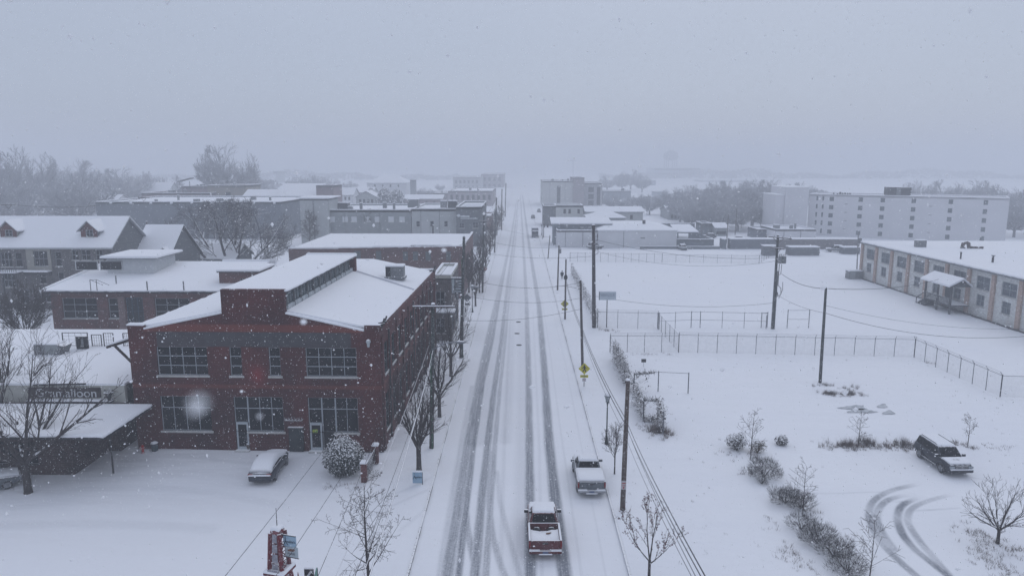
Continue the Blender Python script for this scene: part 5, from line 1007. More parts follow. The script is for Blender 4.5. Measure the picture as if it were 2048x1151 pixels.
for z, dx, lb in ((11.95, -1.5, 'left cable from the long crossarm to the next pole up the street'), (11.95, 1.65, 'right cable from the long crossarm to the next pole up the street'), (9.0, 0, 'lower bundle from the corner pole to the next pole up the street')):
    wire(Z(p1, z, dx), Z(p2, z + 1.2, dx * .1, -.2), .5, .02, WIRE, lb)
for z, lb in ((13.6, 'upper cable'), (9.6, 'lower cable')):
    for a_, b_, w_ in ((p2, p3, 'second to the third left pole'), (p3, p4, 'third to the fourth left pole'), (p4, p5, 'fourth to the fifth left pole')): wire(Z(a_, z), Z(b_, z), .8, .022, WIRE, f'{lb} running from the {w_} along the street')
for k, (u0, u1, dz) in enumerate(((1252, 1412, 0), (1250, 1403, .1), (1254, 1392, .25), (1247, 1384, .0))):
    wire(Q(u0, 838 + 8 * k, 45.1), Q(u1 + 6, 1165, 14.5 + k * .4), .25, (.015, .013, .009, .008)[k], WIRE, ('heaviest of the four parallel cables from the brown pole to the bottom edge', 'second of the four parallel cables falling from the brown pole', 'rightmost thin cable falling from the brown pole', 'leftmost thin cable falling from the brown pole')[k])
    wire(Q(1163, 652 + 4 * k, 80.2), Q(u0, 838 + 8 * k, 45.1), .5, (.022, .018, .014, .012)[k], WIRE, ('heaviest', 'second', 'third', 'lowest')[k] + ' cable between the slim grey pole and the brown pole')
    if k < 3: wire(Q(1133, 560 + 5 * k, 105.2), Q(1163, 652 + 4 * k, 80.2), .6, .018, WIRE, ('upper', 'middle', 'lower')[k] + ' cable between the farther and nearer yellow sign poles')
for (a, ya, b_, yb, sg, lb) in (((930, 555), 83.4, (1160, 565), 80.3, .9, 'nearest cable hanging across the road in a shallow curve'), ((925, 590), 83.4, (1187, 590), 99.6, 1.0, 'second cable hanging across the road'), ((928, 640), 83.4, (1160, 618), 80.3, .5, 'lowest cable hanging across the road above the manhole covers'), ((968, 505), 127.6, (1187, 512), 99.6, .6, 'straight cable across the road beyond the walking person'), ((968, 480), 127.6, (1117, 494), 130.4, .6, 'faint cable across the road level with the far slim pole'), ((992, 455), 198, (1100, 474), 175, .4, 'faintest far cable across the road')):
    wire(Q(*a, ya), Q(*b_, yb), sg, .018, WIRE, lb)
wire(Z(r1, 12.6), Z(r6, 10.2, .5), 1.0, .02, WIRE, 'cable crossing the yard from the thick dark pole to the transformer pole'); wire(Z(r1, 11.0), Z(r6, 9.8, .3), 1.4, .014, WIRE, 'sagging thin cable below it from the thick dark pole to the transformer pole')
wire(Z(r6, 7.9, .8), Z(r7, 10.2), .5, .03, WIRE, 'heavy cable from the transformer pole to the bare field pole'); wire(Z(r7, 10.2, .1), Vector((66.6, 112.8, 5.0)), .6, .03, WIRE, 'heavy cable from the bare field pole to the factory porch')
wire(Z(r7, 7.6), Q(2090, 668, 76), 1.3, .022, WIRE, 'lower right cable leaving the bare field pole over the yard fence'); wire(Z(r7, 8.4), Q(2090, 655, 84), 1.0, .014, WIRE, 'thin right cable leaving the bare field pole above the lower one')
wire(Z(r6, 5.2), Z(r7, 7.6), .4, .018, WIRE, 'low cable between transformer pole and bare field pole'); wire(Z(r1, 4.6), Z(r6, 3.8), 1.0, .02, WIRE, 'lowest cable across the yard just above the wire fence')
wire(Z(l1, 15.7), Z(l1b, 16), 1.2, .03, WIRE, 'cable between the two poles before the dormered house')

# ------------------------------------------------------------------ wire fences
MESH_ = mat('wire_mesh', (.10, .11, .13), alpha=.10, rough=.6)
def fence(label, pts, h=2.1, n=None, gate=False, vine=0.0, barbs=False, group='wire fences round the snowy lots', mid=False, skip_mesh=False):
    p0 = Vector(pts[0]); o = thing('wire_fence', label, 'fence', p0, 0, group)
    L_ = [Vector(p) - p0 for p in pts]; rl = MB(); ms = MB()
    k = 0
    for a, b in zip(L_[:-1], L_[1:]):
        dist = (b - a).length; m_ = n or max(1, round(dist / 3.0)); hz = Vector((0, 0, h))
        rl.tube([a + hz, b + hz], .024, 5)
        if mid: rl.tube([a + hz * .5, b + hz * .5], .022, 5)
        if not skip_mesh: ms.quad(a, b, b + hz, a + hz)
        for i in range(m_ + (b is L_[-1])):
            q = a.lerp(b, i / m_); pm = MB(); pm.tube([q, q + Vector((0, 0, h + .12))], .036 if 0 < i < m_ else .055, 6)
            if barbs: d = (b - a).normalized(); s = Vector((-d.y, d.x, 0)); pm.tube([q + hz, q + hz + s * -.25 + Vector((0, 0, .42))], .025, 5)
            pm.build('post', GALV, o)
        if barbs:
            d = (b - a).normalized(); s = Vector((-d.y, d.x, 0))
            for t in (.4, 1.0): rl.tube([a + hz + (s * -.25 + Vector((0, 0, .4))) * t, b + hz + (s * -.25 + Vector((0, 0, .4))) * t], .012, 4)
    rl.build('rail', GALV, o)
    if ms.v: ms.build('wire_mesh', MESH_, o)
    return o, L_
TWV = mat('vine_twigs', (.06, .055, .06), (.10, .085, .08), 5, snow=.75, snow_noise=5)
def vines(o, a, b, h, count, seed, dens=1.0, dep=.35):
    R_ = random.Random(seed); m = MB(); a, b = Vector(a), Vector(b); count = int(count * .62)
    for k in range(count):
        t = R_.random(); z = R_.random() ** .8 * h * 1.08; q = a.lerp(b, t) + Vector((R_.gauss(0, dep * .5), R_.gauss(0, dep * .35), max(.03, z)))
        d = Vector((R_.uniform(-1, 1), R_.uniform(-1, 1), R_.uniform(-.6, 1))).normalized()
        if R_.random() < .5: m.bar(q, q + d * R_.uniform(.15, .5), .025, .012)
        else:
            s = R_.uniform(.05, .11); u = d.cross(Vector((0, 0, 1))) * s; v = d * s; m.quad(q - u - v, q + u - v, q + u + v, q - u + v)
    return m.build('vines', TWV, o)
G0 = lambda x, y: P(x, y)
c1 = G0(1220, 704); c2 = G0(1357, 704); c3 = G0(1315, 656); c4 = G0(1828, 714); c5 = G0(2000, 793); c6 = G0(1195, 655); c8 = G0(1322, 866); c9 = G0(1286, 842)
c9.x = c1.x; 
f1, L1 = fence('vine-choked wire fence running towards the camera along the right pavement', [c1, c9], 2.15, 8)
vines(f1, L1[0].lerp(L1[1], .15), L1[0].lerp(L1[1], .55), 2.3, 2600, 1); vines(f1, L1[0].lerp(L1[1], .5), L1[0].lerp(L1[1], .68), 2.0, 700, 5); vines(f1, L1[0].lerp(L1[1], .78), L1[1], 2.0, 1200, 2)
q0 = Vector((c9.x, c9.y, 0)); q1 = P(1316, 845); q1.y = c9.y - .1; q2 = P(1326, 868)
f1b, L1b = fence('short wire fence end with a vine-covered frame beside the dry grass clump', [q0, q1, q2], 2.0, 1)
vines(f1b, L1b[1], L1b[2], 2.2, 900, 3, dep=.3); vines(f1b, L1b[0] + Vector((0, 0, 1.9)), L1b[1] + Vector((0, 0, 1.9)), .2, 260, 4, dep=.15); vines(f1b, L1b[0], L1b[1], .5, 300, 9, dep=.3)
fence('wire fence behind the small black sign', [c1, c2], 2.1, 4, barbs=True)
fence('wire fence running back from the yard corner to the gate', [c2, c3], 2.2, 5)
fence('long wire fence across the middle of the snowy field', [c2, c4], 2.2, 12, barbs=True)
fence('wire fence with two gate frames coming forward at right', [c4, c5], 2.2, 7, barbs=True, mid=False)
fence('short wire fence leaving the frame at the right edge', [c5, P(2110, 797)], 2.2, 2)
ff, Lf_ = fence('vine-covered wire fence running away from the thick dark pole', [c6, Vector((c6.x - .15, 150, 0))], 2.1, 16)
vines(ff, Lf_[0], Lf_[1] * .45, 2.2, 1500, 6); vines(ff, Lf_[1] * .45, Lf_[1], 2.3, 1500, 7)
fence('wire fence under the white board sign', [c6, P(1316, 658)], 2.3, 3, barbs=True)
fence('wire fence with rails between the gate and the transformer pole', [P(1318, 658), P(1382, 655), P(1400, 655), P(1532, 658)], 2.3, None, mid=True, skip_mesh=True)
fence('open two-rail gate frame right of the transformer pole', [P(1574, 656), P(1617, 656)], 2.6, 1, mid=True, skip_mesh=True, group=None)
m = MB(); a = P(1522, 656); tag(fence('slanting loose fence panel leaning beside the transformer pole', [P(1522, 656), P(1534, 655)], 2.2, 1, group=None)[0], 'slanting loose fence panel leaning beside the transformer pole', 'fence')
fence('far wire fence along the back of the street field', [P(1140, 523), P(1324, 525)], 2.1, 12)
fence('faint wire fence continuing right of the far one', [P(1324, 525), P(1518, 527), P(1562, 500)], 1.9, None)
f8, L8 = fence('short wire fence spur with a fallen vine mat on its rail', [P(1268, 786), P(1316, 783), P(1376, 786)], 2.1, 1, skip_mesh=True)
vines(f8, L8[0] + Vector((0, 0, 1.95)), L8[0].lerp(L8[1], .8) + Vector((0, 0, 2.0)), .15, 500, 8, dep=.15); vines(f8, L8[0], L8[0].lerp(L8[1], .6), 1.9, 120, 18, dep=.1)

# ------------------------------------------------------------------ signs and lamps
YEL = mat('sign_yellow', (.50, .46, .03)); BLK = mat('sign_black', (.015, .015, .02)); SW = mat('sign_white', (.52, .53, .55)); STEEL = mat('sign_post_steel', (.06, .065, .07))
def ped_sign(base, top_px, label, extra=True):
    b = P(*base); h = Q(*top_px, b.y).z; t = thing('pedestrian_sign', label, 'road sign', (b.x, b.y, 0), 0, 'yellow pedestrian crossing signs')
    MB().bar((0, 0, 0), (0, 0, h - .1), .07, .07).build('post', STEEL, t); s = .62; c = h - s
    MB().prism([(-s, -.05, c), (0, -.05, c - s), (s, -.05, c), (0, -.05, c + s)], (0, .02, 0)).build('diamond_plate', YEL, t)
    m = MB(); m.disc((.0, -.06, c + .34), (0, 1, 0), .075, .012, 10); 
    def lb(a, b, w_): m.bar((a[0], -.06, c + a[1]), (b[0], -.06, c + b[1]), .012 if False else w_, w_ * .5) if False else m.prism([(a[0] - w_, -.066, c + a[1]), (b[0] - w_, -.066, c + b[1]), (b[0] + w_, -.066, c + b[1]), (a[0] + w_, -.066, c + a[1])], (0, .012, 0))
    lb((0, .26), (.01, -.02), .09); lb((.0, -.02), (-.17, -.36), .055); lb((.03, -.02), (.17, -.36), .055); lb((-.05, .22), (-.24, .02), .04); lb((.07, .22), (.22, -.02), .04); m.build('walking_figure', BLK, t)
    m = MB(); m.box(-.42, .42, -.05, -.03, c - s - .34, c - s - .06); pl_ = m.build('lower_plate', YEL, t)
    m = MB(); m.box(-.28, .28, -.062, -.052, c - s - .25, c - s - .15); m.prism([(-.34, -.066, c - s - .2), (-.2, -.066, c - s - .12), (-.2, -.066, c - s - .28)], (0, .006, 0)); m.build('arrow', mat('dull_olive', (.2, .2, .03)), pl_)
    if extra:
        m = MB(); m.box(-.2, .2, -.05, -.03, c - s - .78, c - s - .4); w_ = m.build('white_plate', SW, t); m = MB(); m.box(-.15, .15, -.06, -.051, c - s - .55, c - s - .52); m.box(-.15, .12, -.06, -.051, c - s - .66, c - s - .63); m.build('print', mat('notice_red'), w_)
    return t
ped_sign((1168, 772), (1170, 725), 'yellow diamond pedestrian sign with plates below, nearer of the two')
ped_sign((1129, 636), (1131, 599), 'yellow diamond pedestrian sign on its post, farther of the two', False)
b = P(1213, 655); h = Q(1215, 583, b.y).z; x0, x1 = Q(1198, 590, b.y).x - b.x, Q(1232, 590, b.y).x - b.x
t = thing('board_sign', 'white rectangular board sign with faded tall blue lettering on a single post', 'sign', (b.x, b.y, 0)); MB().bar((0, 0, 0), (0, 0, h - .2), .12, .12).build('post', STEEL, t)
bd = MB().box(x0, x1, -.12, .12, h - 1.17, h).build('board', mat('pale_blue_board', (.50, .55, .60), (.44, .5, .55), 2), t); text('WENDICOUR', bd, ((x0 + x1) / 2, -.14, h - .48), .52, mat('faded_blue_ink', (.2, .26, .32)), sx=.62, ext=.005); MB().box(x0, x0 + .06, -.15, .15, h - 1.17, h).build('edge_frame', STEEL, bd); MB().slab(x0, x1, -.14, .14, h, .1, .04).build('snow_cap', SNOWR, t)
b = P(1287, 734); t = thing('small_lot_sign', 'small black square sign on a snow-hidden leg in the fenced field', 'sign', (b.x, b.y, 0)); MB().box(-.27, .27, -.03, .03, .6, 1.0).build('board', DARKM, t); MB().bar((0, .05, 0), (0, .05, .9), .05, .05).build('leg', SW, t)
def lamp(base, toppx, label):
    b = P(*base); h = Q(*toppx, b.y).z; t = thing('street_lamp', label, 'street lamp', (b.x, b.y, 0), 0, 'green lantern street lamps'); GRN = mat('lamp_green', (.015, .035, .032), snow=.9, dust=.15)
    MB().lathe([(.16, 0), (.17, .12), (.11, .3), (.1, .6), (.06, .75), (.05, h - .85), (.09, h - .8)], 10).build('post', GRN, t, True)
    MB().lathe([(.07, h - .82), (.17, h - .6), (.13, h - .58)], 10).build('lamp_cup', GRN, t, True); MB().lathe([(.12, h - .6), (.24, h - .16), (.2, h - .15)], 8).build('lantern_glass', mat('lantern_glass', (.32, .35, .37), rough=.3), t)
    m = MB(); m.lathe([(.27, h - .15), (.26, h - .1), (.02, h + .02)], 8); 
    for k in range(4): a = k * pi / 2 + pi / 4; m.bar((.13 * cos(a), .13 * sin(a), h - .6), (.26 * cos(a), .26 * sin(a), h - .13), .025)
    m.build('lantern_cap', GRN, t); MB().lathe([(.26, h - .1), (.25, h), (.03, h + .12)], 8).build('snow_cap', SNOWR, t, True); return t
lamp((1213, 887), (1215, 788), 'green lantern street lamp on the right pavement before the silver pickup')
lamp((945, 624), (946, 570), 'lantern street lamp with a snow cap on the left pavement beyond the corner shop')
lamp((1083, 470), (1084, 448), 'tiny lantern street lamp near the far crossing')
b = P(932, 640); t = thing('street_name_sign', 'grey square road sign facing away on a thin post beside the tall green pole', 'road sign', (b.x, b.y, 0)); MB().bar((0, 0, 0), (0, 0, 4.0), .06, .06).build('post', STEEL, t); MB().prism([(.2 + -.62, .03, 3.4), (.2, .03, 2.78), (.2 + .62, .03, 3.4), (.2, .03, 4.02)], (0, .03, 0)).build('back_plate', mat('sign_back', (.13, .14, .15)), t); MB().box(-.15, .5, .03, .06, 2.3, 2.6).build('lower_plate', mat('sign_back'), t)
b = P(970, 560); t = thing('red_sign', 'small red sign among the street trees on the left pavement', 'road sign', (b.x, b.y, 0)); MB().bar((0, 0, 0), (0, 0, 2.4), .06, .06).build('post', STEEL, t); a = [(.0 + .42 * cos(pi / 8 + k * pi / 4), -.05, 2.3 + .42 * sin(pi / 8 + k * pi / 4)) for k in range(8)]; MB().prism(a, (0, .02, 0)).build('red_plate', mat('faded_red', (.35, .07, .06), dust=.2), t)
b = P(1095, 478); t = thing('traffic_signal', 'dark signal heads hanging on a post at the far crossing', 'traffic light', (b.x - 1.6, b.y, 0)); MB().tube([(0, 0, 0), (0, 0, 4.6), (2, 0, 4.9)], .09, 6).build('post', STEEL, t)
for x in (.5, 1.6): MB().box(x - .25, x + .25, -.2, .2, 3.6, 4.7).build('signal_head', DARKM, t)
# yard sign by the tree, feather banner, red lattice tower with hanging boards
BLU = mat('sign_blue', (.24, .36, .48), (.30, .42, .52), 2); INK = mat('sign_ink', (.015, .03, .06))
def emblem(m, x, z, s, y):
    m.prism([(x - .05 * s, y, z), (x + .05 * s, y, z), (x + .015 * s, y, z + .7 * s), (x - .015 * s, y, z + .7 * s)], (0, .006, 0))
    for d in (-1, 1): m.prism([(x - .04 * s, y - .001 * d, z + .05 * s), (x + .04 * s, y - .001 * d, z + .05 * s), (x + d * .36 * s, y - .001 * d, z - .45 * s), (x + d * .25 * s, y - .001 * d, z - .45 * s)], (0, .006, 0))
b = P(835, 968); t = thing('yard_sign', 'pale blue yard sign with a dark emblem at the foot of the street tree', 'sign', (b.x, b.y, 0)); MB().box(-.34, .36, -.03, .03, .12, .98).build('board', BLU, t); m = MB(); emblem(m, -.2, .62, .42, -.045); m.build('emblem', INK, t); text("mélie's", t, (.09, -.045, .58), .19, INK, ext=.004); MB().bar((.37, 0, 0), (.37, 0, .95), .05).build('leg', STEEL, t); MB().slab(-.36, .38, -.08, .08, .98, .09, .03).build('snow_cap', SNOWR, t)
TY = 30.0; tx = Q(557, 1100, TY).x; zt = Q(560, 1062, TY).z
LR = mat('lattice_red', (.16, .012, .022), (.09, .01, .016), 3, snow=.8, dust=.3)
t = thing('lattice_tower', 'dark red iron lattice tower with pale panels and two hanging boards at the bottom edge', 'tower', (tx, TY, 0), radians(-14))
prof_ = lambda z: .22 + .35 * max(0, (1 - z / zt)) + 1.35 * max(0, 1 - z / (zt * .72)) ** 2.2
zs = [zt * k / 14 for k in range(15)]; lm = MB()
for sx_, sy_ in ((-1, -1), (1, -1), (1, 1), (-1, 1)):
    for z0, z1 in zip(zs[:-1], zs[1:]): lm.bar((sx_ * prof_(z0), sy_ * prof_(z0), z0), (sx_ * prof_(z1), sy_ * prof_(z1), z1 + .02), .17)
lm.build('leg_frame', LR, t)
lm = MB()
for z0, z1 in zip(zs[:-1], zs[1:]):
    for (ax, ay), (bx_, by_) in (((-1, -1), (1, -1)), ((1, -1), (1, 1)), ((1, 1), (-1, 1)), ((-1, 1), (-1, -1))):
        a, c = prof_(z0), prof_(z1); lm.bar((ax * a, ay * a, z0), (bx_ * c, by_ * c, z1), .035); lm.bar((bx_ * a, by_ * a, z0), (ax * c, ay * c, z1), .035)
lm.build('lattice', LR, t)
lm = MB()
for z0, z1 in zip(zs[6:-1], zs[7:]):
    a, c = prof_(z0) * .5, prof_(z1) * .5; y0, y1 = -prof_(z0) - .03, -prof_(z1) - .03; lm.quad((-a, y0, z0 + .05), (a, y0, z0 + .05), (c, y1, z1 - .02), (-c, y1, z1 - .02))
lm.prism([(-.3, -.5, zt * .73), (.3, -.5, zt * .73), (.3, -.5, zt * .75), (-.3, -.5, zt * .75)], (0, .02, 0)); lm.build('pale_panel', mat('pale_lattice_panel', (.30, .30, .34), (.22, .22, .26), 4, dust=.2), t)
zp = Q(560, 1136, TY).z; pm = MB(); a = prof_(zp) + .2; pm.box(-a, a, -a, a, zp - .12, zp, 1); pm.slab(-a, a, -a, a, zp, .14, .05, 0); pm.build('platform', [SNOWR, LR], t)
a = prof_(zp * .45) + .25; pm = MB(); pm.box(-a, a, -a, a, zp * .45 - .12, zp * .45, 1); pm.slab(-a, a, -a, a, zp * .45, .14, .05, 0); pm.build('platform', [SNOWR, LR], t)
MB().lathe([(.3, zt), (.32, zt + .08), (.12, zt + .25), (.02, zt + .3)], 8).build('crown', LR, t); MB().slab(-.22, .22, -.22, .22, zt + .12, .16, .06).build('snow_cap', SNOWR, t); MB().tube([(0, 0, zt + .2), (0, 0, zt + 1.15)], [.022, .012], 5).build('spire', DARKM, t)
bx0 = .32; w_ = .62
m = MB(); m.box(bx0, bx0 + w_, -.06, .0, zt - .62, zt - .12); hb = m.build('hanging_board', BLU, t, label='blue upper board with a dark emblem'); m = MB(); m.bar((0, 0, zt - .1), (bx0 + w_, -.03, zt - .1), .05); m.build('board_arm', DARKM, t); m = MB(); emblem(m, bx0 + .12, zt - .38, .36, -.075); m.build('emblem', INK, hb); text("mélie's", hb, (bx0 + .38, -.072, zt - .38), .18, INK, ext=.003)
m = MB(); m.box(bx0 + .05, bx0 + w_ + .07, -.06, .0, zt - 1.12, zt - .65); hb = m.build('hanging_board', mat('pale_blue_panel', (.36, .42, .46), (.4, .44, .47), 3), t, label='pale lower board with dark marks'); m = MB(); m.box(bx0 + .2, bx0 + .52, -.072, -.062, zt - .84, zt - .76); m.box(bx0 + .3, bx0 + .56, -.074, -.064, zt - .8, zt - .72); m.build('emblem', mat('brown_mark', (.16, .08, .06)), hb); text('PARIS', hb, (bx0 + .37, -.07, zt - .96), .15, INK, ext=.003)
m = MB(); m.bar((0, 0, zt - 1.14), (bx0 + w_ + .1, -.03, zt - 1.16), .04); m.build('board_arm', DARKM, t)
q = Q(618, 1143, 31.0); t = thing('black_board_stand', 'black and white board stand beside the teal banner at the bottom edge', 'sign', (q.x, 31, 0)); MB().box(-.22, .22, -.03, .03, q.z - .5, q.z + .18).build('board', BLK, t); MB().prism([(-.2, -.045, q.z - .3), (-.08, -.045, q.z - .3), (.2, -.045, q.z + .1), (.08, -.045, q.z + .1)], (0, .01, 0)).build('white_stripe', SW, t); MB().tube([(0, 0, 0), (0, 0, q.z - .4)], .04, 6).build('post', STEEL, t); MB().slab(-.23, .23, -.05, .05, q.z + .18, .06, .02).build('snow_cap', SNOWR, t)
q = Q(631, 1134, 31.2); t = thing('feather_banner', 'pale teal pointed banner beside the black board stand', 'banner', (q.x, 31.2, 0)); MB().prism([(-.2, 0, q.z - 2.4), (.06, 0, q.z - 2.4), (.08, 0, q.z - .1), (.04, 0, q.z + .03), (-.18, 0, q.z - .75)], (0, .015, 0)).build('cloth', mat('pale_teal_cloth', (.22, .42, .36), (.28, .46, .42), 3), t); MB().tube([(.09, 0, 0), (.09, 0, q.z)], .015, 5).build('pole', STEEL, t)
for k, px in enumerate((596, 586)): 
    q = Q(px, 1146, 30.6); t = thing('red_finial', ('small dark red pointed finial right of the lattice tower', 'dark slanting snow-edged rail beside the lattice tower')[k], 'post', (q.x, 30.6, 0)); MB().tube([(0, 0, 0), (0, 0, q.z - .2), (0, 0, q.z + .1)], [.05, .05, .005], 6).build('post', LR, t); MB().lathe([(.08, q.z - .34), (.1, q.z - .28), (.03, q.z - .2)], 8).build('knob', LR, t)
# ------------------------------------------------------------------ vehicles (local +y is forward)
def loft(m, secs, mi=0):
    o = len(m.v); k = None
    for y, h in secs:
        ring = list(h) + [(-x, z) for x, z in reversed(h) if abs(x) > 1e-6]; k = len(ring)
        m.v.extend([(x, y, z) for x, z in ring])
    for i in range(len(secs) - 1):
        for j in range(k): jj = (j + 1) % k; m.f.append((o + i * k + j, o + i * k + jj, o + (i + 1) * k + jj, o + (i + 1) * k + j)); m.m.append(mi)
    m.f.append(tuple(o + j for j in range(k))); m.m.append(mi); m.f.append(tuple(o + (len(secs) - 1) * k + j for j in range(k - 1, -1, -1))); m.m.append(mi)
def hs(w_, zb, zm, zt): return [(0, zb), (w_ * .86, zb), (w_ * .98, zb + .12), (w_, zm), (w_ * .965, zt - .09), (w_ * .86, zt), (0, zt + .025)]
TYRE = mat('tyre_rubber', (.018, .018, .02), snow=.85, dust=.5); RIM = mat('alloy_rim', (.22, .23, .25), metal=.5, rough=.4, dust=.5); CHROME = mat('dull_chrome', (.3, .31, .33), metal=.6, rough=.35, snow=.7)
TAIL = mat('tail_red', (.18, .01, .015), rough=.3); HEADL = mat('headlight_glass', (.30, .33, .36), rough=.2); PLATE = mat('number_plate', (.10, .13, .22)); CGL = mat('car_glass', (.003, .004, .007), rough=.1, spec=.15)
def wheels(t, ys, w_, r, snow=False):
    for y in ys:
        for s in (-1, 1):
            m = MB(); m.tube([(s * (w_ - .2), y, r), (s * (w_ - .02), y, r), (s * (w_ + .01), y, r)], [r, r, r * .92], 18)
            wh = m.build('wheel', TYRE, t); m = MB(); m.tube([(s * (w_ + .005), y, r), (s * (w_ + .025), y, r)], [r * .64, r * .6], 14)
            for k in range(6): a = k * pi / 3; m.bar((s * (w_ + .03), y, r), (s * (w_ + .03), y + cos(a) * r * .6, r + sin(a) * r * .6), .05, .03)
            m.build('rim', RIM, wh)
def cab(t, b0, b1, t0, t1, wb, wt, zb, zt, body, glass=('rear', 'front', 'side'), split=(.5,), snow=.10, glm=None, roofmat=None, off=.012):
    m = MB(); B = [(-wb, b0, zb), (wb, b0, zb), (wb, b1, zb), (-wb, b1, zb)]; T = [(-wt, t0, zt), (wt, t0, zt), (wt, t1, zt), (-wt, t1, zt)]
    m.add(B + T, [(0, 3, 2, 1), (4, 5, 6, 7), (0, 1, 5, 4), (1, 2, 6, 5), (2, 3, 7, 6), (3, 0, 4, 7)]); c = bevel(m.build('cabin', body, t), .09, 4)
    V = [Vector(p) for p in B + T]; glm = glm or CGL
    def pane(a, b, c_, d, n, u0, u1, v0, v1, nm):
        f = lambda u, v: (a.lerp(b, u)).lerp(d.lerp(c_, u), v) + n * off; q = MB(); p = [f(u0, v0), f(u1, v0), f(u1, v1), f(u0, v1)]; q.prism(p, n * -.02); q.build(nm, glm, t)
    if 'rear' in glass: pane(V[0], V[1], V[5], V[4], (V[1] - V[0]).cross(V[4] - V[0]).normalized(), .07, .93, .12, .88, 'rear_window')
    if 'front' in glass: pane(V[2], V[3], V[7], V[6], (V[3] - V[2]).cross(V[6] - V[2]).normalized(), .06, .94, .08, .9, 'windshield')
    if 'side' in glass:
        for s, (a, b, c_, d) in enumerate(((V[1], V[2], V[6], V[5]), (V[3], V[0], V[4], V[7]))):
            n = (b - a).cross(d - a).normalized(); e = [.04] + list(split if s == 0 else [1 - x for x in reversed(split)]) + [.93]
            if s == 1: e = [.07] + [1 - x for x in reversed(split)] + [.96]
            for u0, u1 in zip(e[:-1], e[1:]): pane(a, b, c_, d, n, u0 + .015, u1 - .015, .12, .86, 'side_window')
    if snow:
        m = MB(); z = zt + .002; i = .03; P4 = [(-wt + i, t0 + i, z), (wt - i, t0 + i, z), (wt - i, t1 - i, z), (-wt + i, t1 - i, z)]; Q4 = [(-wt + .1, t0 + .1, z + snow), (wt - .1, t0 + .1, z + snow), (wt - .1, t1 - .12, z + snow), (-wt + .1, t1 - .12, z + snow)]
        m.add(P4 + Q4, [(4, 5, 6, 7), (0, 1, 5, 4), (1, 2, 6, 5), (2, 3, 7, 6), (3, 0, 4, 7)]); bevel(m.build('roof_snow', SNOWR, t), .04, 2)
def mirrors(t, y, w_, z, body):
    for s in (-1, 1): m = MB(); m.box(s * w_ - .0 if s > 0 else -w_ - .26, w_ + .26 if s > 0 else -w_, y - .06, y + .08, z, z + .2); bevel(m.build('mirror', body, t), .03)
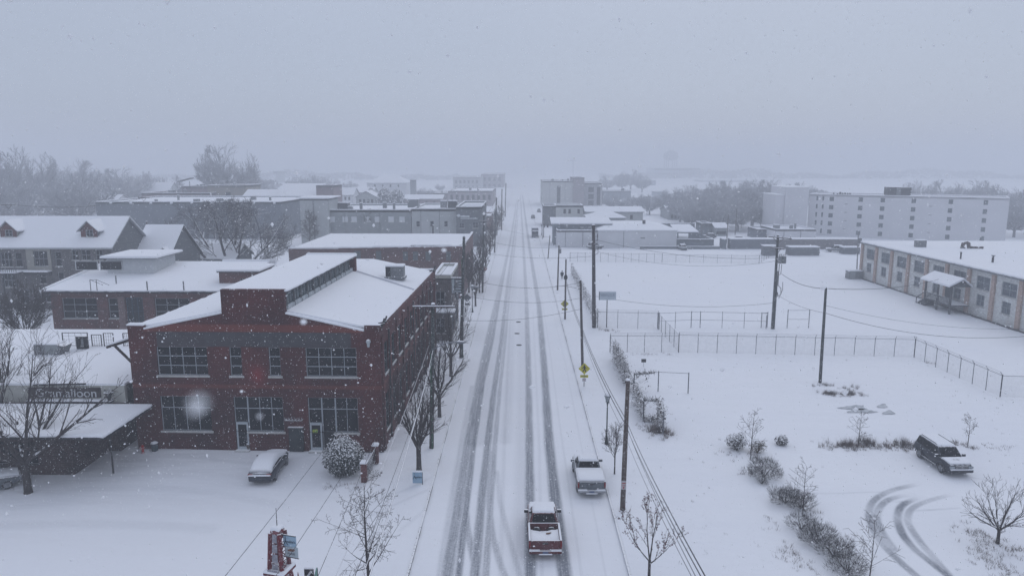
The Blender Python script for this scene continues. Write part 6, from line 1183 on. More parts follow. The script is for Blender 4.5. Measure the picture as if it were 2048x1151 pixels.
def pickup(label, loc, rz, body, covered):
    t = thing('pickup_truck', label, 'pickup truck', loc, rz); m = MB(); w_ = .97
    loft(m, [(-.55, hs(w_, .42, .8, 1.13)), (1.2, hs(w_, .42, .8, 1.13)), (1.55, hs(w_, .42, .8, 1.11)), (2.35, hs(.95, .45, .78, 1.04)), (2.62, hs(.87, .48, .72, .96)), (2.72, hs(.76, .5, .68, .86))])
    for s in (-1, 1): m.box(min(s * .98, s * .86), max(s * .98, s * .86), -2.7, -.56, .5, 1.22)
    m.box(-.86, .86, -2.62, -.56, .5, .72); m.box(-.86, .86, -.66, -.56, .7, 1.22)
    bevel(m.build('body', body, t), .05, 3)
    m = MB(); m.box(-.85, .85, -2.71, -.2 - 2.42, .6, 1.2); m.box(-.95, .95, -2.72, -2.62, .6, .66); tg = bevel(m.build('tailgate', body, t), .03); MB().box(-.16, .16, -2.725, -2.71, .98, 1.08).build('handle', DARKM, tg)
    m = MB(); m.box(-.96, .96, -2.86, -2.68, .42, .6); bp = bevel(m.build('bumper', CHROME if covered else body, t), .04); m = MB(); m.box(-.17, .17, -2.87, -2.862, .46, .6); m.build('number_plate', PLATE, t)
    m = MB()
    for a, c, y in ((-.95, -.32, 0), (.32, .95, 0)): m.slab(a, c, -2.87, -2.7, .605, .07, .03)
    m.slab(-.4, .4, -2.9, -2.82, .40 if not covered else .38, .06, .02); m.build('bumper_snow', SNOWR, t)
    for s in (-1, 1): MB().box(min(s * .985, s * .87), max(s * .985, s * .87), -2.715, -2.6, .78, 1.16).build('tail_light', TAIL, t); MB().box(min(s * .8, s * .5), max(s * .8, s * .5), 2.6, 2.74, .68, .82).build('headlight', HEADL, t)
    cab(t, -.5, 1.3, -.32, .62, .9, .7, 1.1, 1.76, body, split=(.45,)); mirrors(t, .95, .93, 1.12, DARKM if not covered else body); wheels(t, (-1.75, 1.72), .97, .39)
    m = MB(); m.prism([(-.84, 1.36, 1.15), (.84, 1.36, 1.15), (.8, 2.4, 1.07), (-.8, 2.4, 1.07)], (0, 0, .09)); bevel(m.build('hood_snow', SNOWR, t), .04, 2)
    if covered:
        m = MB(); m.slab(-.92, .92, -2.6, -.58, 1.22, .14, .08); m.build('bed_snow', SNOWR, t, True); m = MB(); m.prism([(-.86, -.52, 1.14), (.86, -.52, 1.14), (.8, -.45, 1.26), (-.8, -.45, 1.26)], (0, -.06, .02)); m.build('window_snow', SNOWR, t)
    else:
        n_ = 9; m = MB(); xs_ = [-.84 + 1.68 * i / n_ for i in range(n_ + 1)]; ys_ = [-2.55, -2.3, -1.9, -1.5, -1.15, -.85]; R_ = random.Random(5); o = len(m.v)
        for j, y in enumerate(ys_):
            for i, x in enumerate(xs_): m.v.append((x, y, .84 + (.20 if 0 < j < 5 else .02) + .06 * sin(x * 3 + y) + R_.uniform(-.03, .03) - (.14 if j == 5 and abs(abs(x) - .45) < .3 else 0)))
        for j in range(5):
            for i in range(n_): a = o + j * (n_ + 1) + i; m.f.append((a, a + 1, a + n_ + 2, a + n_ + 1)); m.m.append(0)
        m.build('bed_snow', SNOWR, t, True)
        m = MB(); 
        for i in range(12): x = -.78 + i * .142; m.box(x, x + .045, -2.6, -2.5, .8, 1.12 + .03 * (i % 2))
        m.box(-.8, .8, -2.6, -2.54, .74, .98); m.build('tailgate_rack', DARKM, t)
        for s in (-1, 1): m = MB(); m.ball((s * .45, -.82, .86), .27, 0, 10, (1, .5, .8)); m.build('cargo_bundle', DARKM, t, True)
        m = MB(); m.bar((.1, -1.55, 1.02), (.42, -1.48, 1.04), .07); m.build('timber_offcut', mat('light_timber', (.2, .12, .08)), t)
        for s in (-1, 1): m = MB(); m.slab(min(s * .97, s * .87), max(s * .97, s * .87), -2.6, -.6, 1.221, .03, .02); m.build('rail_snow', SNOWR, t)
    return t
RP = mat('red_car_paint', (.075, .004, .008), (.095, .006, .010), 2, rough=.35, spec=.5, snow=.74, snow_noise=7, dust=.06)
SP = mat('silver_car_paint', (.085, .10, .115), (.12, .135, .15), 2, rough=.4, snow=.6, snow_noise=7, dust=.15)
NP = mat('navy_car_paint', (.012, .018, .03), (.02, .026, .04), 2, rough=.35, spec=.5, snow=.78, snow_noise=7, dust=.05)
BP = mat('black_car_paint', (.012, .016, .026), (.02, .026, .038), 2, rough=.35, spec=.4, snow=.86, snow_noise=7, dust=.03)
q = P(1089, 1108); pickup('red pickup truck driving away with snow in its open bed', (q.x, q.y + 2.35, -.11), radians(.8), RP, False)
q = P(1183, 992); pickup('parked silver pickup truck with snow-covered bed beside the right kerb', (q.x - .02, q.y + 2.7, -.11), radians(.5), SP, True)
def sedan(label, loc, rz, body, name='parked_car', cat='car'):
    t = thing(name, label, cat, loc, rz); m = MB(); w_ = .92
    loft(m, [(-2.32, hs(.74, .42, .62, .82)), (-2.26, hs(.84, .34, .66, .92)), (-2.0, hs(.91, .28, .66, .99)), (-1.2, hs(w_, .26, .66, 1.0)), (1.0, hs(w_, .26, .66, .97)), (1.75, hs(.9, .28, .62, .88)), (2.15, hs(.82, .32, .56, .78)), (2.32, hs(.68, .38, .52, .66))]); bevel(m.build('body', body, t), .02)
    cab(t, -2.0, 1.05, -1.45, .15, .80, .62, .96, 1.40, body, split=(.5,), snow=0, glm=CGL)
    m = MB(); g = lambda w1, z1, e: [(0, z1 - .03 - e), (w1 * .9, z1 - .06 - e), (w1, z1 - .02 - e * .9), (w1 * .93, z1 + .06), (w1 * .6, z1 + .10), (0, z1 + .11)]
    loft(m, [(-2.14, g(.76, .99, 0)), (-1.95, g(.80, 1.10, .1)), (-1.42, g(.76, 1.40, .3)), (-.7, g(.74, 1.48, .36)), (.1, g(.74, 1.47, .36)), (.75, g(.79, 1.20, .16)), (1.15, g(.82, 1.03, 0)), (1.8, g(.80, .97, 0)), (2.2, g(.74, .86, 0))]); m.build('snow_cover', SNOWR, t, True)
    m = MB(); m.prism([(-.78, -2.28, .86), (.78, -2.28, .86), (.72, -2.12, .98), (-.72, -2.12, .98)], (0, -.03, .005)); m.build('rear_glass_strip', CGL, t)
    m = MB(); m.slab(-.8, .8, -2.42, -2.22, .80, .07, .03); m.build('bumper_snow', SNOWR, t)
    m = MB(); m.box(-.8, .8, -2.36, -2.2, .36, .78); bevel(m.build('bumper', body, t), .05)
    for s in (-1, 1): MB().box(min(s * .84, s * .5), max(s * .84, s * .5), -2.33, -2.22, .84, .92).build('tail_light', TAIL, t); MB().box(min(s * .8, s * .5), max(s * .8, s * .5), 2.12, 2.27, .56, .68).build('headlight', HEADL, t)
    mirrors(t, .72, .9, .95, body); wheels(t, (-1.4, 1.42), .91, .33); return t
q0, q1 = P(487, 971), P(546, 974)
sed = sedan('snow-blanketed dark sedan parked in front of the brick building', ((q0.x + q1.x) / 2 + .02, q0.y + 2.3, .0), radians(2), NP)
sedan('snow-covered grey car at the left edge behind the big bare tree', (-38.4, 47.6, 0), radians(-52), SP)
def suv(label, loc, rz, body):
    t = thing('suv', label, 'suv', loc, rz); m = MB(); w_ = .95
    loft(m, [(-2.36, hs(.8, .5, .8, 1.0)), (-2.28, hs(.9, .42, .8, 1.08)), (-1.9, hs(w_, .38, .8, 1.12)), (1.0, hs(w_, .38, .8, 1.10)), (1.4, hs(w_, .38, .8, 1.08)), (2.1, hs(.92, .4, .74, 1.02)), (2.3, hs(.85, .44, .7, .95)), (2.38, hs(.72, .48, .66, .84))]); bevel(m.build('body', body, t), .03)
    cab(t, -2.22, 1.12, -2.0, .42, .88, .72, 1.08, 1.72, body, split=(.28, .62)); mirrors(t, .9, .92, 1.1, body); wheels(t, (-1.4, 1.4), .96, .39)
    for s in (-1, 1):
        m = MB(); m.tube([(s * .66, -1.8, 1.76), (s * .66, -1.7, 1.84), (s * .66, .1, 1.84), (s * .66, .25, 1.76)], .025, 5); m.build('roof_rail', DARKM, t); m = MB(); m.box(min(s * .97, s * 1.04), max(s * .97, s * 1.04), -.95, .95, .36, .42); m.build('side_step', mat('snowy_step', (.08, .085, .1), snow=.3), t)
        for y in (-1.4, 1.4):
            a = [(s * .975, y + .5 * cos(k * pi / 8), .4 + .5 * sin(k * pi / 8)) for k in range(9)]; m = MB(); m.tube(a, .035, 5); m.build('wheel_arch', BP, t)
        MB().box(min(s * .86, s * .52), max(s * .86, s * .52), 2.28, 2.41, .78, .92).build('headlight', HEADL, t); MB().box(min(s * .8, s * .62), max(s * .8, s * .62), 2.4, 2.46, .52, .62).build('fog_lamp', HEADL, t)
    m = MB(); m.box(-.48, .48, 2.36, 2.42, .76, .94); gr = m.build('grille', DARKM, t); m = MB(); m.box(-.46, .46, 2.425, 2.44, .83, .87); m.disc((0, 2.44, .85), (0, 1, 0), .07, .03, 10); m.build('grille_bar', CHROME, gr)
    m = MB(); m.box(-.86, .86, 2.34, 2.48, .45, .68); bevel(m.build('bumper', body, t), .05); m = MB(); m.box(-.4, .4, 2.481, 2.49, .5, .6); m.build('air_intake', DARKM, t); m = MB(); m.slab(-.84, .84, 2.36, 2.5, .682, .06, .03); m.build('bumper_snow', SNOWR, t)
    m = MB(); m.prism([(-.84, 1.2, 1.12), (-.5, 1.18, 1.13), (.84, 1.2, 1.12), (.78, 2.2, 1.04), (-.78, 2.2, 1.04)], (0, 0, .07)); bevel(m.build('hood_snow', SNOWR, t), .03, 2); m = MB(); m.box(-.22, -.05, 1.55, 1.7, 1.19, 1.2); m.box(.1, .2, 1.58, 1.7, 1.188, 1.198); m.build('bare_hood_patch', DARKM, t)
    MB().tube([(.7, .9, 1.1), (.72, .85, 2.0)], .012, 4).build('aerial', DARKM, t); MB().tube([(-.3, 1.08, 1.16), (.2, .9, 1.3)], .02, 4).build('wiper', DARKM, t); MB().tube([(.25, 1.08, 1.16), (.7, .92, 1.3)], .02, 4).build('wiper', DARKM, t); return t
suv('dark blue suv with snowy roof and hood standing at the edge of the lot', (32.78, 52.7, 0), radians(181.5), BP)
# ------- small vehicles far off
def small_car(label, px, py, rz, wm, L=4.4, h=1.5, name='distant_car', cat='car', grp='cars seen far off in the snow'):
    q = P(px, py); t = thing(name, label, cat, (q.x, q.y, 0), rz, grp); m = MB(); loft(m, [(-L / 2, hs(.8, .4, .6, .85)), (-L / 2 + .2, hs(.88, .3, .6, .95)), (L / 2 - .4, hs(.88, .3, .6, .9)), (L / 2, hs(.75, .4, .55, .75))]); m.build('body', wm, t)
    cab(t, -L * .42, L * .22, -L * .32, L * .08, .8, .62, .92, h, wm, split=(.5,), snow=.14)
    for y in (-L * .3, L * .3): m = MB(); m.tube([(-.9, y, .33), (.9, y, .33)], .33, 12); m.build('wheel_pair', TYRE, t)
    MB().slab(-.78, .78, L * .24, L * .46, .93, .1, .04).build('hood_snow', SNOWR, t); return t
small_car('white suv parked in front of the white store', 1190, 497, radians(-70), SP, 4.6, 1.75); small_car('white car before the white warehouse facing the yard', 1364, 499, radians(4), SP)
small_car('tiny snow-covered car left of the faint poles', 42, 433, radians(80), SP); small_car('tiny snow-covered car right of the faint poles', 95, 433, radians(85), SP)
small_car('dark car parked by the hazy fence right of the grey shed', 1418, 476, radians(80), NP); small_car('snowy car by the yard entrance poles', 1474, 482, radians(75), SP); small_car('pale pickup at the storage wall near the factory', 1671, 503, radians(80), SP, 5.0, 1.7)
small_car('faint dark car at the far right kerb', 1066, 436, 0, NP); small_car('small car waiting at the far crossing', 1078, 424, 0, NP, 4.6, 1.7)
q = P(1070, 473); t = thing('box_truck', 'dark truck with a snowy roof standing at the right kerb far up the street', 'truck', (q.x, q.y, -.1)); bevel(MB().box(-1.05, 1.05, -1, 4.2, .9, 2.9).build('cargo_box', mat('blue_grey_truck', (.05, .065, .09), dust=.4), t), .05); bevel(MB().box(-.98, .98, -2.8, -1.0, .5, 2.1).build('cab', mat('blue_grey_truck'), t), .08); MB().box(-.8, .8, -2.83, -2.78, 1.3, 1.95).build('windshield', CGL, t); MB().slab(-1.05, 1.05, -1, 4.2, 2.9, .2).build('roof_snow', SNOWR, t); MB().slab(-.95, .95, -2.7, -1.05, 2.1, .15).build('cab_snow', SNOWR, t); wheels(t, (-2.0, 2.6), 1.0, .45); MB().box(-.7, .7, -2.86, -2.8, .75, 1.05).build('grille', GREYM, t)
for s in (-1, 1): MB().box(min(s * .95, s * .75), max(s * .95, s * .75), -2.85, -2.79, .75, .95).build('headlight', HEADL, t)
# yard goods
for k, (px, py, w_, d_, h_, lb) in enumerate(((1609, 511, 7.6, 3, 2.1, 'big grey stack of boards in the yard under the hotel'), (1588, 508, 3, 2, 1.0, 'low loose pile left of the big board stack'), (1541, 511, 3.4, 2.4, 2.4, 'grey covered stack behind the transformer pole'), (1703, 508, 4.4, 2.4, 1.7, 'grey crate load beside the factory corner'))):
    q = P(px, py); t = thing('board_stack', lb, 'stack', (q.x - w_ / 2, q.y, 0), 0, 'stacks of goods in the yard')
    for j in range(max(2, int(h_ / .5))): z = j * h_ / max(2, int(h_ / .5)); MB().box(.05 * (j % 2), w_ - .08 * ((j + 1) % 2), 0, d_, z + .06, z + h_ / max(2, int(h_ / .5))).build('board_layer', mat('wet_boards', (.12, .13, .15), (.08, .09, .1), 2, streak=(.3, 1, 6), dust=.35), t)
    MB().slab(-.05, w_ + .05, -.05, d_ + .05, h_ + .002, .22).build('snow_cap', SNOWR, t)
q = P(1720, 545); t = thing('transformer_box', 'grey utility cabinet at the near corner of the brick factory', 'cabinet', (68.2, 145.0, 0)); MB().box(-1.3, 1.4, -.9, .8, 0, 1.6).build('casing', GREYM, t); MB().slab(-1.35, 1.45, -.95, .85, 1.6, .18).build('snow_cap', SNOWR, t); MB().box(-1.1, 0, -.93, -.905, .15, 1.5).build('door', mat('light_duct_metal'), t)

# ------------------------------------------------------------------ the person on the right pavement
q = P(1124, 558)
def person(label, loc, rz):
    t = thing('person', label, 'person', loc, rz)
    V = [(0, 0, .93), (0, 0, 1.12), (0, 0, 1.36), (0, .01, 1.47), (0, .03, 1.56), (0, .03, 1.68), (.2, 0, 1.38), (.29, -.05, 1.12), (.27, .06, .9), (.26, .1, .81), (-.2, 0, 1.38), (-.29, .05, 1.12), (-.27, .12, .92), (-.26, .16, .83), (.1, 0, .88), (.12, .13, .5), (.12, .05, .1), (.13, .17, .04), (-.1, 0, .88), (-.12, -.05, .5), (-.12, -.22, .12), (-.13, -.12, .04)]
    E_ = [(0, 1), (1, 2), (2, 3), (3, 4), (4, 5), (2, 6), (6, 7), (7, 8), (8, 9), (2, 10), (10, 11), (11, 12), (12, 13), (0, 14), (14, 15), (15, 16), (16, 17), (0, 18), (18, 19), (19, 20), (20, 21)]
    R_ = [.16, .15, .17, .06, .085, .09, .075, .055, .04, .03, .075, .055, .04, .03, .1, .075, .05, .04, .1, .075, .05, .04]
    me = bpy.data.meshes.new('body'); me.from_pydata(V, E_, []); o = bpy.data.objects.new('body', me); COL.objects.link(o); o.parent = t; me.materials.append(mat('dark_trousers', (.02, .025, .035)))
    sk = o.modifiers.new('skin', 'SKIN'); sk.use_smooth_shade = True
    for v_, r in zip(me.skin_vertices[0].data, R_): v_.radius = (r, r)
    me.skin_vertices[0].data[0].use_root = True; s_ = o.modifiers.new('sub', 'SUBSURF'); s_.levels = s_.render_levels = 1
    m = MB(); m.tube([(0, 0, .62), (0, 0, .9), (0, 0, 1.15), (0, 0, 1.42), (0, .01, 1.5)], [.27, .235, .215, .24, .11], 14)
    for s, e in ((1, (.27, .05, .92)), (-1, (-.27, .11, .94))): m.tube([(s * .18, 0, 1.42), (s * .3, -.03 * s, 1.14), e], [.1, .08, .065], 8)
    m.build('coat', mat('dark_coat', (.03, .04, .055), (.045, .055, .07), 5, snow=.75), t, True); m = MB(); m.ball((0, .02, 1.67), .125, 0, 10, (1, 1.05, 1.15)); m.build('hood', mat('dark_coat'), t, True); return t
person('person in a dark hooded coat walking along the right pavement', (q.x, q.y, .02), radians(175))
# ------------------------------------------------------------------ trees
def grow(R_, mbs, p, d, L, r, lev, cfg):
    nseg = cfg.get('seg', 4) if lev < 2 else 3
    pts = [p.copy()]; rs = [r]; d = d.copy(); q = p.copy(); nodes = []
    for i in range(nseg):
        j = cfg['jit'] * (1 + lev * .35); d = (d + Vector((R_.uniform(-j, j), R_.uniform(-j, j), R_.uniform(-j, j) * .7 + cfg['up'] * (1 if lev else .4)))).normalized()
        q = q + d * (L / nseg); rr = max(cfg['tw'], r * (1 - (i + 1) / nseg * cfg.get('tap', .62)))
        ev = cfg.get('env')
        if ev and i > 0 and (q.x / ev[0]) ** 2 + (q.y / ev[0]) ** 2 + ((q.z - ev[1]) / ev[2]) ** 2 > R_.uniform(.82, 1.12): break
        pts.append(q.copy()); rs.append(rr); nodes.append((q.copy(), d.copy(), rr, (i + 1) / nseg))
    nseg = len(pts) - 1
    if nseg < 1: return
    mbs[0 if lev <= cfg.get('limb', 1) else 1].tube(pts, rs, 6 if lev == 0 else (4 if lev < 3 else 3), 0, False)
    if lev >= cfg['lev']: return
    nch = cfg['ch'][min(lev, len(cfg['ch']) - 1)]
    for c in range(nch):
        t = cfg['t0'][min(lev, len(cfg['t0']) - 1)]; t = t + (1 - t) * ((c + R_.random()) / nch); k = min(int(t * nseg), nseg - 1); a, b = pts[k], pts[k + 1]; f = t * nseg - k; q = a.lerp(b, f); dd = (b - a).normalized()
        ax = dd.cross(Vector((R_.uniform(-1, 1), R_.uniform(-1, 1), R_.uniform(-1, 1)))).normalized(); ang = cfg['ang'] * R_.uniform(.7, 1.3)
        nd = (dd * cos(ang) + ax * sin(ang)).normalized()
        grow(R_, mbs, q, nd, L * cfg['len'] * R_.uniform(.7, 1.1) * (1.1 - .45 * t * cfg.get('cone', 0)), max(cfg['tw'], (rs[k] * (1 - f) + rs[k + 1] * f) * cfg.get('rk', .55)), lev + 1, cfg)
def bare_tree(label, base, H, R0, seed, style='vase', th=1.8, spread=.75, tw=.012, dens=1.0, group=None, lev=4, cat='tree', lean=0, berries=0, bark=None, name='bare_tree', limbs=None, twm=None, rx=None):
    R_ = random.Random(seed); t = thing(name, label, cat, base, 0, group); a, b = MB(), MB(); mbs = (a, b)
    rx = rx or H * .34; env = (rx, H * .62, H * .40)
    if style == 'vase':
        top = Vector((lean * .3, 0, th)); a.tube([(0, 0, -.1), (0, 0, .15), (lean * .1, 0, th * .5), tuple(top)], [R0 * 1.25, R0 * 1.05, R0 * .92, R0 * .95], 9, 0, False)
        n = limbs or 6
        for k in range(n):
            az = 2 * pi * (k + R_.uniform(-.3, .3)) / n; s = spread * R_.uniform(.6, 1.15) if k else .12; d = Vector((sin(s) * cos(az), sin(s) * sin(az), cos(s)))
            grow(R_, mbs, top - Vector((0, 0, R_.uniform(0, th * .18))), d, (H - th) * R_.uniform(.72, .95), R0 * R_.uniform(.42, .62), 1, dict(jit=.10, up=.07, tw=tw, lev=lev, ch=[0, int(9 * dens), int(6 * dens), int(5 * dens)], t0=[.2, .12, .12], ang=.52, len=.46, limb=1, tap=.85, env=env))
    elif style == 'leader':
        grow(R_, mbs, Vector((0, 0, -.05)), Vector((lean * .05, 0, 1)), H, R0, 0, dict(jit=.03, up=.02, tw=tw, lev=lev, ch=[int(34 * dens), int(7 * dens), 5], t0=[th / H, .2, .15], ang=.95, len=.50, cone=1.55, limb=0, seg=8, tap=.93, rk=.42))
    elif style == 'spread':                              # several stems fanning out from the ground
        n = limbs or 4
        for k in range(n):
            az = 2 * pi * k / n + .4; s = spread * R_.uniform(.5, 1.1) if k else .1; d = Vector((sin(s) * cos(az), sin(s) * sin(az) * .7, cos(s)))
            grow(R_, mbs, Vector((d.x * .4, d.y * .4, -.1)), d, H * R_.uniform(.8, 1.0), R0 * R_.uniform(.7, 1), 0, dict(jit=.11, up=.05, tw=tw, lev=lev, ch=[int(7 * dens), int(6 * dens), int(5 * dens), int(4 * dens)], t0=[.25, .15, .15], ang=.72, len=.5, limb=1, tap=.75, env=(rx, H * .58, H * .44)))
    a.build('trunk', bark or BARK, t); b.build('crown', twm or TWIG, t)
    if berries:
        m = MB(); vs_ = b.v
        for k in range(berries): p = Vector(vs_[R_.randrange(len(vs_))]); m.ball(p + Vector((R_.uniform(-.05, .05), R_.uniform(-.05, .05), -.04)), R_.uniform(.018, .035), 0, 4)
        m.build('berries', mat('dried_fruit', (.13, .035, .04), (.08, .03, .035), 9), t)
    return t
PT = lambda x, y: P(x, y)
# street trees, left pavement
GS = 'bare street trees along the pavement'
bare_tree('bare street tree with upswept branches behind the blue yard sign', PT(838, 940), 8.6, .2, 11, 'vase', 1.9, .60, .008, .8, GS, limbs=9, rx=2.7)
bare_tree('bare street tree beside the green-stained corner pole, second from the blue yard sign', PT(879, 833), 8.8, .17, 12, 'vase', 2.2, .6, .008, .8, GS, limbs=8, rx=2.8)
bare_tree('bare street tree on the pavement just before the tall dark green pole', PT(902, 752), 9.6, .18, 13, 'vase', 2.3, .66, .009, .7, GS, limbs=7, rx=3.1)
for k, (px, py, h, lb) in enumerate(((951, 612, 7.5, 'bare street tree with pale trunk next to the snow-capped left lamp'), (959, 585, 8, 'slender bare street tree just beyond the left lamp'), (960, 560, 8, 'bare street tree beside the small red sign'), (971, 532, 8, 'bare street tree past the small red sign, before the faint far poles'), (980, 510, 8, 'hazy bare street tree level with the grey corner shop'), (986, 492, 8, 'hazy bare street tree beyond the grey corner shop'), (994, 470, 8, 'faint bare street tree before the two storey brick shops'), (1000, 452, 8, 'faintest bare street tree on the left pavement'), (938, 585, 7.5, 'bare tree at the brick row corner behind the tall green pole'))):
    bare_tree(lb, PT(px, py), h, .15, 20 + k, 'vase', 1.9, .5, .02 + .003 * k, .75, GS, limbs=8, lev=3, rx=2.5)
bare_tree('tall bare tree with a straight leader and spiky branches at the bottom edge', Vector((-7.95, 34.8, 0)), 6.9, .11, 31, 'leader', 1.2, .6, .008, .8, lev=3)
bare_tree('open bare tree with dried reddish fruit at the bottom edge beside the right kerb', Vector((7.3, 36.8, 0)), 4.9, .085, 32, 'vase', 1.25, .8, .006, .66, lev=4, berries=900, limbs=4, rx=2.4)
bare_tree('little bare tree between the street lamp and the brown pole', PT(1229, 947), 4.1, .055, 33, 'vase', 1.5, .6, .006, .8, lev=4, limbs=6, rx=1.15)
# big tree in front of the canopy building
bt = bare_tree('large snowy bare tree with a forked trunk in front of the long name board', PT(57, 985), 12.6, .26, 41, 'vase', 2.3, 1.05, .008, .78, limbs=11, rx=5.6)
bare_tree('dark bare tree crown behind the large forked one at the left edge', Vector((-42.5, 55.5, 0)), 11.8, .22, 42, 'vase', 3.0, .85, .009, .85, limbs=8, rx=4.4)
bare_tree('bare tree at the left edge in front of the porch house', Vector((-60, 84, 0)), 9.5, .2, 43, 'vase', 2.5, .8, .022, 1.1, limbs=8, lev=4)
# big multi-stemmed tree
bare_tree('huge many-stemmed bare tree with snow-lined limbs in front of the dark warehouse', Vector((-56.4, 139, 0)), 16.2, .42, 51, 'spread', 2, 1.0, .021, 1.08, limbs=9, rx=12.5, bark=mat('snow_lined_bark', (.05, .045, .05), snow=.35, snow_noise=2), twm=mat('grey_twig', (.08, .078, .085), (.14, .14, .15), 1, snow=.8))  # twigs greyed, distance haze put into their colour
bare_tree('small neat bare tree right of the huge many-stemmed one', PT(536, 508), 7.5, .18, 52, 'vase', 2.2, .55, .035, .9, limbs=8, lev=3)
bare_tree('twiggy bare tree against the pale square stair tower', PT(620, 492), 9, .16, 53, 'leader', 1.2, .5, .03, 1.1, lev=3)
bare_tree('bare tree in front of the square pale windows of the grey hall', PT(736, 488), 10.5, .2, 54, 'vase', 2.5, .5, .03, 1.0, limbs=8, lev=3)
# saplings on the right
for k, (px, py, h, w_, lb) in enumerate(((1501, 918, 3.9, .05, 'thin bare sapling among the dark shrubs at the lot corner'), (1605, 1032, 3.6, .045, 'thin bare sapling rising from the round dark shrub by the lot'), (1716, 893, 2.9, .045, 'thin bare sapling in the dry grass strip left of the suv'), (1935, 893, 2.7, .04, 'thin bare sapling in the dry grass strip right of the suv'), (1738, 1168, 4.0, .04, 'thin bare sapling at the bottom edge beside the tyre tracks'))):
    bare_tree(lb, PT(px, py), h, w_, 60 + k, 'leader', .9, .5, .008, .62, 'thin saplings round the parking lot', lev=2)
bare_tree('wide low bare tree right of the tyre tracks', PT(1995, 1086), 4.3, .10, 70, 'vase', 1.0, 1.0, .007, .62, limbs=10, lev=4, rx=2.7)
# shrubs
def shrub(label, base, rx, ry, rz_, n, seed, m_, kind='leaf', name='shrub', size=.07, cat='shrub', stem=True):
    R_ = random.Random(seed); sp_ = .42 if kind == 'leaf' else .75; t = thing(name, label, cat, base); m = MB(); lobes = [(Vector((0, 0, rz_ * .5)), 1.0)] + [(Vector((R_.uniform(-1, 1) * sp_ * rx, R_.uniform(-1, 1) * sp_ * ry, R_.uniform(.2, .9) * rz_)), R_.uniform(.3, .6)) for _ in range(9)]
    for k in range(n):
        c, s = lobes[R_.randrange(len(lobes))] if R_.random() < .65 else lobes[0]
        d = Vector((R_.gauss(0, 1), R_.gauss(0, 1), R_.gauss(0, 1))).normalized(); rr = (.55 + .45 * R_.random() ** .5) * s; q = c + Vector((d.x * rx * rr, d.y * ry * rr, d.z * rz_ * .52 * rr))
        if q.z < .02: q.z = R_.uniform(.02, .15)
        if kind == 'leaf':
            z = (d + Vector((R_.gauss(0, .5), R_.gauss(0, .5), R_.gauss(0, .5) + .35))).normalized(); u = z.cross(Vector((R_.uniform(-1, 1), R_.uniform(-1, 1), R_.uniform(-1, 1)))).normalized(); v = z.cross(u); s_ = size * R_.uniform(.6, 1.3); m.add([q - u * s_, q - v * s_ * .5, q + u * s_, q + v * s_ * .5], [(0, 1, 2, 3)])
        else:
            o_ = (d + Vector((R_.gauss(0, .35), R_.gauss(0, .35), .5 + R_.random()))).normalized(); L_ = size * R_.uniform(1.2, 3.6); w_ = .006 + size * .03; u = o_.cross(Vector((R_.uniform(-1, 1), R_.uniform(-1, 1), .3))).normalized() * w_; m.add([q - u, q + u, q + o_ * L_], [(0, 1, 2)]); 
    m.build('foliage', m_, t)
    if stem:
        m = MB()
        for k in range(7): a = R_.uniform(0, 6.3); m.tube([(0, 0, -.02), (cos(a) * rx * .3, sin(a) * ry * .3, rz_ * .4), (cos(a) * rx * .6, sin(a) * ry * .6, rz_ * .75)], [.04, .025, .01], 4)
        m.build('stem', BARK, t)
    return t
LEAFS = mat('snowy_evergreen_leaf', (.022, .032, .032), (.035, .045, .045), 5, snow=.60, snow_noise=2.5); LEAFD = mat('dark_shrub_leaf', (.035, .036, .04), (.07, .062, .062), 3, snow=.45, snow_noise=5); TAND = mat('tan_dead_leaf', (.13, .10, .07), (.08, .065, .055), 5, snow=.62)
q = P(681, 962); shrub('big round evergreen bush dusted with snow in front of the brick building', (q.x, q.y + 1.2, 0), 1.62, 1.45, 2.75, 9000, 81, LEAFS, size=.085, name='round_bush', cat='bush')
for k, (px, py, rx, rz_, n, mm, kd, lb) in enumerate(((1474, 900, .95, 1.35, 1500, LEAFD, 'leaf', 'dark pointed shrub at the left end of the lot edge'), (1517, 906, .75, 1.0, 700, TAND, 'leaf', 'tan-leaved small shrub beside the sapling at the lot corner'), (1564, 891, .62, .85, 800, LEAFD, 'leaf', 'small dark conical shrub right of the tan one'), (1530, 958, 1.15, 1.35, 2300, LEAFD, 'twig', 'dense rounded dark shrub below the lot corner sapling'), (1525, 968, .4, .5, 300, LEAFD, 'twig', 'little dark tuft just below the dense rounded shrub'), (1574, 1010, 1.1, 1.0, 1900, LEAFD, 'twig', 'wide dark shrub left of the sapling by the lot'), (1604, 1020, .95, .95, 1300, LEAFD, 'twig', 'dark shrub round the foot of the sapling by the lot'), (1606, 1062, 1.0, .9, 1200, LEAFD, 'twig', 'upper spiky dark shrub of the long drooping row'), (1640, 1092, 1.2, 1.1, 1900, LEAFD, 'twig', 'second spiky dark shrub of the long drooping row'), (1672, 1118, 1.1, 1.05, 1800, LEAFD, 'twig', 'third spiky dark shrub of the long drooping row'), (1700, 1150, 1.1, 1.0, 1600, LEAFD, 'twig', 'lowest spiky dark shrub of the long drooping row at the bottom edge'))):
    q = P(px, py); shrub(lb, (q.x, q.y + rx * .3, 0), rx, rx * .8, rz_, n, 90 + k, mm, kd, size=.075 if kd == 'leaf' else .13)
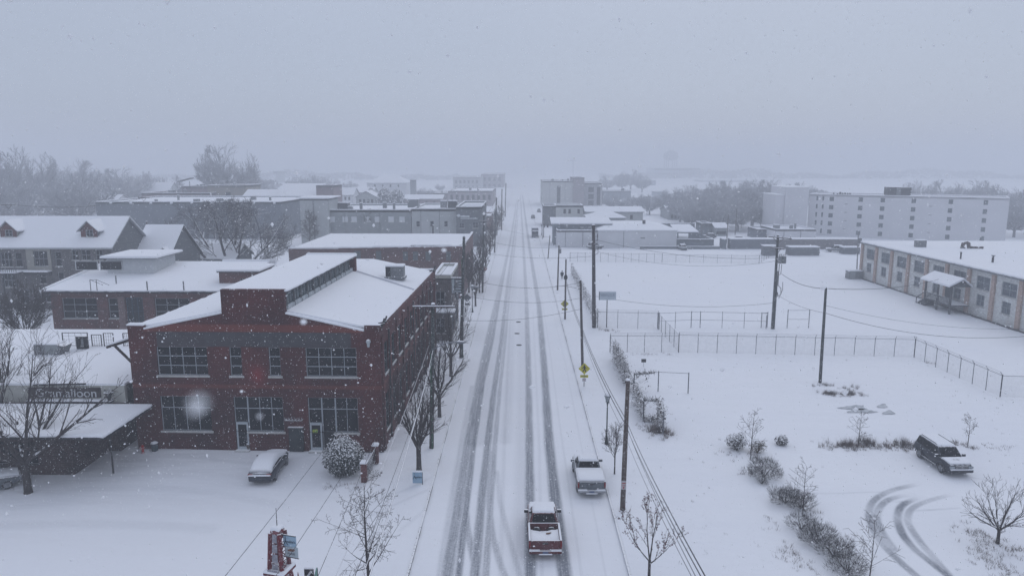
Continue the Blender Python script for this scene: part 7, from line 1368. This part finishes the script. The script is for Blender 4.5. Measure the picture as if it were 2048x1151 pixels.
# dry grass: blades nobody could count
R_ = random.Random(4); m = MB(); GR = mat('dry_grass_blade', (.17, .13, .11), (.10, .085, .085), 1.2, snow=.97)
def tuft(x, y, n, r, h, sp=.35):
    for k in range(n):
        a = R_.uniform(0, 6.3); d = r * sqrt(R_.random()); q = Vector((x + cos(a) * d, y + sin(a) * d, .0)); tip = q + Vector((R_.gauss(0, sp) * h, R_.gauss(0, sp) * h, h * R_.uniform(.5, 1.2))); u = Vector((cos(a + 1), sin(a + 1), 0)) * .009; m.add([q - u, q + u, tip], [(0, 1, 2)])
def strip(pts, n, wdt, bl, h, clump=.5):
    for k in range(n):
        i = R_.random() * (len(pts) - 1); j = int(i); a, b = pts[j], pts[j + 1]; f = i - j; px, py = a[0] + (b[0] - a[0]) * f, a[1] + (b[1] - a[1]) * f
        if sin(px * .11) * sin(px * .043 + 1) < -clump * R_.random(): continue
        q = P(px, py); tuft(q.x + R_.gauss(0, wdt), q.y + R_.gauss(0, wdt), bl, .18, h * R_.uniform(.5, 1.2))
strip([(1640, 892), (1830, 893)], 150, .35, 16, .5); strip([(1680, 890), (1700, 890)], 16, .2, 26, .7); strip([(1725, 886), (1760, 890)], 34, .3, 26, .75); strip([(1795, 888), (1815, 890)], 16, .25, 24, .65); strip([(1905, 886), (1945, 896)], 30, .3, 16, .4); strip([(1640, 900), (1820, 900)], 60, .15, 10, .3); strip([(1940, 893), (2048, 897)], 26, .3, 7, .25)
strip([(1450, 905), (1475, 935), (1500, 950)], 60, .35, 8, .3); strip([(1500, 905), (1560, 965)], 60, .4, 9, .35); strip([(1545, 1060), (1580, 1110), (1640, 1150)], 70, .4, 8, .3); strip([(1530, 1040), (1560, 1035)], 10, .3, 10, .2); strip([(1600, 1010), (1645, 1035), (1700, 1080), (1740, 1120)], 50, .35, 8, .32)
strip([(1940, 1060), (1975, 1090), (2040, 1105)], 120, .55, 9, .3); strip([(1950, 1075), (1990, 1130), (2048, 1160)], 130, .6, 8, .25)
strip([(1628, 771), (1650, 770), (1700, 780)], 60, .25, 18, .4); strip([(1645, 786), (1670, 790), (1720, 789)], 130, .35, 24, .4); strip([(1712, 772), (1720, 778)], 7, .3, 16, .7); strip([(1834, 716), (1860, 728)], 22, .3, 12, .4); strip([(1310, 855), (1325, 870)], 60, .5, 22, .7); strip([(1280, 850), (1310, 870)], 30, .5, 10, .3); strip([(1260, 709), (1340, 709)], 24, .3, 8, .3, 1.0); strip([(1198, 660), (1230, 662)], 20, .4, 12, .5)
strip([(640, 972), (720, 975)], 40, .35, 8, .25)
for k in range(260):
    q = P(R_.uniform(1260, 2040), R_.uniform(700, 1140))
    if not (17 < q.x < 46 and q.y < 50): tuft(q.x, q.y, R_.randrange(2, 8), .15, R_.uniform(.08, .22))
o = m.build('dry_grass', GR); tag(o, 'dry grass and dead weeds poking through the snow round the lots', 'dry grass', kind='stuff')
# evergreens and far leafless trees
EVG = mat('hazy_evergreen', (.16, .175, .19), (.22, .235, .25), .5, snow=.55, snow_noise=1.2)  # evergreen colour paled to imitate haze
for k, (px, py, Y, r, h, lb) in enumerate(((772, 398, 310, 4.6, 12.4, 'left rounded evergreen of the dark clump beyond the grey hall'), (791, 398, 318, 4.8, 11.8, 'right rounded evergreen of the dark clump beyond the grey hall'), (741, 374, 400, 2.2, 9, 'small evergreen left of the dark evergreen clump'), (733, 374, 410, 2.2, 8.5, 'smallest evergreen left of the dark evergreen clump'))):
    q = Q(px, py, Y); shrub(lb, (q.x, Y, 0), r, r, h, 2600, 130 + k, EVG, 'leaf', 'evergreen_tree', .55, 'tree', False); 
def twm(s): return mat('frost_haze_twig', (.30, .31, .34), (.42, .43, .45), .4, snow=.7)  # settled frost and haze fade both put into the twig colour
protos = []
for k in range(3):
    pr = bare_tree('proto', (0, 0, 0), 13, .42, 200 + k, 'vase', 3.0, 1.12, .026, 1.2, limbs=15, lev=4, rx=5.6, twm=twm(0), bark=mat('frost_haze_bark', (.22, .22, .24), snow=.6)); protos.append(pr)  # bark paled by frost and by painted-in haze
first = [True] * 3
def far(px, pytop, Y, label, group='bare trees in the haze', wx=1.0, k=None):
    k = random.randrange(3) if k is None else k; q = Q(px, pytop, Y); sc = max(q.z, 3) / 12.2
    if first[k]:
        o = protos[k]; first[k] = False; o.location = (q.x, Y, 0); o.scale = (sc * wx, sc * wx, sc); o['label'] = label; o['group'] = group; o.rotation_euler = (0, 0, random.uniform(0, 6)); return o
    return copy_tree(protos[k], (q.x, Y, 0), random.uniform(0, 6), (sc * wx, sc * wx, sc), label, group)
far(452, 294, 330, 'large rounded bare tree standing clear above the tan brick block', None, 1.0, 0)
far(42, 300, 290, 'tall rounded bare tree at the far left, highest of the left trees', wx=1.0, k=1); far(5, 330, 250, 'bare tree cut by the left edge of the picture', wx=1.1, k=2); far(145, 322, 380, 'faint tall bare tree behind the dark spreading one', wx=1.2, k=0); far(148, 352, 250, 'dark spreading bare tree behind the dormered house roof', wx=1.5, k=1)
far(85, 352, 330, 'bare tree between the highest left tree and the spreading one', k=2); far(250, 338, 380, 'wide bare tree above the hipped white house', wx=1.5, k=0); far(290, 345, 420, 'faint bare tree right of the wide one over the left houses', wx=1.3, k=1); far(215, 350, 420, 'faint bare tree left of the wide one over the left houses', wx=1.2, k=2); far(20, 375, 210, 'low bare tree at the left edge above the dormered house', wx=1.3, k=1); far(345, 352, 450, 'small faint bare tree before the large rounded one', k=2); far(508, 356, 420, 'small faint bare tree right of the large rounded one', k=0)
far(600, 352, 520, 'row tree just right of the faint clock tower', wx=1.6, k=1); far(630, 350, 540, 'row tree above the broad snowy gabled roof', wx=1.6, k=2); far(658, 354, 560, 'row tree above the square brick block', wx=1.5, k=0); far(700, 362, 560, 'faint tree between the villa and the row trees', wx=1.4, k=1); far(850, 376, 430, 'faint bare tree before the far left street blocks', wx=1.3, k=1); far(880, 368, 600, 'faintest tree behind the far left street blocks', wx=1.5, k=2)
for k, (px, py, Y) in enumerate(((1215, 352, 620), (1245, 346, 640), (1262, 340, 660), (1285, 352, 600), (1225, 390, 360), (1250, 395, 340), (1275, 388, 380), (1300, 390, 330))):
    far(px, py, Y, ('faint bare tree right of the apartment wing', 'faint bare tree second from the apartment wing', 'tall faint bare tree left of the tank office', 'faint bare tree touching the left of the tank office', 'bare tree behind the long low snowy building, left', 'bare tree behind the middle of the long low snowy building', 'bare tree behind the right of the long low snowy building', 'bare tree by the thin pole behind the long low building')[k], wx=1.3, k=k % 3)
RW = [(1335, 388, 330), (1350, 376, 360), (1362, 392, 290), (1378, 372, 380), (1395, 384, 310), (1410, 366, 400), (1425, 380, 300), (1440, 366, 380), (1452, 390, 270), (1465, 362, 370), (1480, 376, 290), (1495, 362, 350), (1508, 384, 262), (1520, 362, 340), (1532, 372, 290), (1544, 360, 330), (1385, 405, 262), (1415, 402, 255), (1445, 405, 248), (1478, 402, 250), (1530, 398, 250), (1610, 366, 380), (1840, 364, 330), (1890, 362, 350), (1955, 362, 330), (1975, 370, 300), (2005, 372, 310), (2040, 380, 270), (2035, 410, 230), (2060, 395, 240)]
WL = ['leftmost', 'second', 'third', 'fourth', 'fifth', 'sixth', 'seventh', 'eighth', 'ninth', 'tenth', 'eleventh', 'twelfth', 'thirteenth', 'fourteenth', 'fifteenth', 'sixteenth']
for k, (px, py, Y) in enumerate(RW):
    if k < 16: lb = f'{WL[k]} hazy bare tree of the wood left of the white hotel'
    elif k < 21: lb = ('left front', 'second front', 'middle front', 'fourth front', 'right front')[k - 16] + ' low bare tree at the edge of the wood before the yards'
    else: lb = ('faint bare tree behind the hotel tower', 'faint bare tree just right of the hotel roof unit', 'second faint bare tree above the hotel roof', 'third faint bare tree above the hotel roof', 'rightmost faint bare tree above the hotel roof', 'bare tree just beyond the right end of the hotel roof', 'tall bare tree at the right edge beyond the hotel', 'lower bare tree beside the right end of the hotel', 'low bare tree cut by the right edge')[k - 21]
    far(px, py, Y, lb, wx=1.35 if k < 21 else 1.2, k=k % 3)
# distant wood and hill lines that read as one mass
def woods(name, label, x0, x1, Y, h, seed, dn, mt):
    R_ = random.Random(seed); m = MB(); n = int((x1 - x0) * dn)
    for k in range(n):
        x = R_.uniform(x0, x1); hh = h * (.6 + .25 * sin(x * .02 + seed) + .15 * sin(x * .07)); z = hh * R_.random() ** .7; y = Y + R_.uniform(0, 40); s = R_.uniform(1.2, 3.2)
        d = Vector((R_.gauss(0, 1), R_.gauss(0, 1), R_.gauss(0, 1))).normalized(); u = d.cross(Vector((0, 0, 1))).normalized() * s; v = d.cross(u).normalized() * s * .6; q = Vector((x, y, z)); m.add([q - u, q - v, q + u, q + v], [(0, 1, 2, 3)])
    o = m.build(name, mt); tag(o, label, 'woods', kind='stuff')
HZW = mat('hazy_wood', (.42, .43, .46), (.5, .51, .53), .05)  # wood colour lifted towards the haze, fade painted in
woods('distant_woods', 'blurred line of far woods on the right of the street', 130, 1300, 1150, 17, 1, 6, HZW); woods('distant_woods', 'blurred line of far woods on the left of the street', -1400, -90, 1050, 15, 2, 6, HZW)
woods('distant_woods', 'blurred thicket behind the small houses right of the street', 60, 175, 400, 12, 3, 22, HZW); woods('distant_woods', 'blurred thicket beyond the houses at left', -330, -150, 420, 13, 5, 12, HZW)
